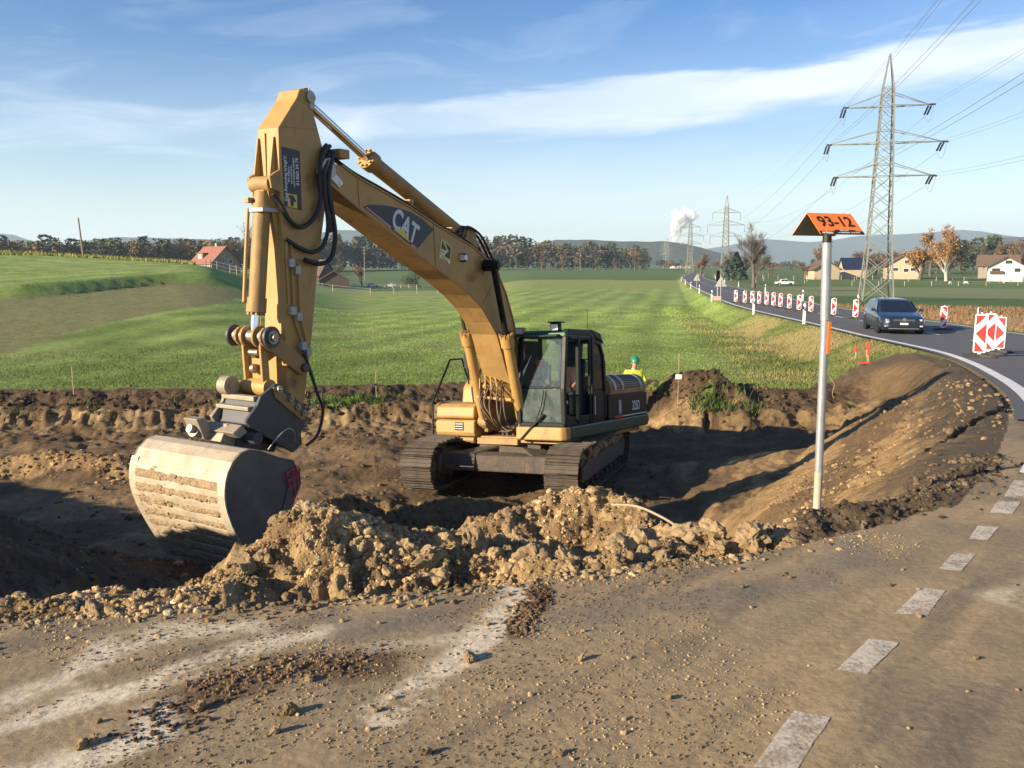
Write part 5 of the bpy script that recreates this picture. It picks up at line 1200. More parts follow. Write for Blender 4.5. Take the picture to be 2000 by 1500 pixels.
def delineator():
    r_ = empty('delineator_post')
    part(MB().prism([(-.06, -.25), (-.06, .95), (.0, 1.05), (.06, .92), (.06, -.25)], -.045, .045), 'post', M_BWH, r_, .012)
    part(MB().prism([(-.0615, .70), (-.0615, .88), (.0615, .80), (.0615, .62)], -.0465, .0465), 'black_band', M_PRINT, r_, 0)
    part(MB().bb(-.02, .02, -.052, -.046, .72, .82), 'reflector', M_LENS, r_, 0)
    return r_
dp = delineator(); first = True
DEL = [(14.25, 41.0, 'white roadside post nearest the marker tube, on the left verge'), (14.75, 51.4, 'white roadside post on the left verge, second from the marker tube'), (17.9, 75.6, 'white roadside post beside the temporary traffic light'), (22.4, 101, 'white roadside post on the left verge beyond the traffic light'), (27.5, 130, 'white roadside post on the left verge, fifth along the road'), (33.6, 164, 'white roadside post on the left verge, sixth along the road'), (41.0, 205, 'white roadside post near the far bend, left verge'), (23.6, 57.5, 'white roadside post on the right verge nearest the pylon'), (26.2, 76, 'white roadside post on the right verge below the lone tree'), (31.5, 105, 'white roadside post on the right verge, third from the pylon'), (40.2, 150, 'white roadside post on the right verge, fourth from the pylon'), (50.3, 200, 'white roadside post near the far bend, right verge'), (63, 262, 'last white roadside post on the right verge')]
for x_, y_, lab in DEL:
    d_ = dp if first else copy_tree(dp); first = False
    d_.location = (x_, y_, max(zat(x_, y_), float(zr(math.hypot(x_, y_))) - .25)); d_.rotation_euler = (0, 0, R(rnd.uniform(-20, 0))); tag(d_, lab, 'post', 'white roadside posts')

# temporary traffic light and two warning triangles seen from behind
tl = empty('traffic_light', (18.75, 77.0, float(zr(79)) - .05), R(-14), 'black temporary traffic light on a stand beside the road', 'traffic light')
part(MB().bb(-.16, .16, -.12, .12, 1.75, 2.75), 'signal_head', M_BLK, tl, .03)
for k in range(3): part(MB().cyl((0, -.12, 1.95 + .29 * k), (0, -.25, 1.95 + .29 * k), .115, n=14, cap=False).cyl((0, -.118, 1.95 + .29 * k), (0, -.128, 1.95 + .29 * k), .10, n=14), 'signal_lens', M_BLK, tl, 0)
part(MB().cyl((0, 0, .3), (0, 0, 1.78), .045, n=10), 'mast', M_GALV, tl, 0)
part(MB().bb(-.35, .35, -.25, .25, 0, .42), 'battery_box', mat('pale_red_box', (.50, .30, .25), .7, dirt=.3), tl, .02)
for x_, y_, sc_, lab in ((18.1, 73.2, 1.0, 'triangular road sign seen from behind, beside the traffic light'), (26.0, 119, 1.0, 'triangular road sign seen from behind, farther along the verge')):
    ts = empty('warning_sign', (x_, y_, float(zr(math.hypot(x_, y_))) - .3), R(-15), lab, 'road sign')
    part(MB().cyl((0, 0, 0), (0, 0, 2.2), .032, n=10), 'sign_pole', M_GALV, ts, 0)
    part(MB().prism([(-.48, 1.60), (.48, 1.60), (.44, 1.70), (.05, 2.45), (-.05, 2.45), (-.44, 1.70)], .035, .06), 'sign_plate', M_GRYM, ts, .01)
    part(MB().bar((-.30, .02, 1.8), (.30, .02, 1.8), .03, .04), 'sign_clamp', M_GALV, ts, 0)

# survey stakes
M_STW = mat('raw_wood', (.42, .31, .18), .8, var=.2, vscale=12)
for x_, y_, h_, lab in ((11.15, 27.1, .45, 'short red stake highest on the grass slope'), (11.05, 26.0, .55, 'short red stake in the middle of the grass slope'), (10.75, 25.2, .55, 'short red stake lowest, at the edge of the bare soil')):
    st = empty('survey_stake', (x_, y_, zat(x_, y_) - .08), 0, lab, 'stake', 'red survey stakes on the slope')
    part(MB().box((0, 0, h_ * .35), (.035, .035, h_ * .75)), 'stake_shaft', M_STW, st, 0); part(MB().box((0, 0, h_ * .83), (.055, .055, h_ * .45)), 'red_top', mat('stake_red', (.75, .06, .05), .6), st, .004)
    if 'lowest' in lab: part(MB().box((-.12, -.05, .10), (.36, .03, .05)), 'cross_lath', mat('stake_red', (.75, .06, .05), .6), st, 0)
for x_, y_, h_, bd_, lab in ((-5.78, 23.2, 1.25, (.16, .17, 1.12), 'wooden stake with white card beside the stick'), (4.40, 22.0, 1.45, (.17, .13, .93), 'thin stake with white card in front of the soil heap'), (-12.1, 22.9, 0.8, None, 'thin bare stake on the far bank at left'), (-3.75, 22.9, 0.8, (.06, .05, .55), 'thin stake with dark clip on the far bank')):
    z_ = zat(x_, y_); st = empty('survey_stake', (x_, y_, z_ - .1), 0, lab, 'stake', 'thin survey stakes along the bank')
    part(MB().box((0, 0, h_ / 2 + .05), (.016, .012, h_ + .1) if h_ != 1.25 else (.035, .03, h_ + .1)), 'stake_shaft', M_STW, st, 0)
    if bd_: part(MB().box((0, -.022, bd_[2]), (bd_[0], .012, bd_[1])), 'stake_card', M_WHT if bd_[0] > .1 else M_BLK, st, .003)

# ---------------------------------------------------------------- cars
M_CARP = mat('dark_blue_car_paint', (.020, .030, .048), .28, metal=.35, var=.12, vscale=2, dirt=.22, dirtcol=(.10, .095, .085), dscale=2.0, coat=.8)
M_WCAR = mat('white_car_paint', (.70, .70, .69), .35, var=.05, coat=.4)
M_SCAR = mat('silver_car_paint', (.55, .55, .56), .35, metal=.4, var=.05, coat=.4)
M_CGL = mat('car_window', (.012, .015, .018), .06, var=.1, spec=.8)
M_TYRE = mat('tyre', (.020, .019, .018), .85, var=.2, dirt=.3, dirtcol=(.10, .085, .07))
M_RIM = mat('alloy_rim', (.20, .20, .21), .35, metal=.8, var=.1)
M_HEADL = mat('headlamp', (.52, .54, .56), .10, metal=.4, var=.1)
M_GRIL = mat('grille_black', (.015, .015, .016), .4)

def wheel(parent, x, y, rad=.33, wd=.22):
    s = 1 if y > 0 else -1
    t = MB(); prof = [(rad * .66, -wd / 2), (rad * .92, -wd / 2), (rad, -wd * .36), (rad, wd * .36), (rad * .92, wd / 2), (rad * .66, wd / 2)]
    rings = [[(x + r_ * math.sin(2 * math.pi * k / 28), y + o_, rad + r_ * math.cos(2 * math.pi * k / 28)) for k in range(28)] for r_, o_ in prof]
    w_ = part(t.loft(rings, cap=False), 'tyre', M_TYRE, parent, 0)
    rm = MB().cyl((x, y - s * wd * .1, rad), (x, y + s * wd * .30, rad), rad * .12, n=12).cyl((x, y - wd * .05, rad), (x, y + wd * .05, rad), rad * .66, n=24)
    for k in range(5):
        a = k * 2 * math.pi / 5; rm.bar((x, y + s * wd * .30, rad), (x + rad * .64 * math.sin(a), y + s * wd * .34, rad + rad * .64 * math.cos(a)), .05, .07)
    part(rm, 'rim', M_RIM, w_, 0)

def estate_car(paint, detail=True):
    root = empty('estate_car')
    # stations: x, half width, sill, belt height, deck height, deck half width
    st = [(2.36, .58, .30, .60, .66, .50), (2.30, .76, .22, .66, .72, .62), (2.14, .86, .20, .70, .78, .68), (1.75, .905, .19, .78, .86, .72), (1.25, .915, .18, .86, .94, .74), (.95, .915, .18, .90, .985, .76), (.2, .918, .18, .93, .99, .80), (-.9, .918, .18, .95, 1.00, .80), (-1.7, .91, .20, .97, 1.02, .80), (-2.15, .87, .24, .96, 1.01, .78), (-2.33, .80, .30, .92, .98, .70), (-2.38, .70, .36, .80, .90, .62)]
    rings = []
    for x, hw, sill, belt, deck, dw in st:
        half = [(hw * .90, sill), (hw * .985, sill + .10), (hw, (sill + belt) / 2 - .02), (hw * .99, (sill + belt) / 2 + .08), (hw * .965, belt - .02), (hw * .93, belt + .02), (dw, deck), (dw * .5, deck + .018)]
        rings.append([(x, y, z) for y, z in half] + [(x, 0, deck + .022)] + [(x, -y, z) for y, z in reversed(half)] + [(x, 0, sill - .01)])
    part(MB().loft(rings), 'body', paint, root, 0)
    gh = []
    for z, xf, xr, hw, nose in ((.95, 1.12, -2.22, .83, .10), (1.12, .80, -2.16, .785, .09), (1.30, .46, -2.04, .72, .08), (1.42, .18, -1.92, .655, .07), (1.475, -.05, -1.80, .58, .06), (1.495, -.35, -1.55, .42, .05)):
        gh.append([(xf, -hw + nose, z), (xf + nose * .5, -hw * .45, z), (xf + nose * .7, 0, z), (xf + nose * .5, hw * .45, z), (xf, hw - nose, z), (xf - .30, hw, z), (-.6, hw + .01, z), (-1.4, hw, z), (xr + .25, hw - .02, z), (xr, hw - .14, z), (xr - .03, 0, z), (xr, -hw + .14, z), (xr + .25, -hw + .02, z), (-1.4, -hw, z), (-.6, -hw - .01, z), (xf - .30, -hw, z)])
    part(MB().loft(gh), 'roof', paint, root, 0)
    part(MB().add([(1.13, -.70, .985), (1.185, 0, .985), (1.13, .70, .985), (.235, .575, 1.425), (.275, 0, 1.43), (.235, -.575, 1.425)], [(0, 1, 4, 5), (1, 2, 3, 4)], True), 'windscreen', M_CGL, root, 0)
    for s in (1, -1):
        for (xa, xb, xc, xd) in ((.86, -.12, -.16, .22), (-.22, -1.02, -1.02, -.24), (-1.12, -1.95, -1.78, -1.10)):
            q = [(xa, s * .842, 1.0), (xb, s * .852, 1.0), (xc, s * .690, 1.39), (xd, s * .690, 1.39)]
            part(MB().add(q, [(0, 1, 2, 3) if s > 0 else (3, 2, 1, 0)]), 'side_window', M_CGL, root, 0)
        if detail:
            part(MB().box((.82, s * .98, 1.03), (.12, .17, .12)).box((.84, s * .90, .98), (.06, .10, .03)), 'wing_mirror', paint, root, .03)
            part(MB().tube([(.05, s * .60, 1.47), (-.2, s * .60, 1.51), (-1.6, s * .60, 1.51), (-1.8, s * .60, 1.46)], .014, 6), 'roof_rail', M_GRIL, root, 0)
            part(MB().add([(2.335, s * .46, .60), (2.33, s * .42, .70), (2.20, s * .745, .735), (2.13, s * .80, .70), (2.22, s * .77, .60)], [(0, 1, 2, 3, 4) if s < 0 else (4, 3, 2, 1, 0)]).box((2.27, s * .60, .66), (.10, .26, .09), Matrix.Rotation(-s * .45, 3, 'Z')), 'headlight', M_HEADL, root, .01)
            part(MB().box((2.30, s * .64, .40), (.10, .24, .07), Matrix.Rotation(-s * .4, 3, 'Z')), 'fog_light', M_HEADL, root, .01)
        for x in (1.40, -1.39):
            wheel(root, x, s * .80)
            part(MB().cyl((x, s * .83, .335), (x, s * .9185, .335), .385, n=24), 'wheel_arch', M_GRIL, root, 0)
    for s in (1, -1): pass
    if detail:
        part(MB().box((2.335, 0, .655), (.06, .84, .10)), 'grille', M_GRIL, root, .01)
        for k in range(3): part(MB().box((2.368, 0, .625 + .03 * k), (.008, .84, .007)), 'grille_bar', M_GALV, root, 0)
        em = MB()
        for k in range(20):
            a0, a1 = 2 * math.pi * k / 20, 2 * math.pi * (k + 1) / 20
            em.bar((2.38, .062 * math.cos(a0), .68 + .062 * math.sin(a0)), (2.38, .062 * math.cos(a1), .68 + .062 * math.sin(a1)), .012)
        for a, b in (((-.04, .725), (-.015, .64)), ((-.015, .64), (0, .675)), ((0, .675), (.015, .64)), ((.015, .64), (.04, .725)), ((-.018, .735), (0, .69)), ((0, .69), (.018, .735))): em.bar((2.38, a[0], a[1]), (2.38, b[0], b[1]), .010)
        part(em, 'front_emblem', M_GALV, root, 0)
        part(MB().box((2.372, 0, .50), (.012, .32, .085)), 'number_plate', M_WHT, root, .003)
        part(MB().box((2.31, 0, .36), (.11, 1.06, .13)), 'lower_intake', M_GRIL, root, .02)
        part(MB().box((2.355, 0, .285), (.03, 1.20, .022)), 'chrome_trim', M_GALV, root, .004)
        part(MB().box((.52, .42, 1.22), (.01, .30, .06), Matrix.Rotation(R(-52), 3, 'Y')).box((.55, -.3, 1.26), (.01, .16, .05), Matrix.Rotation(R(-52), 3, 'Y')), 'windscreen_paper', M_WHT, root, 0)
    return root
car = estate_car(M_CARP)
car.location = (16.25, 35.9, float(zr(math.hypot(16.25, 35.9))) + .019); car.rotation_euler = (0, 0, math.atan2(-.975, -.225))
car.scale = (.95, .95, .92)
tag(car, 'dark blue estate car driving towards us on the road', 'car')
for x_, y_, p_, rz, lab in ((-51.0, 310, M_WCAR, 5, 'small white car parked behind the paddock fence'), (-45.0, 312, M_SCAR, 175, 'small silver car parked right of the white one by the paddock')):
    c_ = estate_car(p_, False); c_.location = (x_, y_, zat(x_, y_)); c_.rotation_euler = (0, 0, R(rz)); tag(c_, lab, 'car', 'cars parked at the farm')
pk = empty('pickup_truck', (77.3, 240, zat(77.3, 240)), R(174), 'white double-cab pickup parked on the far meadow', 'pickup')
part(MB().prism([(2.55, .45), (2.6, .80), (2.45, 1.02), (1.35, 1.12), (-2.5, 1.12), (-2.55, .55), (-2.3, .42)], -.88, .88), 'body', M_WCAR, pk, .06)
part(MB().prism([(1.45, 1.10), (.85, 1.75), (-.75, 1.78), (-1.0, 1.10)], -.78, .78), 'cab', M_WCAR, pk, .06)
for s in (1, -1):
    for q in ([(1.18, 1.16), (.82, 1.66), (.18, 1.68), (.18, 1.16)], [(.10, 1.16), (.10, 1.68), (-.68, 1.68), (-.86, 1.16)]): part(MB().prism(q, min(s * .781, s * .786), max(s * .781, s * .786)), 'side_window', M_CGL, pk, 0)
    for x in (1.55, -1.55):
        wheel(pk, x, s * .80, .38, .24); part(MB().cyl((x, s * .80, .42), (x, s * .885, .42), .44, n=20), 'wheel_arch', M_GRIL, pk, 0)

# ---------------------------------------------------------------- worker
M_HIV = mat('hivis_yellow', (.62, .72, .055), .75, var=.12, vscale=7)
M_SKIN = mat('skin', (.50, .29, .20), .6, var=.06)
M_HELM = mat('green_helmet', (.018, .20, .085), .35, var=.05)
M_TRS = mat('dark_work_trousers', (.06, .065, .08), .85, var=.2)
wz = zat(3.28, 22.4)
wk = empty('person', (3.28, 22.4, wz), R(10), 'person in yellow hi-vis jacket and green helmet looking down behind the excavator', 'person')
def skin_body(name, chains, m, parent, lvl=1):
    V = []; E = []; Rr = []
    idx = {}
    for ch in chains:
        prev = None
        for key, p, r_ in ch:
            if key not in idx: idx[key] = len(V); V.append(p); Rr.append(r_)
            if prev is not None: E.append((prev, idx[key]))
            prev = idx[key]
    me = bpy.data.meshes.new(name); me.from_pydata(V, E, []); o = link_mesh(name, me, parent)
    sk = o.modifiers.new('skin', 'SKIN'); sk.use_smooth_shade = True
    for i, r_ in enumerate(Rr):
        d = me.skin_vertices[0].data[i]; d.radius = r_ if isinstance(r_, tuple) else (r_, r_)
    me.skin_vertices[0].data[0].use_root = True
    sb = o.modifiers.new('sub', 'SUBSURF'); sb.levels = lvl; sb.render_levels = lvl + 1
    me.materials.append(m); return o
# y axis is the view direction: the person faces -y (towards us), head bowed over the hands
torso = [('pel', (0, 0, .93), (.17, .13)), ('waist', (0, 0, 1.08), (.165, .125)), ('chest', (0, -.015, 1.30), (.19, .13)), ('neck0', (0, -.02, 1.46), (.085, .08)), ('neck', (0, -.035, 1.53), (.060, .060)), ('jaw', (0, -.075, 1.60), (.066, .072)), ('head', (0, -.07, 1.68), (.080, .092)), ('crown', (0, -.05, 1.745), (.066, .075))]
legs = [[('pel', (0, 0, .93), .15)] + [('hip%d' % s, (s * .10, 0, .88), .105), ('kn%d' % s, (s * .13, -.02, .50), .075), ('an%d' % s, (s * .14, .02, .09), .052), ('toe%d' % s, (s * .155, -.15, .045), .042)] for s in (1, -1)]
arms = [[('chest', (0, -.015, 1.30), .15)] + [('sh%d' % s, (s * .20, 0, 1.39), .075), ('el%d' % s, (s * .28, -.06, 1.13), .052), ('wr%d' % s, (s * .13, -.26, 1.06), .036), ('pm%d' % s, (s * .075, -.31, 1.05), .032)] for s in (1, -1)]
skin_body('body', [torso] + legs + arms, M_SKIN, wk)
fg = []
for s in (1, -1):
    for k in range(4):
        b_ = s * .085 - s * .012 * 0; yb = -.325; zb = 1.075 - k * .018
        skin_body('finger', [[('a', (s * .075, yb, zb), .010), ('b', (s * .055, yb - .035, zb), .009), ('c', (s * .030, yb - .045, zb - .005), .0085), ('d', (s * .012, yb - .03, zb - .008), .007)]], M_SKIN, wk, 0)
    skin_body('thumb', [[('a', (s * .085, -.30, 1.085), .011), ('b', (s * .06, -.32, 1.105), .0095), ('c', (s * .035, -.34, 1.10), .008)]], M_SKIN, wk, 0)
jt = [('p', (0, 0, .84), (.195, .155)), ('w', (0, 0, 1.05), (.20, .155)), ('chest', (0, -.01, 1.28), (.215, .155)), ('sh', (0, -.01, 1.42), (.14, .11)), ('col', (0, -.025, 1.49), (.085, .085))]
ja = [[('chest', (0, -.01, 1.28), .18)] + [('s%d' % s, (s * .205, 0, 1.385), .095), ('e%d' % s, (s * .292, -.06, 1.12), .078), ('c%d' % s, (s * .16, -.235, 1.065), .056)] for s in (1, -1)]
skin_body('jacket', [jt] + ja, M_HIV, wk)
tr_ = [[('pel', (0, 0, .90), (.175, .14))] + [('h%d' % s, (s * .10, 0, .84), .115), ('k%d' % s, (s * .13, -.02, .50), .090), ('a%d' % s, (s * .14, .02, .13), .072)] for s in (1, -1)]
skin_body('trousers', tr_, M_TRS, wk)
for s in (1, -1): part(MB().loft([[(s * .145 + .05 * math.cos(a), .02 + .13 * math.sin(a) - .07, z) for a in [k * math.pi / 6 for k in range(12)]] for z in (0.0, .06, .10)]), 'boot', M_BLK, wk, .01)
dome = []
for k in range(7):
    a = R(k * 14.5); dome.append([(.125 * math.cos(a) * math.cos(q), -.062 + .15 * math.cos(a) * math.sin(q), 1.70 + .135 * math.sin(a) - .25 * (.15 * math.cos(a) * -math.sin(q)) * .6) for q in [j * math.pi / 10 for j in range(20)]])
hm = part(MB().loft(dome), 'helmet', M_HELM, wk, 0)
part(MB().prism([(-.10, -.14), (-.06, -.215), (0, -.235), (.06, -.215), (.10, -.14)], 1.665, 1.68, axis='z'), 'helmet_peak', M_HELM, wk, .004)
for s in (1, -1):
    part(MB().cyl((s * .032, -.155, 1.645), (s * .032, -.163, 1.643), .010, n=8), 'eye', M_PRINT, wk, 0)
    part(MB().box((s * .092, -.06, 1.64), (.014, .03, .055)), 'ear', M_SKIN, wk, .005)
part(MB().loft([[(.014 * math.cos(a), -.150 - .012 * t, 1.635 - .03 * t + .012 * math.sin(a)) for a in [k * math.pi / 3 for k in range(6)]] for t in (0, .5, 1)]), 'nose', M_SKIN, wk, 0)
part(MB().box((0, -.150, 1.575), (.045, .01, .008)), 'mouth', mat('lips', (.35, .15, .13), .6), wk, 0)
part(MB().tube([(-.12, -.06, 1.70), (0, .07, 1.62), (.12, -.06, 1.70)], .03, 8), 'hair', mat('dark_hair', (.03, .022, .015), .8), wk, 0)
for z_ in (1.02, 1.18): part(MB().loft([[(.222 * math.cos(a), .170 * math.sin(a) - .005, z_ + dz) for a in [k * math.pi / 10 for k in range(20)]] for dz in (-.025, .025)], cap=False), 'reflective_band', M_GRYM, wk, 0)

# ---------------------------------------------------------------- pylons and overhead wires
M_PYL = mat('green_grey_lattice', (.215, .225, .195), .6, metal=.15, var=.12, vscale=.6)
M_INS = mat('brown_insulator', (.055, .035, .03), .35)
M_WIRE = mat('aluminium_wire', (.26, .27, .28), .5, metal=.5)
def pylon(x, y, z, k, rz, label, thick=1.0):
    root = empty('lattice_pylon', (x, y, z), rz, label, 'pylon', 'high voltage pylons of one line')
    # local: x across the line (arm direction), y along it; heights for k = 1
    prof = [(0, 1.85), (4.6, 1.50), (9.2, 1.22), (15.6, 1.0), (19.6, .86), (24.0, .70), (26.2, .60), (30.2, .03)]
    def hw(h):
        for (a, b), (c, d) in zip(prof, prof[1:]):
            if h <= c: return b + (d - b) * (h - a) / (c - a)
        return .03
    T = .16 * thick; t2 = .075 * thick
    for sx_ in (1, -1):
        for sy_ in (1, -1):
            mb = MB()
            for (a, b), (c, d) in zip(prof, prof[1:]): mb.bar((sx_ * b * k, sy_ * b * k, a * k), (sx_ * d * k, sy_ * d * k, c * k), T * (.8 if a > 24 else 1))
            part(mb, 'leg', M_PYL, root, 0)
    lv = [0, 3.0, 5.6, 7.9, 10.0, 11.9, 13.7, 15.6, 17.0, 18.3, 19.6, 21.1, 22.6, 24.0, 25.2, 26.2]
    mb = MB()
    for a, b in zip(lv, lv[1:]):
        wa, wb_ = hw(a) * k, hw(b) * k
        for s in (1, -1):
            mb.bar((-wa, s * wa, a * k), (wb_, s * wb_, b * k), t2); mb.bar((wa, s * wa, a * k), (-wb_, s * wb_, b * k), t2)
            mb.bar((s * wa, -wa, a * k), (s * wb_, wb_, b * k), t2); mb.bar((s * wa, wa, a * k), (s * wb_, -wb_, b * k), t2)
    for h in (15.6, 19.6, 24.0, 17.0, 21.1, 25.2, 26.2):
        q = hw(h) * k
        for s in (1, -1): mb.bar((-q, s * q, h * k), (q, s * q, h * k), t2 * 1.2); mb.bar((s * q, -q, h * k), (s * q, q, h * k), t2 * 1.2)
    part(mb, 'lattice_bracing', M_PYL, root, 0)['kind'] = 'stuff'
    tips = []
    for h, hl_ in ((15.6, 5.6), (19.6, 6.6), (24.0, 4.9)):
        for s in (1, -1):
            q = hw(h) * k; q2 = hw(h + 1.5) * k; e = (s * hl_ * k, 0, h * k); mb = MB()
            for sy_ in (1, -1):
                mb.bar((s * q, sy_ * q, h * k), e, t2 * 1.5); mb.bar((s * q2, sy_ * q2, (h + 1.5) * k), e, t2 * 1.1)
            for u in (.35, .6, .8):
                for sy_ in (1, -1): mb.bar((s * (q + (hl_ * k - q) * u), sy_ * q * (1 - u), h * k), (s * (q + (hl_ * k - q) * (u - .22)), -sy_ * q * (1 - u + .22), h * k), t2 * .8)
            part(mb, 'cross_arm', M_PYL, root, 0); tips.append((s * hl_ * k, h * k))
    return root, tips
def world_pt(root, p): return Matrix.Translation(root.location) @ Matrix.Rotation(root.rotation_euler[2], 4, 'Z') @ Vector(p)
P1_, tips1 = pylon(47.4, 110, zat(47.4, 110) - .1, 1.025, R(-14), 'nearest tall steel lattice pylon behind the dark car')
P2_, tips2 = pylon(79.8, 318, -4.0, 1.02, R(-9), 'second lattice pylon, above the far end of the road', 1.5)
P3_, tips3 = pylon(92.5, 442, -4.0, 1.02, R(-7), 'third lattice pylon, in front of the white steam plume', 1.7)
P4_, tips4 = pylon(139, 760, -4.0, .95, R(-7), 'fourth lattice pylon, faint above the wooded hill', 2.0)
P5_, tips5 = pylon(150, 835, -4.0, .92, R(-7), 'fifth and faintest lattice pylon on the horizon', 2.0)
names = {0: ('bottom', 'right'), 1: ('bottom', 'left'), 2: ('middle', 'right'), 3: ('middle', 'left'), 4: ('top', 'right'), 5: ('top', 'left')}
dirn = Vector((-.268, -.963, 0))
def cat(a, b, sag, n=24): return [a.lerp(b, i / n) - Vector((0, 0, sag * 4 * (i / n) * (1 - i / n))) for i in range(n + 1)]
for i, (tx, tz) in enumerate(tips1):
    e = world_pt(P1_, (tx, 0, tz)); back_ = dirn * 2.4 + Vector((0, 0, -.35)); fwd = Vector((.17, .985, 0)) * 2.0 + Vector((0, 0, -1.1))
    for nm, dv_ in (('near', back_), ('far', fwd)):
        for off in (-.18, .18):
            st_ = e + Vector((off, 0, 0)); mb = MB().tube([st_, st_ + dv_ * .12], .03, 6)
            for k in range(10): c0 = st_ + dv_ * (.15 + .075 * k); mb.cyl(c0, c0 + dv_ * .035, .12, .07, n=10)
            o = mb.build('insulator_string', M_INS, None, 0); o.parent = P1_; o.matrix_parent_inverse = (Matrix.Translation(P1_.location) @ Matrix.Rotation(P1_.rotation_euler[2], 4, 'Z')).inverted()
    a = e + back_; b = e + fwd
    jl = MB().tube(smooth_path([a, a.lerp(b, .25) + Vector((0, 0, -1.1)), a.lerp(b, .6) + Vector((0, 0, -1.3)), b], 6), .02, 5)
    o = jl.build('jumper_loop', M_WIRE, None, 0); o.parent = P1_; o.matrix_parent_inverse = (Matrix.Translation(P1_.location) @ Matrix.Rotation(P1_.rotation_euler[2], 4, 'Z')).inverted()
    lvl, side = names[i]
    for nb, dy in ((0, 0.0), (1, .35)):
        wpts = cat(a + Vector((0, 0, dy)), a + dirn * 230 + Vector((0, 0, 3 + dy)), 5.0)
        o = MB().tube(wpts, .013, 5).build('overhead_wire', M_WIRE, None, 0); tag(o, '%s wire of the pair from the %s end of the %s arm towards us' % ('upper' if nb else 'lower', side, lvl), 'wire', 'overhead wires between the pylons')
    b2 = world_pt(P2_, (tips2[i][0], 0, tips2[i][1] - 2.6))
    o = MB().tube(cat(b, b2, 5.5), .018, 5).build('overhead_wire', M_WIRE, None, 0); tag(o, 'far wire from the %s end of the %s arm to the second pylon' % (side, lvl), 'wire', 'overhead wires between the pylons')
    b3 = world_pt(P3_, (tips3[i][0], 0, tips3[i][1] - 2.6))
    o = MB().tube(cat(b2, b3, 3.0, 12), .03, 4).build('overhead_wire', M_WIRE, None, 0); tag(o, 'distant wire between second and third pylons, %s end of %s arms' % (side, lvl), 'wire', 'overhead wires between the pylons')
for Pn, tp in ((P2_, tips2), (P3_, tips3)):
    for tx, tz in tp:
        part(MB().cyl((tx, 0, tz), (tx, 0, tz - 2.6), .07, n=6), 'insulator_string', M_INS, Pn, 0)
pk1 = world_pt(P1_, (0, 0, 30.1 * 1.025)); pk2 = world_pt(P2_, (0, 0, 30.1 * 1.02))
for a, b, s, lab in ((pk1, pk1 + dirn * 230 + Vector((0, 0, 3)), 4.0, 'earth wire running from the pylon peak towards us'), (pk1, pk2, 4.5, 'earth wire between the first and second pylon peaks')):
    o = MB().tube(cat(a, b, s), .013, 5).build('overhead_wire', M_WIRE, None, 0); tag(o, lab, 'wire', 'overhead wires between the pylons')

# ---------------------------------------------------------------- trees and woods
def tri_soup(C, size, seed, flat=0.5, elong=1.0):
    """one randomly turned triangle at every centre C (n,3); size (n,)"""
    g = np.random.default_rng(seed); n = len(C)
    a = g.normal(size=(n, 3)); a[:, 2] *= flat; a /= np.linalg.norm(a, axis=1)[:, None] + 1e-9
    b = g.normal(size=(n, 3)); b -= (b * a).sum(1)[:, None] * a; b /= np.linalg.norm(b, axis=1)[:, None] + 1e-9
    s = size[:, None]
    V = np.stack([C + a * s * elong, C - a * s * .5 * elong + b * s * .6, C - a * s * .5 * elong - b * s * .6], 1).reshape(-1, 3)
    return V, np.arange(3 * n).reshape(-1, 3)

def leaf_mat(name, rough=.9, trans=0.0):
    m = bpy.data.materials.new(name); m.use_nodes = True; n = NT(m.node_tree); b = n.n['Principled BSDF']
    at_ = n.new('ShaderNodeAttribute', attribute_name='col')
    tc = n.new('ShaderNodeTexCoord'); f = n.ramp(n.noise(tc.outputs['Object'], 1.5, 3), [(.3, .8), (.7, 1.2)])
    n.link(n.mix(1.0, at_.outputs[0], f, 'MULTIPLY'), b.inputs['Base Color']); b.inputs['Roughness'].default_value = rough; b.inputs['Specular IOR Level'].default_value = .2
    MATS[name] = m; return m
M_LEAF = leaf_mat('foliage'); M_BARK = mat('bark', (.115, .095, .075), .9, var=.3, vscale=3, bump=.4, bscale=12)
M_BIRCH = mat('birch_bark', (.45, .42, .38), .85, var=.3, vscale=2, dirt=.3, dirtcol=(.12, .1, .09))

def branch_tree(seed, height, spread, trunk_r, upright=.55, levels=4, fork=.28, lean=0.0, kids=(4, 5, 4, 4)):
    """limbs as segments, twig ends as points"""
    g = random.Random(seed); segs = []; ends = []
    def grow(p, d, L, r_, lev):
        n = 4 if lev < 2 else 3; q = p; dd = d.copy()
        pts = [q]
        for i in range(n):
            dd = (dd + Vector((g.uniform(-.16, .16), g.uniform(-.16, .16), g.uniform(-.05, .12)))).normalized()
            q2 = q + dd * (L / n); segs.append((q, q2, r_ * (1 - .6 * i / n), r_ * (1 - .6 * (i + 1) / n), lev)); q = q2; pts.append(q)
        if lev >= levels: ends.append((q, dd, L)); return
        for k in range(kids[min(lev, 3)]):
            t = g.uniform(fork if lev == 0 else .25, 1.0); b = pts[0].lerp(pts[-1], t) if lev else pts[min(int(t * n), n)]
            a = g.uniform(0, 2 * math.pi); out_ = Vector((math.cos(a) * spread, math.sin(a) * spread, upright + g.uniform(-.2, .35)))
            nd = (dd * .45 + out_).normalized()
            grow(b, nd, L * g.uniform(.50, .72) * (1.1 - .35 * t), r_ * .42 * (1.15 - .4 * t), lev + 1)
        grow(q, dd, L * .55, r_ * .4, lev + 1)
    grow(Vector((0, 0, -.3)), Vector((lean, 0, 1)), height * .52, trunk_r, 0)
    return segs, ends

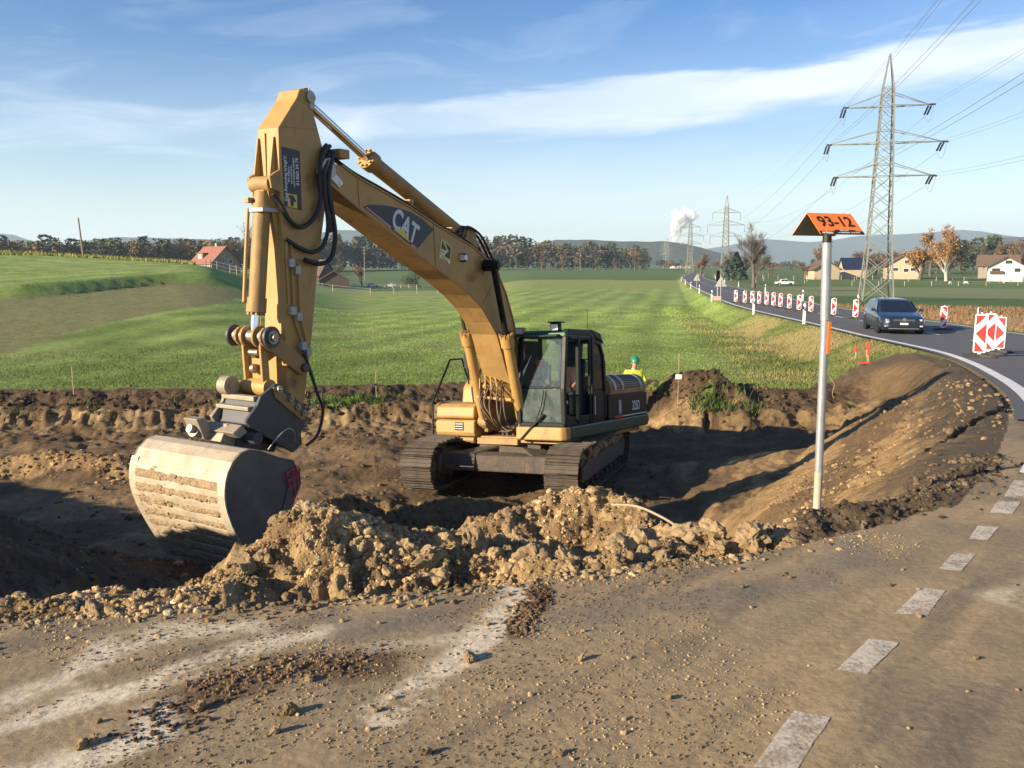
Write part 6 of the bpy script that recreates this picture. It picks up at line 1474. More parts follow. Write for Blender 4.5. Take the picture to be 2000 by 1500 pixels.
def tree_object(name, seed, height, colr, leafcol=None, label=None, spread=.8, trunk_r=None, upright=.55, leaf_n=0, leaf_s=.25, bark=None, twig=.9, thick=1.0, kids=(4, 5, 4, 4), group=None, fork=.28, ntw=2200):
    root = empty(name); segs, ends = branch_tree(seed, height, spread, trunk_r or height * .022, upright, fork=fork, kids=kids)
    top_ = max(s[1].z for s in segs); k = height / top_
    mb = MB()
    for p, q, r0, r1, lev in segs:
        if lev <= 2: mb.cyl(p * k, q * k, max(r0, .02) * thick, max(r1, .015) * thick, n=6 if lev == 0 else 4, cap=False)
    part(mb, 'trunk', bark or M_BARK, root, 0)
    g = np.random.default_rng(seed); V = []; T = []
    P = np.array([(p + (q - p) * t)[:] for p, q, r0, r1, lev in segs if lev >= 3 for t in (.1, .5, .9)]) * k
    D = np.array([(q - p).normalized()[:] for p, q, r0, r1, lev in segs if lev >= 3 for t in (.1, .5, .9)])
    pk_ = g.choice(len(P), min(len(P), ntw), replace=False); P = P[pk_]; D = D[pk_]
    L = twig * height / 12 * g.uniform(.35, 1.0, len(P))[:, None]
    dirs = D + g.normal(size=P.shape) * .65 + np.array([0, 0, .25]); dirs /= np.linalg.norm(dirs, axis=1)[:, None]
    sd = np.cross(dirs, g.normal(size=P.shape)); sd /= np.linalg.norm(sd, axis=1)[:, None]
    wv = .016 * thick * (.6 + .8 * g.random(len(P)))[:, None]
    V = np.stack([P - sd * wv, P + sd * wv, P + dirs * L], 1).reshape(-1, 3); F = np.arange(len(V)).reshape(-1, 3)
    c = np.array(colr) * (0.75 + .5 * g.random((len(P), 1))); c = np.repeat(c, 3, 0)
    if leaf_n:
        pick = P[g.integers(0, len(P), leaf_n)] + g.normal(size=(leaf_n, 3)) * .3
        V2, F2 = tri_soup(pick, leaf_s * (.5 + g.random(leaf_n)), seed + 1); c2 = np.repeat(np.array(leafcol) * (.6 + .8 * g.random((leaf_n, 1))), 3, 0)
        F = np.concatenate([F, F2 + len(V)]); V = np.concatenate([V, V2]); c = np.concatenate([c, c2])
    link_mesh('crown', fast_mesh('crown', V, F, M_LEAF, c, False), root)
    if label: tag(root, label, 'tree', group)
    return root

def put(o, x, y, s=1.0, rz=0.0, z=None, label=None, group=None):
    o.location = (x, y, (zat(x, y) if z is None else z)); o.scale = (s, s, s); o.rotation_euler = (0, 0, rz)
    if label: tag(o, label, 'tree', group)
    return o

GREYBR = (.125, .108, .090); BROWN = (.150, .112, .080); RUSSET = (.30, .155, .055); DGREEN = (.030, .050, .028)
put(tree_object('bare_tree', 11, 13.2, (.135, .118, .100), label='lone bare tree standing right of the road before the pylons', spread=.85, upright=.75, kids=(7, 5, 4, 3), fork=.22, thick=1.6, twig=1.3, ntw=4200), 48.6, 170, z=zat(48.6, 170))
put(tree_object('bare_tree', 23, 16.5, GREYBR, label='large bare tree rising behind the raised stick', spread=1.0, upright=.45, thick=1.6, fork=.35), -71.5, 232, z=-2.0)
put(tree_object('autumn_birch', 31, 17.5, (.24, .155, .09), (.40, .21, .07), 'tall birch with thin golden leaves before the white chalet', spread=.72, upright=.80, kids=(8, 6, 4, 4), fork=.10, ntw=5200, leaf_n=4200, leaf_s=.26, bark=M_BIRCH, thick=1.5, twig=1.3), 134.5, 262)
put(tree_object('autumn_tree', 37, 16.5, (.20, .135, .085), (.34, .19, .07), 'brown leaved tree close behind the golden birch', spread=.9, upright=.65, ntw=4000, leaf_n=3600, leaf_s=.30, thick=1.6), 131.0, 272)
tA = tree_object('bare_tree', 41, 10, BROWN, spread=.9, upright=.5, thick=2.0, leaf_n=260, leafcol=(.14, .105, .075), leaf_s=.28)
tB = tree_object('bare_tree', 43, 10, GREYBR, spread=.8, upright=.6, thick=2.0, leaf_n=200, leafcol=(.12, .10, .08), leaf_s=.28)
tC = tree_object('bare_tree', 47, 10, (.17, .118, .078), spread=.65, upright=.8, thick=2.0, leaf_n=600, leafcol=(.22, .135, .07), leaf_s=.28)
MID = [('A', 100.8, 291, .62, 'pale fruit tree left of the marker tube, paddock row'), ('B', 106.5, 296, .70, 'bare fruit tree directly behind the marker tube'), ('A', 91, 300, .85, 'low spreading tree right of the white pickup'), ('B', 84, 305, .95, 'dense bare tree behind the white pickup'), ('A', 76, 300, 1.0, 'dense bare tree left of the white pickup'), ('C', 66, 296, .85, 'brown shrubby tree right of the lone bare tree'),
       ('C', 118.5, 330, 1.45, 'tall slim tree behind the marker plate'), ('A', 126, 310, 1.0, 'round bare tree between solar roof and pylon'), ('B', 134, 318, 1.15, 'bare tree behind the pylon legs'), ('A', 163, 330, 1.45, 'rounded bare tree left of the golden birch'), ('B', 184, 330, 1.2, 'bare tree right of the golden birch'), ('C', 197, 345, 1.3, 'brown tree behind the white chalet'), ('A', 212, 350, 1.5, 'bare tree above the chalet roof'), ('B', 226, 350, 1.35, 'bare tree at the right picture edge'), ('C', 176, 300, .7, 'brown shrub left of the white chalet'), ('B', 148, 345, 1.0, 'bare tree behind the tan house chimney'), ('C', 156.5, 252, .42, 'reddish bush in front of the white chalet'),
       ('C', -56.5, 318, .85, 'round brown tree right of the dark barn'), ('B', -70, 345, 1.3, 'bare tree behind the dark barn'), ('A', 33.8, 560, 1.45, 'spreading bare tree at the wood edge, right of the pole'), ('A', 20, 566, 1.35, 'spreading bare tree at the wood edge, left of centre'), ('B', 55.8, 560, .95, 'small orchard tree at the wood edge'), ('A', 67.6, 560, .9, 'second small orchard tree at the wood edge'), ('B', 81, 558, 1.05, 'third small orchard tree at the wood edge'), ('C', 105, 480, .55, 'small rounded tree by the far road'), ('B', -88, 262, 1.0, 'bare tree left of the red roofed house'), ('C', -101, 300, 1.1, 'bare tree in front of the left wood')]
protos = {'A': tA, 'B': tB, 'C': tC}; used = set()
for kk, x_, y_, s_, lab in MID:
    o = protos[kk] if kk not in used else copy_tree(protos[kk]); used.add(kk)
    put(o, x_, y_, s_, rnd.uniform(0, 6.28), None, lab, 'trees scattered in the middle distance')

def conifer(seed, h, rad, n=420, colr=DGREEN):
    g = np.random.default_rng(seed); t = g.random(n) ** .75; zc = h * (.10 + .90 * t); rr = rad * (1 - t) ** .85 * (.55 + .5 * g.random(n)) + .1
    a = g.random(n) * 6.283; C = np.stack([rr * np.cos(a), rr * np.sin(a), zc - .12 * rr], 1)
    V, F = tri_soup(C, h * .05 * (.6 + .8 * g.random(n)), seed, .35, 1.3); return V, F, np.repeat(np.array(colr) * (.6 + .9 * g.random((n, 1))), 3, 0)
def round_crown(seed, h, rad, n, colr):
    g = np.random.default_rng(seed); nb = 9; cb_ = g.normal(size=(nb, 3)) * np.array([.42, .42, .30]) * rad + np.array([0, 0, h * .62])
    d = g.normal(size=(n, 3)); d /= np.linalg.norm(d, axis=1)[:, None]; k = g.integers(0, nb, n)
    C = cb_[k] + d * (rad * .48) * (.55 + .5 * g.random((n, 1))) * np.array([1, 1, 1.15]); C[:, 2] = np.maximum(C[:, 2], h * .12)
    V, F = tri_soup(C, h * .036 * (.5 + g.random(n)), seed, .8, 1.5)
    c = np.repeat(np.array(colr) * (.55 + .8 * g.random((n, 1))) * (0.8 + .4 * g.random(nb))[k][:, None], 3, 0)
    T = MB().cyl((0, 0, -1), (0, 0, h * .55), h * .016, h * .010, n=5, cap=False); tv = np.array(T.v); tf = np.array([(f[0], f[1], f[2]) for f in T.f] + [(f[0], f[2], f[3]) for f in T.f])
    return np.concatenate([V, tv]), np.concatenate([F, tf + len(V)]), np.concatenate([c, np.tile(np.array([.16, .135, .11]), (len(tv), 1))])
sp = empty('spruce_tree', (58.4, 221, zat(58.4, 221)), 0, 'dark blue-green spruce left of the lone bare tree', 'tree')
V, F, c = conifer(5, 7.5, 3.4, 1500, (.045, .070, .060)); link_mesh('crown', fast_mesh('crown', V, F, M_LEAF, c, False), sp); part(MB().cyl((0, 0, -.5), (0, 0, 6), .18, .03, n=8), 'trunk', M_BARK, sp, 0)
db = empty('evergreen_bush', (-35.4, 300, zat(-35.4, 300)), 0, 'dark dense evergreen bush at the end of the paddock fence', 'bush')
V, F, c = round_crown(6, 4.2, 3.3, 1600, (.028, .042, .022)); link_mesh('crown', fast_mesh('crown', V, F, M_LEAF, c, False), db); part(MB().cyl((0, 0, -.3), (0, 0, 2), .12, n=6), 'trunk', M_BARK, db, 0)

def wood(name, label, edge, rows, gap, hgt, seed, conif=.25, palette=None):
    """a far wood: many crowns of mixed kind merged into one mass"""
    g = random.Random(seed); kinds = []
    pal = palette or [(.155, .130, .102), (.150, .125, .095), (.17, .138, .10), (.185, .138, .095), (.13, .115, .088), (.24, .155, .085)]
    for i, cc in enumerate(pal): kinds.append(('d', round_crown(seed + i, 1.0, .36, 420, cc)))
    for i in range(3): kinds.append(('c', conifer(seed + 50 + i, 1.0, .17, 260, (.045 + .014 * i, .062 + .014 * i, .038))))
    Vs = []; Fs = []; Cs = []; base = 0; pts = []
    for a, b in zip(edge, edge[1:]):
        L = math.hypot(b[0] - a[0], b[1] - a[1]); n_ = max(1, int(L / gap)); pts += [(a[0] + (b[0] - a[0]) * k / n_, a[1] + (b[1] - a[1]) * k / n_, a[2] + (b[2] - a[2]) * k / n_) for k in range(n_)]
    for row in range(rows):
        for (x, y, hs) in pts:
            blk = vn(np.array([x * .02 + 5.0]), np.array([row * .7 + seed]), seed)[0]
            con = g.random() < conif * (2.2 if blk > .55 else .4)
            kd = g.choice([k for k in kinds if (k[0] == 'c') == con])[1]
            h = hgt * hs * g.uniform(.78, 1.12) * (1.08 if con else 1.0) * (.62 if row == 0 and g.random() < .35 else 1.0); wd = h * g.uniform(.85, 1.25)
            X = x + g.uniform(-gap * .6, gap * .6); Y = y + row * gap * 1.25 + g.uniform(-3, 3); a = g.uniform(0, 6.28); ca, sa = math.cos(a), math.sin(a)
            V = kd[0] * np.array([wd, wd, h]); V = np.stack([V[:, 0] * ca - V[:, 1] * sa + X, V[:, 0] * sa + V[:, 1] * ca + Y, V[:, 2] + hs * 0 + WOODZ], 1)
            Vs.append(V); Fs.append(kd[1] + base); base += len(V); Cs.append(kd[2] * g.uniform(.75, 1.2))
    o = link_mesh(name, fast_mesh(name, np.concatenate(Vs), np.concatenate(Fs), M_LEAF, np.concatenate(Cs), False)); o['kind'] = 'stuff'; o['label'] = label
    return o
WOODZ = -3.0
wood('woodland', 'mixed bare and evergreen wood along the left skyline', [(-330, 405, .95), (-250, 425, .92), (-205, 440, .88), (-150, 500, .98)], 5, 5.5, 18.5, 201, .20)
WOODZ = -3.4
wood('woodland', 'brown and evergreen wood behind the meadow, centre', [(-160, 560, .82), (-128, 640, .98), (-60, 655, .95), (-15, 655, 1.0), (20, 655, .95), (60, 660, .86), (112, 668, .66)], 4, 6.5, 24.0, 301, .32)
WOODZ = -3.0
wood('woodland', 'low brown trees and hedges beyond the far road', [(118, 660, .5), (150, 640, .42), (200, 560, .40), (260, 540, .55), (330, 520, .8)], 3, 8.0, 17.0, 401, .12, [(.20, .13, .075), BROWN, GREYBR, (.25, .15, .07)])
WOODZ = -2.5
wood('woodland', 'brown trees on the rise behind the chalet at right', [(170, 380, .6), (215, 400, .85), (260, 410, 1.1), (330, 420, 1.25)], 4, 8.0, 16.0, 501, .12, [(.20, .13, .075), BROWN, GREYBR, (.22, .15, .09)])

# ---------------------------------------------------------------- hills and the steam plume
def hill(name, pts, D, depth, colr, seed, base=-12):
    xs = np.array([p[0] for p in pts], float); zs = np.array([p[1] for p in pts], float)
    X = np.linspace(xs[0], xs[-1], 340); Z = np.interp(X, xs, zs); g = fbm(X / 60, X * 0 + seed, 4, seed) - .5
    rows = [(-1.0, 0), (-.75, .22), (-.5, .48), (-.25, .78), (-.1, .95), (0, 1.0), (.35, .8), (1.0, 0)]
    V = []
    for k, (dy, f) in enumerate(rows):
        jit = fbm(X / 35 + k * 7, X / 35 * 0 + k, 4, seed + k) - .5
        V.append(np.stack([X, D + dy * depth + 0 * X, base + (Z - base) * f + jit * (9 if 0 < f < 1 else 3) * min(1, (zs.max() / 60)) + g * 3 * (f == 1)], 1))
    V = np.concatenate(V); n_ = len(X); F = np.array([(r * n_ + i, r * n_ + i + 1, (r + 1) * n_ + i + 1, (r + 1) * n_ + i) for r in range(len(rows) - 1) for i in range(n_ - 1)])
    cc = np.array(colr) * (.7 + .6 * fbm(V[:, 0] / 80, V[:, 1] / 30 + V[:, 2] / 12, 4, seed + 20))[:, None]
    o = link_mesh(name, fast_mesh(name, V, F, M_LEAF, cc)); o['kind'] = 'structure'; return o
hill('hill', [(-260, -12), (-145, -5), (-29, 35), (94, 63), (123, 70), (216, 69), (289, 65), (361, 63), (433, 65), (476, 60), (535, 46), (578, 33), (637, 21), (724, 6), (812, -8)], 2400, 300, (.055, .060, .042), 1)
hill('hill', [(400, -10), (739, 14), (1229, 104), (1556, 120), (1759, 152), (1962, 192), (2044, 196), (2208, 184), (2372, 172), (2535, 184), (2697, 213), (2941, 233), (3104, 233), (3267, 245), (3429, 257), (3592, 269), (3756, 257), (3921, 229), (4087, 209), (4498, 184), (5115, 144), (5400, 60)], 6800, 700, (.050, .058, .050), 2)
hill('hill', [(1130, -12), (1226, -10), (1329, 19), (1398, 37), (1483, 66), (1569, 80), (1673, 90), (1743, 93), (1916, 105), (2176, 114), (2600, 90)], 2900, 350, (.085, .068, .048), 3)
hill('hill', [(-4300, 90), (-3752, 141), (-3312, 166), (-3123, 184), (-3045, 178), (-2976, 154), (-2848, 111), (-2633, 49), (-2500, 0)], 5200, 500, (.05, .058, .05), 4)
hill('hill', [(-2600, 0), (-2380, 40), (-2199, 90), (-2070, 120), (-1943, 132), (-1767, 129), (-1616, 124), (-1464, 120), (-1263, 115), (-1111, 124), (-958, 149), (-857, 167), (-756, 164), (-656, 152), (-505, 115), (-354, 65), (-253, 15), (-150, -12)], 4200, 450, (.05, .058, .048), 5)

sv = bpy.data.materials.new('steam'); sv.use_nodes = True; n = NT(sv.node_tree); n.n.clear()
o_ = n.new('ShaderNodeOutputMaterial'); df = n.new('ShaderNodeBsdfDiffuse'); df.inputs[0].default_value = (.95, .95, .95, 1); tl_ = n.new('ShaderNodeBsdfTranslucent'); tl_.inputs[0].default_value = (.95, .95, .95, 1)
tr = n.new('ShaderNodeBsdfTransparent'); m1 = n.new('ShaderNodeMixShader'); m1.inputs[0].default_value = .4; n.link(df.outputs[0], m1.inputs[1]); n.link(tl_.outputs[0], m1.inputs[2])
m2 = n.new('ShaderNodeMixShader'); m2.inputs[0].default_value = .30; n.link(tr.outputs[0], m2.inputs[1]); n.link(m1.outputs[0], m2.inputs[2]); n.link(m2.outputs[0], o_.inputs[0])
def plume():
    g = random.Random(4); bm = bmesh.new()
    for k in range(70):
        t = (k / 69) ** .8; c = Vector((0 + 42 * t * t + g.uniform(-1, 1) * (6 + 34 * t), g.uniform(-25, 25) * t, 135 * t + g.uniform(-8, 8)))
        if t > .55: c.x += g.uniform(-22, 46) * (t - .4)
        r_ = 7 + 22 * t * g.uniform(.6, 1.15)
        bmesh.ops.create_icosphere(bm, subdivisions=3, radius=r_, matrix=Matrix.Translation(c))
    me = bpy.data.meshes.new('steam_plume'); bm.to_mesh(me); bm.free(); me.materials.append(sv)
    ob = link_mesh('steam_plume', me, None, (690, 3600, 92)); ob.scale = (.85, .85, .88)
    tx = bpy.data.textures.new('puffs', 'CLOUDS'); tx.noise_scale = 22
    dm = ob.modifiers.new('d', 'DISPLACE'); dm.texture = tx; dm.strength = 16; dm.mid_level = .5
    tag(ob, 'white column of steam rising behind the wooded hill', 'steam', kind='thing')
plume()

# ---------------------------------------------------------------- houses
M_RTILE = mat('red_roof_tiles', (.27, .112, .072), .8, var=.2, vscale=1.5, bump=.5, bscale=5)
M_BROOF = mat('brown_roof_tiles', (.135, .085, .060), .8, var=.2, vscale=1.5, bump=.5, bscale=5)
M_TAN = mat('tan_render', (.46, .36, .25), .85, var=.06); M_WREN = mat('white_render', (.64, .63, .60), .85, var=.05); M_GREYW = mat('grey_brown_render', (.27, .22, .17), .85, var=.1)
M_WOOD = mat('dark_barn_wood', (.085, .060, .042), .85, var=.25, vscale=2); M_SOLAR = mat('solar_panel', (.020, .028, .055), .25, var=.1); M_PANE = mat('window_pane', (.03, .035, .04), .12); M_FRAME = mat('window_frame', (.70, .68, .64), .6)
def house(name, x, y, z, rz, L, W, eave, ridge, wallm, roofm, label, wins=(), over=.6, chimney=None, cat_='house'):
    """ridge along local x; the gable with +x normal, long side faces -y; wins: (face, u, v, w, h)"""
    r_ = empty(name, (x, y, z), R(rz), label, cat_)
    part(MB().prism([(-W / 2, -3), (W / 2, -3), (W / 2, eave), (0, ridge - .12), (-W / 2, eave)], -L / 2, L / 2, axis='x'), 'wall', wallm, r_, 0)
    sl = (ridge - eave) / (W / 2)
    for s in (1, -1):
        y1 = s * (W / 2 + over); z1 = eave - sl * over
        A = [(-L / 2 - over, 0, ridge), (L / 2 + over, 0, ridge), (L / 2 + over, y1, z1), (-L / 2 - over, y1, z1)]
        rf = part(MB().add(A + [(p[0], p[1], p[2] + .22) for p in A], [(0, 1, 2, 3), (7, 6, 5, 4), (0, 4, 5, 1), (1, 5, 6, 2), (2, 6, 7, 3), (3, 7, 4, 0)]), 'roof', roofm, r_, 0)
        if chimney and s == chimney[3]: part(MB().box((chimney[0], chimney[1], chimney[2]), chimney[4]), 'chimney', chimney[5], rf, 0)
    for face, u, v, ww, hh in wins:
        d_ = {'g': (L / 2, 0), 's': (0, -W / 2), 'b': (-L / 2, 0)}[face]
        def wbox(t0, t1, sw_, sh_):
            if face == 's': return MB().bb(u - sw_ / 2, u + sw_ / 2, -W / 2 - t1, -W / 2 - t0, v - sh_ / 2, v + sh_ / 2)
            sg = 1 if face == 'g' else -1; xs_ = sorted((sg * (L / 2 + t0), sg * (L / 2 + t1)))
            return MB().bb(xs_[0], xs_[1], u - sw_ / 2, u + sw_ / 2, v - sh_ / 2, v + sh_ / 2)
        wn = part(wbox(-.05, .05, ww + .24, hh + .24), 'window', M_FRAME, r_, 0); part(wbox(.052, .06, ww, hh), 'pane', M_PANE, wn, 0)
    return r_
hA = house('farmhouse', -88, 252, .2, -38, 10.5, 9.5, 2.0, 6.4, M_GREYW, M_RTILE, 'house with red tiled roof and dormer on the left rise', [('g', 1.5, 2.2, 1.2, 1.1), ('g', -1.0, 4.2, .8, .8)], chimney=(0.5, .3, 6.9, 1, (.7, .7, 1.2), M_TAN))
part(MB().bb(-3.4, -.4, -3.9, -2.6, 2.7, 4.5).bb(-3.6, -.2, -4.1, -1.5, 4.5, 4.7), 'dormer', M_RTILE, hA, 0); part(MB().bb(-2.6, -1.2, -3.96, -3.9, 3.0, 4.2), 'dormer_window', M_FRAME, hA, 0)
house('barn', -61, 290, -6.4, -78, 9, 9.8, 2.6, 5.6, M_WOOD, M_BROOF, 'low dark wooden barn with brown roof right of the stick', over=.7, cat_='barn')
house('barn', -73, 304, -5.0, -20, 15, 10, 3.0, 8.0, M_WOOD, M_BROOF, 'larger dark barn half hidden behind the stick', over=.6, cat_='barn')
house('house', 134.2, 292, -3.1, -108, 11, 10.4, 4.2, 7.6, M_TAN, M_BROOF, 'tan gabled house with wide chimney behind the pylon', [('g', .9, 5.4, 1.4, 1.1), ('g', .8, 2.6, 1.5, 1.1), ('g', -2.6, 2.9, 1.8, 1.0), ('g', 3.0, 2.9, 1.6, 1.0)], over=.7, chimney=(2.0, 4.0, 6.4, 1, (1.4, 2.4, 3.6), M_TAN))
house('house', 120.5, 300, -2.4, -8, 7.5, 8, 2.6, 6.0, M_TAN, M_SOLAR, 'house with dark solar panel roof left of the pylon', over=.5)
house('house', 106.0, 290, -2.6, -88, 9, 8.5, 2.6, 5.2, M_TAN, M_BROOF, 'low house with steep dark roof edge beside the marker tube', over=.8)
hC = house('chalet', 152.5, 262, -2.4, -118, 11, 9.4, 3.4, 6.2, M_WREN, M_BROOF, 'white chalet with broad brown roof at right', [('g', .6, 4.6, 1.8, 1.0), ('g', -2.6, 2.2, 2.2, 1.1), ('g', 3.0, 2.2, 1.6, 1.1)], over=1.3)
part(MB().bb(5.55, 6.3, -4.2, -.6, 1.1, 1.25).bb(6.22, 6.3, -4.2, -.6, 1.25, 2.0), 'balcony', M_WOOD, hC, 0)
house('house', 172, 300, -2.0, -30, 12, 9, 3.4, 6.6, M_GREYW, M_BROOF, 'brown roofed house half hidden behind the chalet', over=.8)
house('factory', 178.5, 900, -4.0, 4, 19, 12, 3.6, 3.9, M_WREN, M_TAN, 'long pale building far off below the steam', over=.2, cat_='building', wins=[('s', -6 + 3 * k, 2.0, 1.6, 1.2) for k in range(5)])

# ---------------------------------------------------------------- poles, fences, lamp, sheep
M_POLE = mat('weathered_pole', (.24, .20, .155), .85, var=.15)
for x_, y_, h_, arms_, lab in ((-56.5, 112, 5.2, 0, 'leaning wooden pole on the left rise'), (-73, 420, 17, 3, 'wooden power pole with cross arms before the centre wood'), (48.2, 600, 13.5, 0, 'thin pole at the edge of the centre wood'), (117.5, 560, 12, 1, 'slim lamp pole by the far road'), (163.5, 268, 6.0, 0, 'wooden pole in front of the white chalet'), (141.0, 300, 5.5, 0, 'short pole right of the tan house')):
    r_ = empty('utility_pole', (x_, y_, zat(x_, y_)), 0, lab, 'pole', 'wooden poles in the landscape')
    ln = -.35 if 'leaning' in lab else 0
    part(MB().cyl((0, 0, -.4), (ln, 0, h_), .13 if h_ < 9 else .22, .10 if h_ < 9 else .16, n=8), 'pole_shaft', M_POLE, r_, 0)
    for k in range(arms_): part(MB().bar((-1.7 + .3 * k, 0, h_ - .5 - 1.5 * k), (1.7 - .3 * k, 0, h_ - .5 - 1.5 * k), .16), 'pole_arm', M_POLE, r_, 0)
sl = empty('street_lamp', (177, 285, zat(177, 285)), R(0), 'grey street lamp at the right picture edge', 'street lamp')
part(MB().tube([(0, 0, 0), (0, 0, 9.0), (-.5, 0, 9.9), (-1.6, 0, 10.2)], .10, 8), 'lamp_mast', M_GALV, sl, 0); part(MB().box((-2.1, 0, 10.2), (1.0, .4, .18)), 'lamp_head', M_GALV, sl, .03)
def fence(pts, gap, h_, label, m=M_POLE, th=.10, rails=2, rail_m=None):
    r_ = empty('fence', (pts[0][0], pts[0][1], 0), 0, label, 'fence', 'paddock fences'); prev = None; k = 0
    for a, b in zip(pts, pts[1:]):
        L = math.hypot(b[0] - a[0], b[1] - a[1]); n_ = max(1, int(L / gap))
        for i in range(n_):
            x = a[0] + (b[0] - a[0]) * i / n_ + rnd.uniform(-.15, .15); y = a[1] + (b[1] - a[1]) * i / n_; z = zat(x, y)
            p = Vector((x - pts[0][0], y - pts[0][1], z)); part(MB().cyl(p - Vector((0, 0, .3)), p + Vector((rnd.uniform(-.05, .05), 0, h_ * rnd.uniform(.92, 1.08))), th * .55, n=6), 'fence_post', m, r_, 0)
            if prev is not None:
                for q in range(rails): part(MB().bar(prev + Vector((0, 0, h_ * (.5 + .4 * q))), p + Vector((0, 0, h_ * (.5 + .4 * q))), .03 if rail_m is None else .09), 'fence_rail', rail_m or M_WIRE, r_, 0)
            prev = p
M_PALE = mat('pale_fence_wood', (.46, .38, .28), .85, var=.15)
fence([(-62, 172), (-57, 160), (-51.5, 148), (-44.6, 134), (-36.4, 116)], 9, 1.5, 'wooden post fence running down from the red roofed house', M_POLE, .2)
fence([(-68, 205), (-50, 196), (-32, 190), (-18, 205), (-8, 225)], 6.5, 1.5, 'thin post fence along the meadow below the barn', M_PALE, .14)
fence([(-66, 283), (-50, 296), (-30, 292)], 2.6, 1.3, 'timber rail fence in front of the barn and cars', M_PALE, .22, 2, M_POLE)
fence([(60, 232), (95, 236), (130, 232), (160, 224)], 7, 1.4, 'post and wire fence across the right meadow, nearest', M_PALE, .14)
fence([(58, 262), (100, 268), (140, 262), (175, 250)], 7, 1.4, 'post and wire fence across the right meadow, second', M_PALE, .14)
fence([(62, 282), (100, 284), (150, 278)], 5, 1.4, 'post and wire fence below the houses', M_PALE, .16)
fence([(140, 248), (152, 247), (168, 243)], 2.6, 1.3, 'timber rail fence below the white chalet', M_POLE, .2, 3, M_POLE)
M_WOOL = mat('pale_wool', (.66, .62, .54), .95, var=.1, bump=.6, bscale=9)
for x_, y_, rz, lab in ((126.0, 243, 20, 'pale sheep grazing left of the golden birch'), (129.5, 241, 160, 'pale sheep lying near the golden birch'), (143, 246, 70, 'pale sheep right of the golden birch'), (157.5, 240, 10, 'pale sheep grazing below the chalet'), (163, 238, 200, 'pale sheep at the right picture edge')):
    r_ = empty('sheep', (x_, y_, zat(x_, y_)), R(rz), lab, 'sheep', 'sheep grazing on the meadow')
    ch = [('p', (-.42, 0, .66), (.20, .24)), ('m', (0, 0, .68), (.24, .27)), ('s', (.38, 0, .70), (.20, .22)), ('n', (.56, 0, .66), (.12, .13)), ('h', (.72, 0, .46), (.10, .10)), ('z', (.84, 0, .32), (.06, .06))]
    lg = [[('m', (0, 0, .68), .2), ('f%d' % s, (.34, s * .11, .48), .07), ('g%d' % s, (.35, s * .11, .24), .045), ('e%d' % s, (.35, s * .11, .02), .04)] for s in (1, -1)] + [[('p', (-.42, 0, .66), .2), ('q%d' % s, (-.38, s * .12, .50), .09), ('r%d' % s, (-.47, s * .12, .26), .05), ('t%d' % s, (-.43, s * .12, .02), .04)] for s in (1, -1)]
    skin_body('body', [ch] + lg, M_WOOL, r_, 1)

# ---------------------------------------------------------------- clods, crumbs, grass
OCTV = np.array([(1, 0, 0), (-1, 0, 0), (0, 1, 0), (0, -1, 0), (0, 0, 1), (0, 0, -1)], float); OCTF = np.array([(0, 2, 4), (2, 1, 4), (1, 3, 4), (3, 0, 4), (2, 0, 5), (1, 2, 5), (3, 1, 5), (0, 3, 5)])
M_CLOD = leaf_mat('clod_soil', .95)
_n = NT(M_CLOD.node_tree); _b = _n.n['Principled BSDF']; _tc = _n.new('ShaderNodeTexCoord'); _n.link(_n.bump(_n.noise(_tc.outputs['Object'], 55, 6, .65), .7, .01), _b.inputs['Normal'])
def rocks(X, Y, S, seed, V0, F0, colr, lift=.25, cvar=.35):
    g = np.random.default_rng(seed); n = len(X); Z, _ = terrain(X, Y); protos_ = [rough_rock(seed + i, V0) for i in range(8)]
    k = g.integers(0, 8, n); B = np.stack(protos_)[k]; a = g.random(n) * 6.283; t = g.normal(size=n) * .5
    ca, sa, ct, st = np.cos(a)[:, None], np.sin(a)[:, None], np.cos(t)[:, None], np.sin(t)[:, None]
    x, y, z = B[:, :, 0], B[:, :, 1], B[:, :, 2]; y, z = y * ct - z * st, y * st + z * ct; x, y = x * ca - y * sa, x * sa + y * ca
    V = np.stack([x * S[:, None] + X[:, None], y * S[:, None] + Y[:, None], z * S[:, None] + (Z + S * lift)[:, None]], -1)
    F = F0[None] + (np.arange(n) * len(V0))[:, None, None]
    c = np.array(colr)[None] * (1 - cvar / 2 + cvar * g.random((n, 1))) if np.ndim(colr) == 1 else colr
    c = c * (.55 + .9 * sst(.28, .72, fbm(X * 3.0, Y * 3.0, 4, 901)))[:, None] * np.array([1, .99, .97])
    c = c * np.array([1.0, .95, .84])
    return V.reshape(-1, 3), F.reshape(-1, 3), np.repeat(c, len(V0), 0)
def stuff(name, label, sets, parent=None, smooth=False):
    Vs, Fs, Cs = [], [], []; b = 0
    for V, F, c in sets: Vs.append(V); Fs.append(F + b); Cs.append(c); b += len(V)
    o = link_mesh(name, fast_mesh(name, np.concatenate(Vs), np.concatenate(Fs), M_CLOD, np.concatenate(Cs), smooth), parent); o['kind'] = 'stuff'
    if label: o['label'] = label
    return o
g = np.random.default_rng(99)
def along(pts, n, spread):
    P = np.array([(p[0], p[1]) for p in pts]); L = np.r_[0, np.cumsum(np.hypot(*np.diff(P, axis=0).T))]; s = g.random(n) * L[-1]
    return np.interp(s, L, P[:, 0]) + g.normal(size=n) * spread, np.interp(s, L, P[:, 1]) + g.normal(size=n) * spread
FRONT = [HEAPS[i][0] for i in (0, 1, 2, 3, 4)]
sets = []
CLAY = np.array([.34, .245, .140])
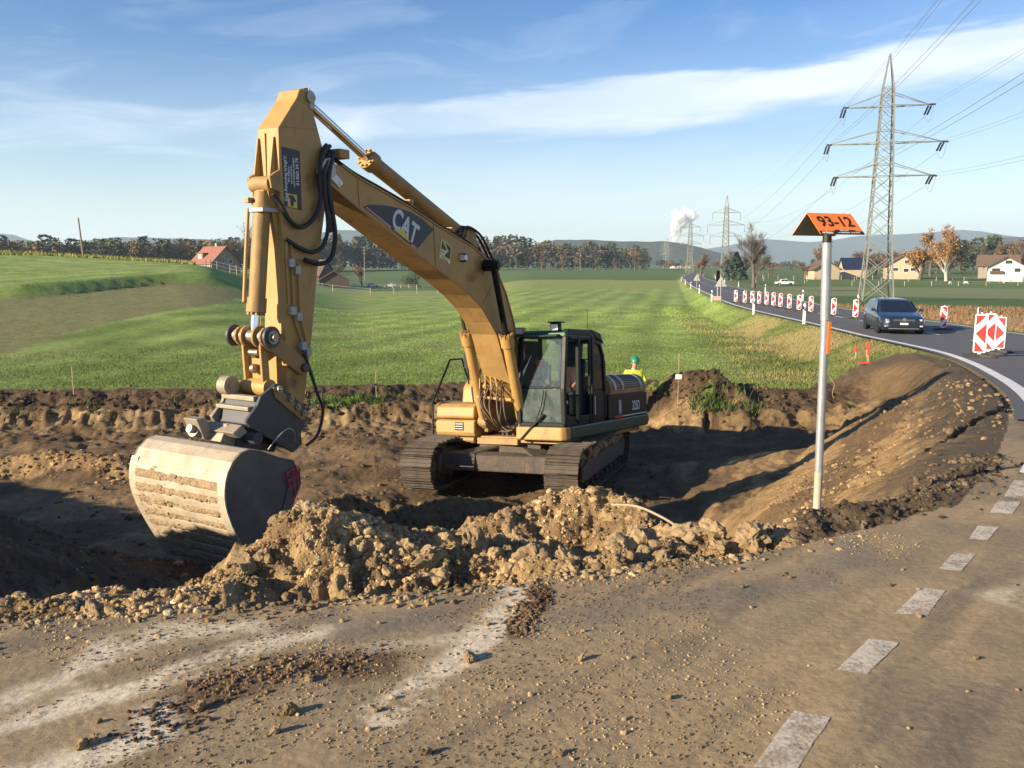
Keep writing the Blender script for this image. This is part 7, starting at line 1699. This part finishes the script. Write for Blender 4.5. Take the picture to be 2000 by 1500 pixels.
for i, pts in enumerate(FRONT):
    n_ = [1400, 5600, 3400, 4600, 2200][i]
    X, Y = along(pts, n_, .26); S = .004 + .018 * g.random(n_) ** 4; sets.append(rocks(X, Y, S, 1000 + i, ICO0V, ICO0F, CLAY, .05, .6))
    n_ = [40, 190, 130, 150, 90][i]; X, Y = along(pts, n_, .24); S = .018 + .034 * g.random(n_) ** 2.6; sets.append(rocks(X, Y, S, 1100 + i, ICO1V, ICO1F, CLAY, -.05, .5))
n_ = 1900; X, Y = along([(-2.6, 3.93), (-2.0, 4.02), (-1.3, 4.08), (-.66, 4.2), (0, 4.36), (.3, 4.5), (1.45, 4.85)], n_, .10); S = .005 + .018 * g.random(n_) ** 2.5; sets.append(rocks(X, Y, S, 1200, ICO0V, ICO0F, np.array([.27, .20, .12]), .25, .6))
n_ = 120; X, Y = along([(-2.6, 4.0), (-1.8, 4.12), (-1.2, 4.2), (.2, 4.6)], n_, .10); S = .010 + .014 * g.random(n_) ** 2; sets.append(rocks(X, Y, S, 1201, ICO1V, ICO1F, np.array([.33, .27, .195]), .3, .5))
stuff('loose_soil', 'crumbled clay and small clods covering the heap', sets, heap_a)
# the large lumps one can pick out, as parts of the heap
big = [bpy.data.meshes.new('soil_clod') for _ in range(6)]
for i, me in enumerate(big):
    V = rough_rock(3000 + i, ICO1V, .34); _bm = bmesh.new(); vs = [_bm.verts.new(v) for v in V]
    for f in ICO1F: _bm.faces.new([vs[q] for q in f])
    from mathutils import noise as mn
    for cut in range(2):
        bmesh.ops.subdivide_edges(_bm, edges=_bm.edges[:], cuts=1, use_grid_fill=True, smooth=.5)
    off = Vector((i * 7.3, 2.1, i))
    for v in _bm.verts:
        p = v.co.copy(); v.co *= 1 + .30 * mn.fractal(p * 1.6 + off, .8, 2.1, 5) + .10 * mn.cell(p * 5 + off)
    _bm.to_mesh(me); _bm.free()
    a_ = me.color_attributes.new('col', 'FLOAT_COLOR', 'POINT'); cl = np.array([.34, .240, .128]) * (.85 + .06 * i); a_.data.foreach_set('color', np.tile(np.r_[cl, 1.0], len(me.vertices)).astype(np.float32)); me.materials.append(M_CLOD)
nb = 0
for i, pts in enumerate(FRONT):
    n_ = [3, 46, 36, 40, 26][i]; X, Y = along(pts, n_, .20); Z, _ = terrain(X, Y)
    for x, y, z in zip(X, Y, Z):
        s = .030 + .085 * rnd.random() ** 2.4
        o = link_mesh('soil_clod', big[nb % 6], heap_a); o.location = (x, y, z - s * .25); o.scale = (s * rnd.uniform(.9, 1.3), s * rnd.uniform(.8, 1.1), s * rnd.uniform(.75, 1.1)); o.rotation_euler = (rnd.uniform(-.6, .6), rnd.uniform(-.6, .6), rnd.uniform(0, 6.28)); nb += 1
for x, y, s in ((1.54, 5.22, .13), (1.10, 5.30, .12), (.92, 5.55, .17), (1.30, 5.28, .09), (-.42, 5.25, .13), (-.26, 5.3, .15), (.12, 5.0, .12), (-1.52, 4.62, .07), (-.98, 4.40, .045), (.68, 5.02, .10)):
    o = link_mesh('soil_clod', big[nb % 6], heap_a); o.location = (x, y, zat(x, y) + s * .35); o.scale = (s * 1.1, s * .9, s * .85); o.rotation_euler = (.3 * nb, .2, nb * 1.3); nb += 1
# root sticking out of the heap
part(MB().tube(smooth_path([(.78, 6.35, -.16), (.95, 6.2, -.13), (1.12, 6.05, -.17), (1.25, 5.98, -.24)], 6), .010, 6), 'root', mat('pale_root', (.40, .30, .19), .9), heap_a, 0)
# lumps in the pit and on its slopes
sets = []
n_ = 1500; X = g.uniform(-9, 3, n_); Y = g.uniform(8, 21, n_); S = .015 + .07 * g.random(n_) ** 5; sets.append(rocks(X, Y, S, 1300, ICO0V, ICO0F, np.array([.16, .112, .068]), .15, .6))
for pts, n_, sp_, cc in ((HEAPS[5][0], 1500, .45, (.24, .165, .09)), (HEAPS[6][0], 1300, .5, (.15, .105, .064)), (HEAPS[7][0], 700, .55, (.10, .068, .045)), (HEAPS[9][0], 500, .5, (.15, .105, .065)), ([(-3.3, 5.2), (-4.3, 6.6), (-5.5, 7.2), (-8, 8.2)], 1500, .6, (.11, .078, .05)), (HEAPS[13][0], 700, .5, (.27, .19, .11)), (HEAPS[11][0], 700, .4, (.13, .09, .056)), (HEAPS[12][0], 900, .5, (.13, .09, .056)), (HEAPS[8][0], 1700, .16, (.095, .073, .053)), ([(5.0, 9.4), (6.6, 13.0), (8.4, 17.0)], 900, .8, (.19, .135, .08)), ([(-22, 22.6), (-8, 22.3), (2, 23.0), (8, 23)], 2600, .5, (.10, .07, .046)), ([(3.4, 8.5), (4.2, 10), (5, 13)], 700, .6, (.24, .17, .10))):
    X, Y = along(pts, n_, sp_); far_ = np.hypot(X, Y).mean(); S = (.004 + .0011 * far_) * (.35 + 2.4 * g.random(n_) ** 5); sets.append(rocks(X, Y, S, 1400 + n_, ICO0V, ICO0F, np.array(cc), .2, .5))
stuff('loose_soil', 'loose lumps of soil strewn over the excavation', sets, bpy.data.objects['excavation_ground'])
# crumbs on the pavement
sets = []
n_ = 52000; r_ = 2.3 + 3.4 * g.random(n_); a_ = np.radians(g.uniform(-36, 36, n_)); X = r_ * np.sin(a_); Y = r_ * np.cos(a_)
keep = (fbm(X * 1.6, Y * 1.6, 4, 77) + .12 * (X < 1.0) - .20 * (X > .9 + .75 * (Y - 2.8)) > .52) & (sdist(X, Y, PIT) < -.02); X, Y = X[keep], Y[keep]; S = .0016 + .0068 * g.random(len(X)) ** 5
sets.append(rocks(X, Y, S, 1500, OCTV, OCTF, np.array([.27, .205, .128]), .3, .5))
for pts, wd, s_ in DARK: 
    X, Y = along(pts, 700, wd * .55); S = .003 + .013 * g.random(700) ** 3; sets.append(rocks(X, Y, S, 1600 + int(wd * 100), ICO0V, ICO0F, np.array([.15, .10, .06]), .3, .5))
n_ = 90; r_ = 2.5 + 3.0 * g.random(n_); a_ = np.radians(g.uniform(-36, 36, n_)); X = r_ * np.sin(a_); Y = r_ * np.cos(a_); keep = sdist(X, Y, PIT) < -.05; X, Y = X[keep], Y[keep]; S = .006 + .008 * g.random(len(X)); sets.append(rocks(X, Y, S, 1700, ICO1V, ICO1F, np.array([.29, .225, .145]), .5, .5))
stuff('crumbs', 'crumbs of dried clay scattered over the pavement', sets)
for x, y, s in ((-.865, 2.85, .022), (-.855, 2.98, .034), (-.185, 3.42, .030), (-1.50, 2.80, .022), (-1.53, 2.77, .024), (-1.10, 3.42, .016), (-.83, 3.23, .018), (-1.20, 3.02, .026), (.30, 3.42, .018), (-.94, 3.35, .014), (-.52, 3.0, .014), (-.30, 2.72, .020), (.62, 3.1, .014), (.16, 2.72, .018), (-.12, 3.78, .014)):
    o = link_mesh('clay_lump', big[rnd.randrange(6)]); o.location = (x, y, zat(x, y) + s * .5); o.scale = (s * 1.1, s * .9, s * .85); o.rotation_euler = (rnd.random(), rnd.random(), rnd.uniform(0, 6)); tag(o, 'small lump of dried clay lying on the pavement', 'clay lump', 'clay lumps on the pavement')
# grass: blades over the near meadow, the road bank and the sods on the cut
def blades(X, Y, h, w_, colr, seed, cvar=.5):
    q = np.random.default_rng(seed); n = len(X); Z, T = terrain(X, Y); a = q.random(n) * 6.283; d = np.stack([np.cos(a), np.sin(a)], 1) * w_[:, None] * .5; ln = q.normal(size=(n, 2)) * (h * .35)[:, None]
    P = np.stack([X, Y], 1)
    V = np.stack([np.column_stack([P - d, Z - .01]), np.column_stack([P + d, Z - .01]), np.column_stack([P + ln, Z + h])], 1).reshape(-1, 3)
    c = colr * (1 - cvar / 2 + cvar * q.random((n, 1))); return V, np.arange(3 * n).reshape(-1, 3), np.repeat(c, 3, 0), T
n_ = 300000; rr = 20.5 * (82 / 20.5) ** (g.random(n_) ** 1.35); aa = np.radians(g.uniform(-35, 33, n_)); X = rr * np.sin(aa); Y = rr * np.cos(aa)
_, T = terrain(X, Y); ok = (T['d'] < -.05) & (T['dplat'] < -.25) & (T['heap'] < .3) & (Y > 19); X, Y = X[ok], Y[ok]; T = {k: v[ok] for k, v in T.items()}
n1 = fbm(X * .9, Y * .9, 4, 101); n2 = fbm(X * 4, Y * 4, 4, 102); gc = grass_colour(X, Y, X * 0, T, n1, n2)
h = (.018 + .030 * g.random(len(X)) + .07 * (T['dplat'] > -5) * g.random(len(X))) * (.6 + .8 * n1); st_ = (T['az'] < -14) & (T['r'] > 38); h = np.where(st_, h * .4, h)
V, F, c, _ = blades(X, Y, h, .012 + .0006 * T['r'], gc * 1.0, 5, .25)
X2, Y2 = along([(-20, 22.35), (-8.6, 22.15), (-2.3, 23.1), (2, 23.9), (4.2, 23.8)], 9000, .28); keep = fbm(X2 * 1.3, Y2 * 1.3, 4, 142) > .52; X2, Y2 = X2[keep], Y2[keep]
V2, F2, c2, _ = blades(X2, Y2, .06 + .14 * g.random(len(X2)), np.full(len(X2), .03), np.array([[.075, .115, .030]]), 6)
X3, Y3 = along([(3.9, 21.9), (5.2, 22.0), (6.4, 22.0)], 1500, .28); keep = fbm(X3 * 1.3, Y3 * 1.3, 4, 143) > .5; X3, Y3 = X3[keep], Y3[keep]
V3, F3, c3, _ = blades(X3, Y3, .06 + .16 * g.random(len(X3)), np.full(len(X3), .03), np.array([[.085, .12, .035]]), 7)
gv = np.concatenate([V, V2, V3]); gf = np.concatenate([F, F2 + len(V), F3 + len(V) + len(V2)]); gcol = np.concatenate([c, c2, c3])
o = link_mesh('grass', fast_mesh('grass', gv, gf, M_LEAF, gcol, False)); tag(o, 'short green grass of the meadow and the road bank', kind='stuff')
# rusty weeds on the far verge
n_ = 26000; X = g.uniform(19, 60, n_); Y = g.uniform(36, 95, n_); _, T = terrain(X, Y); ok = (T['droad'] < -2.2) & (T['r'] < 98) & (X > 12 + .16 * Y) & (fbm(X * .3, Y * .3, 3, 9) > .35); X, Y = X[ok], Y[ok]
V, F, c, _ = blades(X, Y, .12 + .26 * g.random(len(X)), np.full(len(X), .07), np.array([[.235, .138, .075]]), 8)
o = link_mesh('weeds', fast_mesh('weeds', V, F, M_LEAF, c, False)); tag(o, 'rusty brown dry weeds along the far verge', kind='stuff')
n_ = 9000; a_ = np.radians(g.uniform(-36, -20.5, n_)); rr = g.uniform(121, 150, n_); X = rr * np.sin(a_); Y = rr * np.cos(a_)
V, F, c, _ = blades(X, Y, .25 + .4 * g.random(n_), np.full(n_, .14), np.array([[.30, .29, .08]]), 9)
o = link_mesh('crop', fast_mesh('crop', V, F, M_LEAF, c, False)); tag(o, 'yellow green crop on the crest of the left rise', kind='stuff')

# ---------------------------------------------------------------- haze
hz = MB().bb(-8300, 8300, -1500, 8600, -40, 330).build('haze', bpy.data.materials.new('haze_air'), None, 0); hz['kind'] = 'stuff'
m = hz.data.materials[0]; m.use_nodes = True; n = NT(m.node_tree); n.n.clear(); o_ = n.new('ShaderNodeOutputMaterial'); pv = n.new('ShaderNodeVolumePrincipled')
pv.inputs['Color'].default_value = (.68, .84, 1.0, 1); pv.inputs['Density'].default_value = 1.2e-4; pv.inputs['Anisotropy'].default_value = .1
n.link(pv.outputs[0], o_.inputs['Volume'])
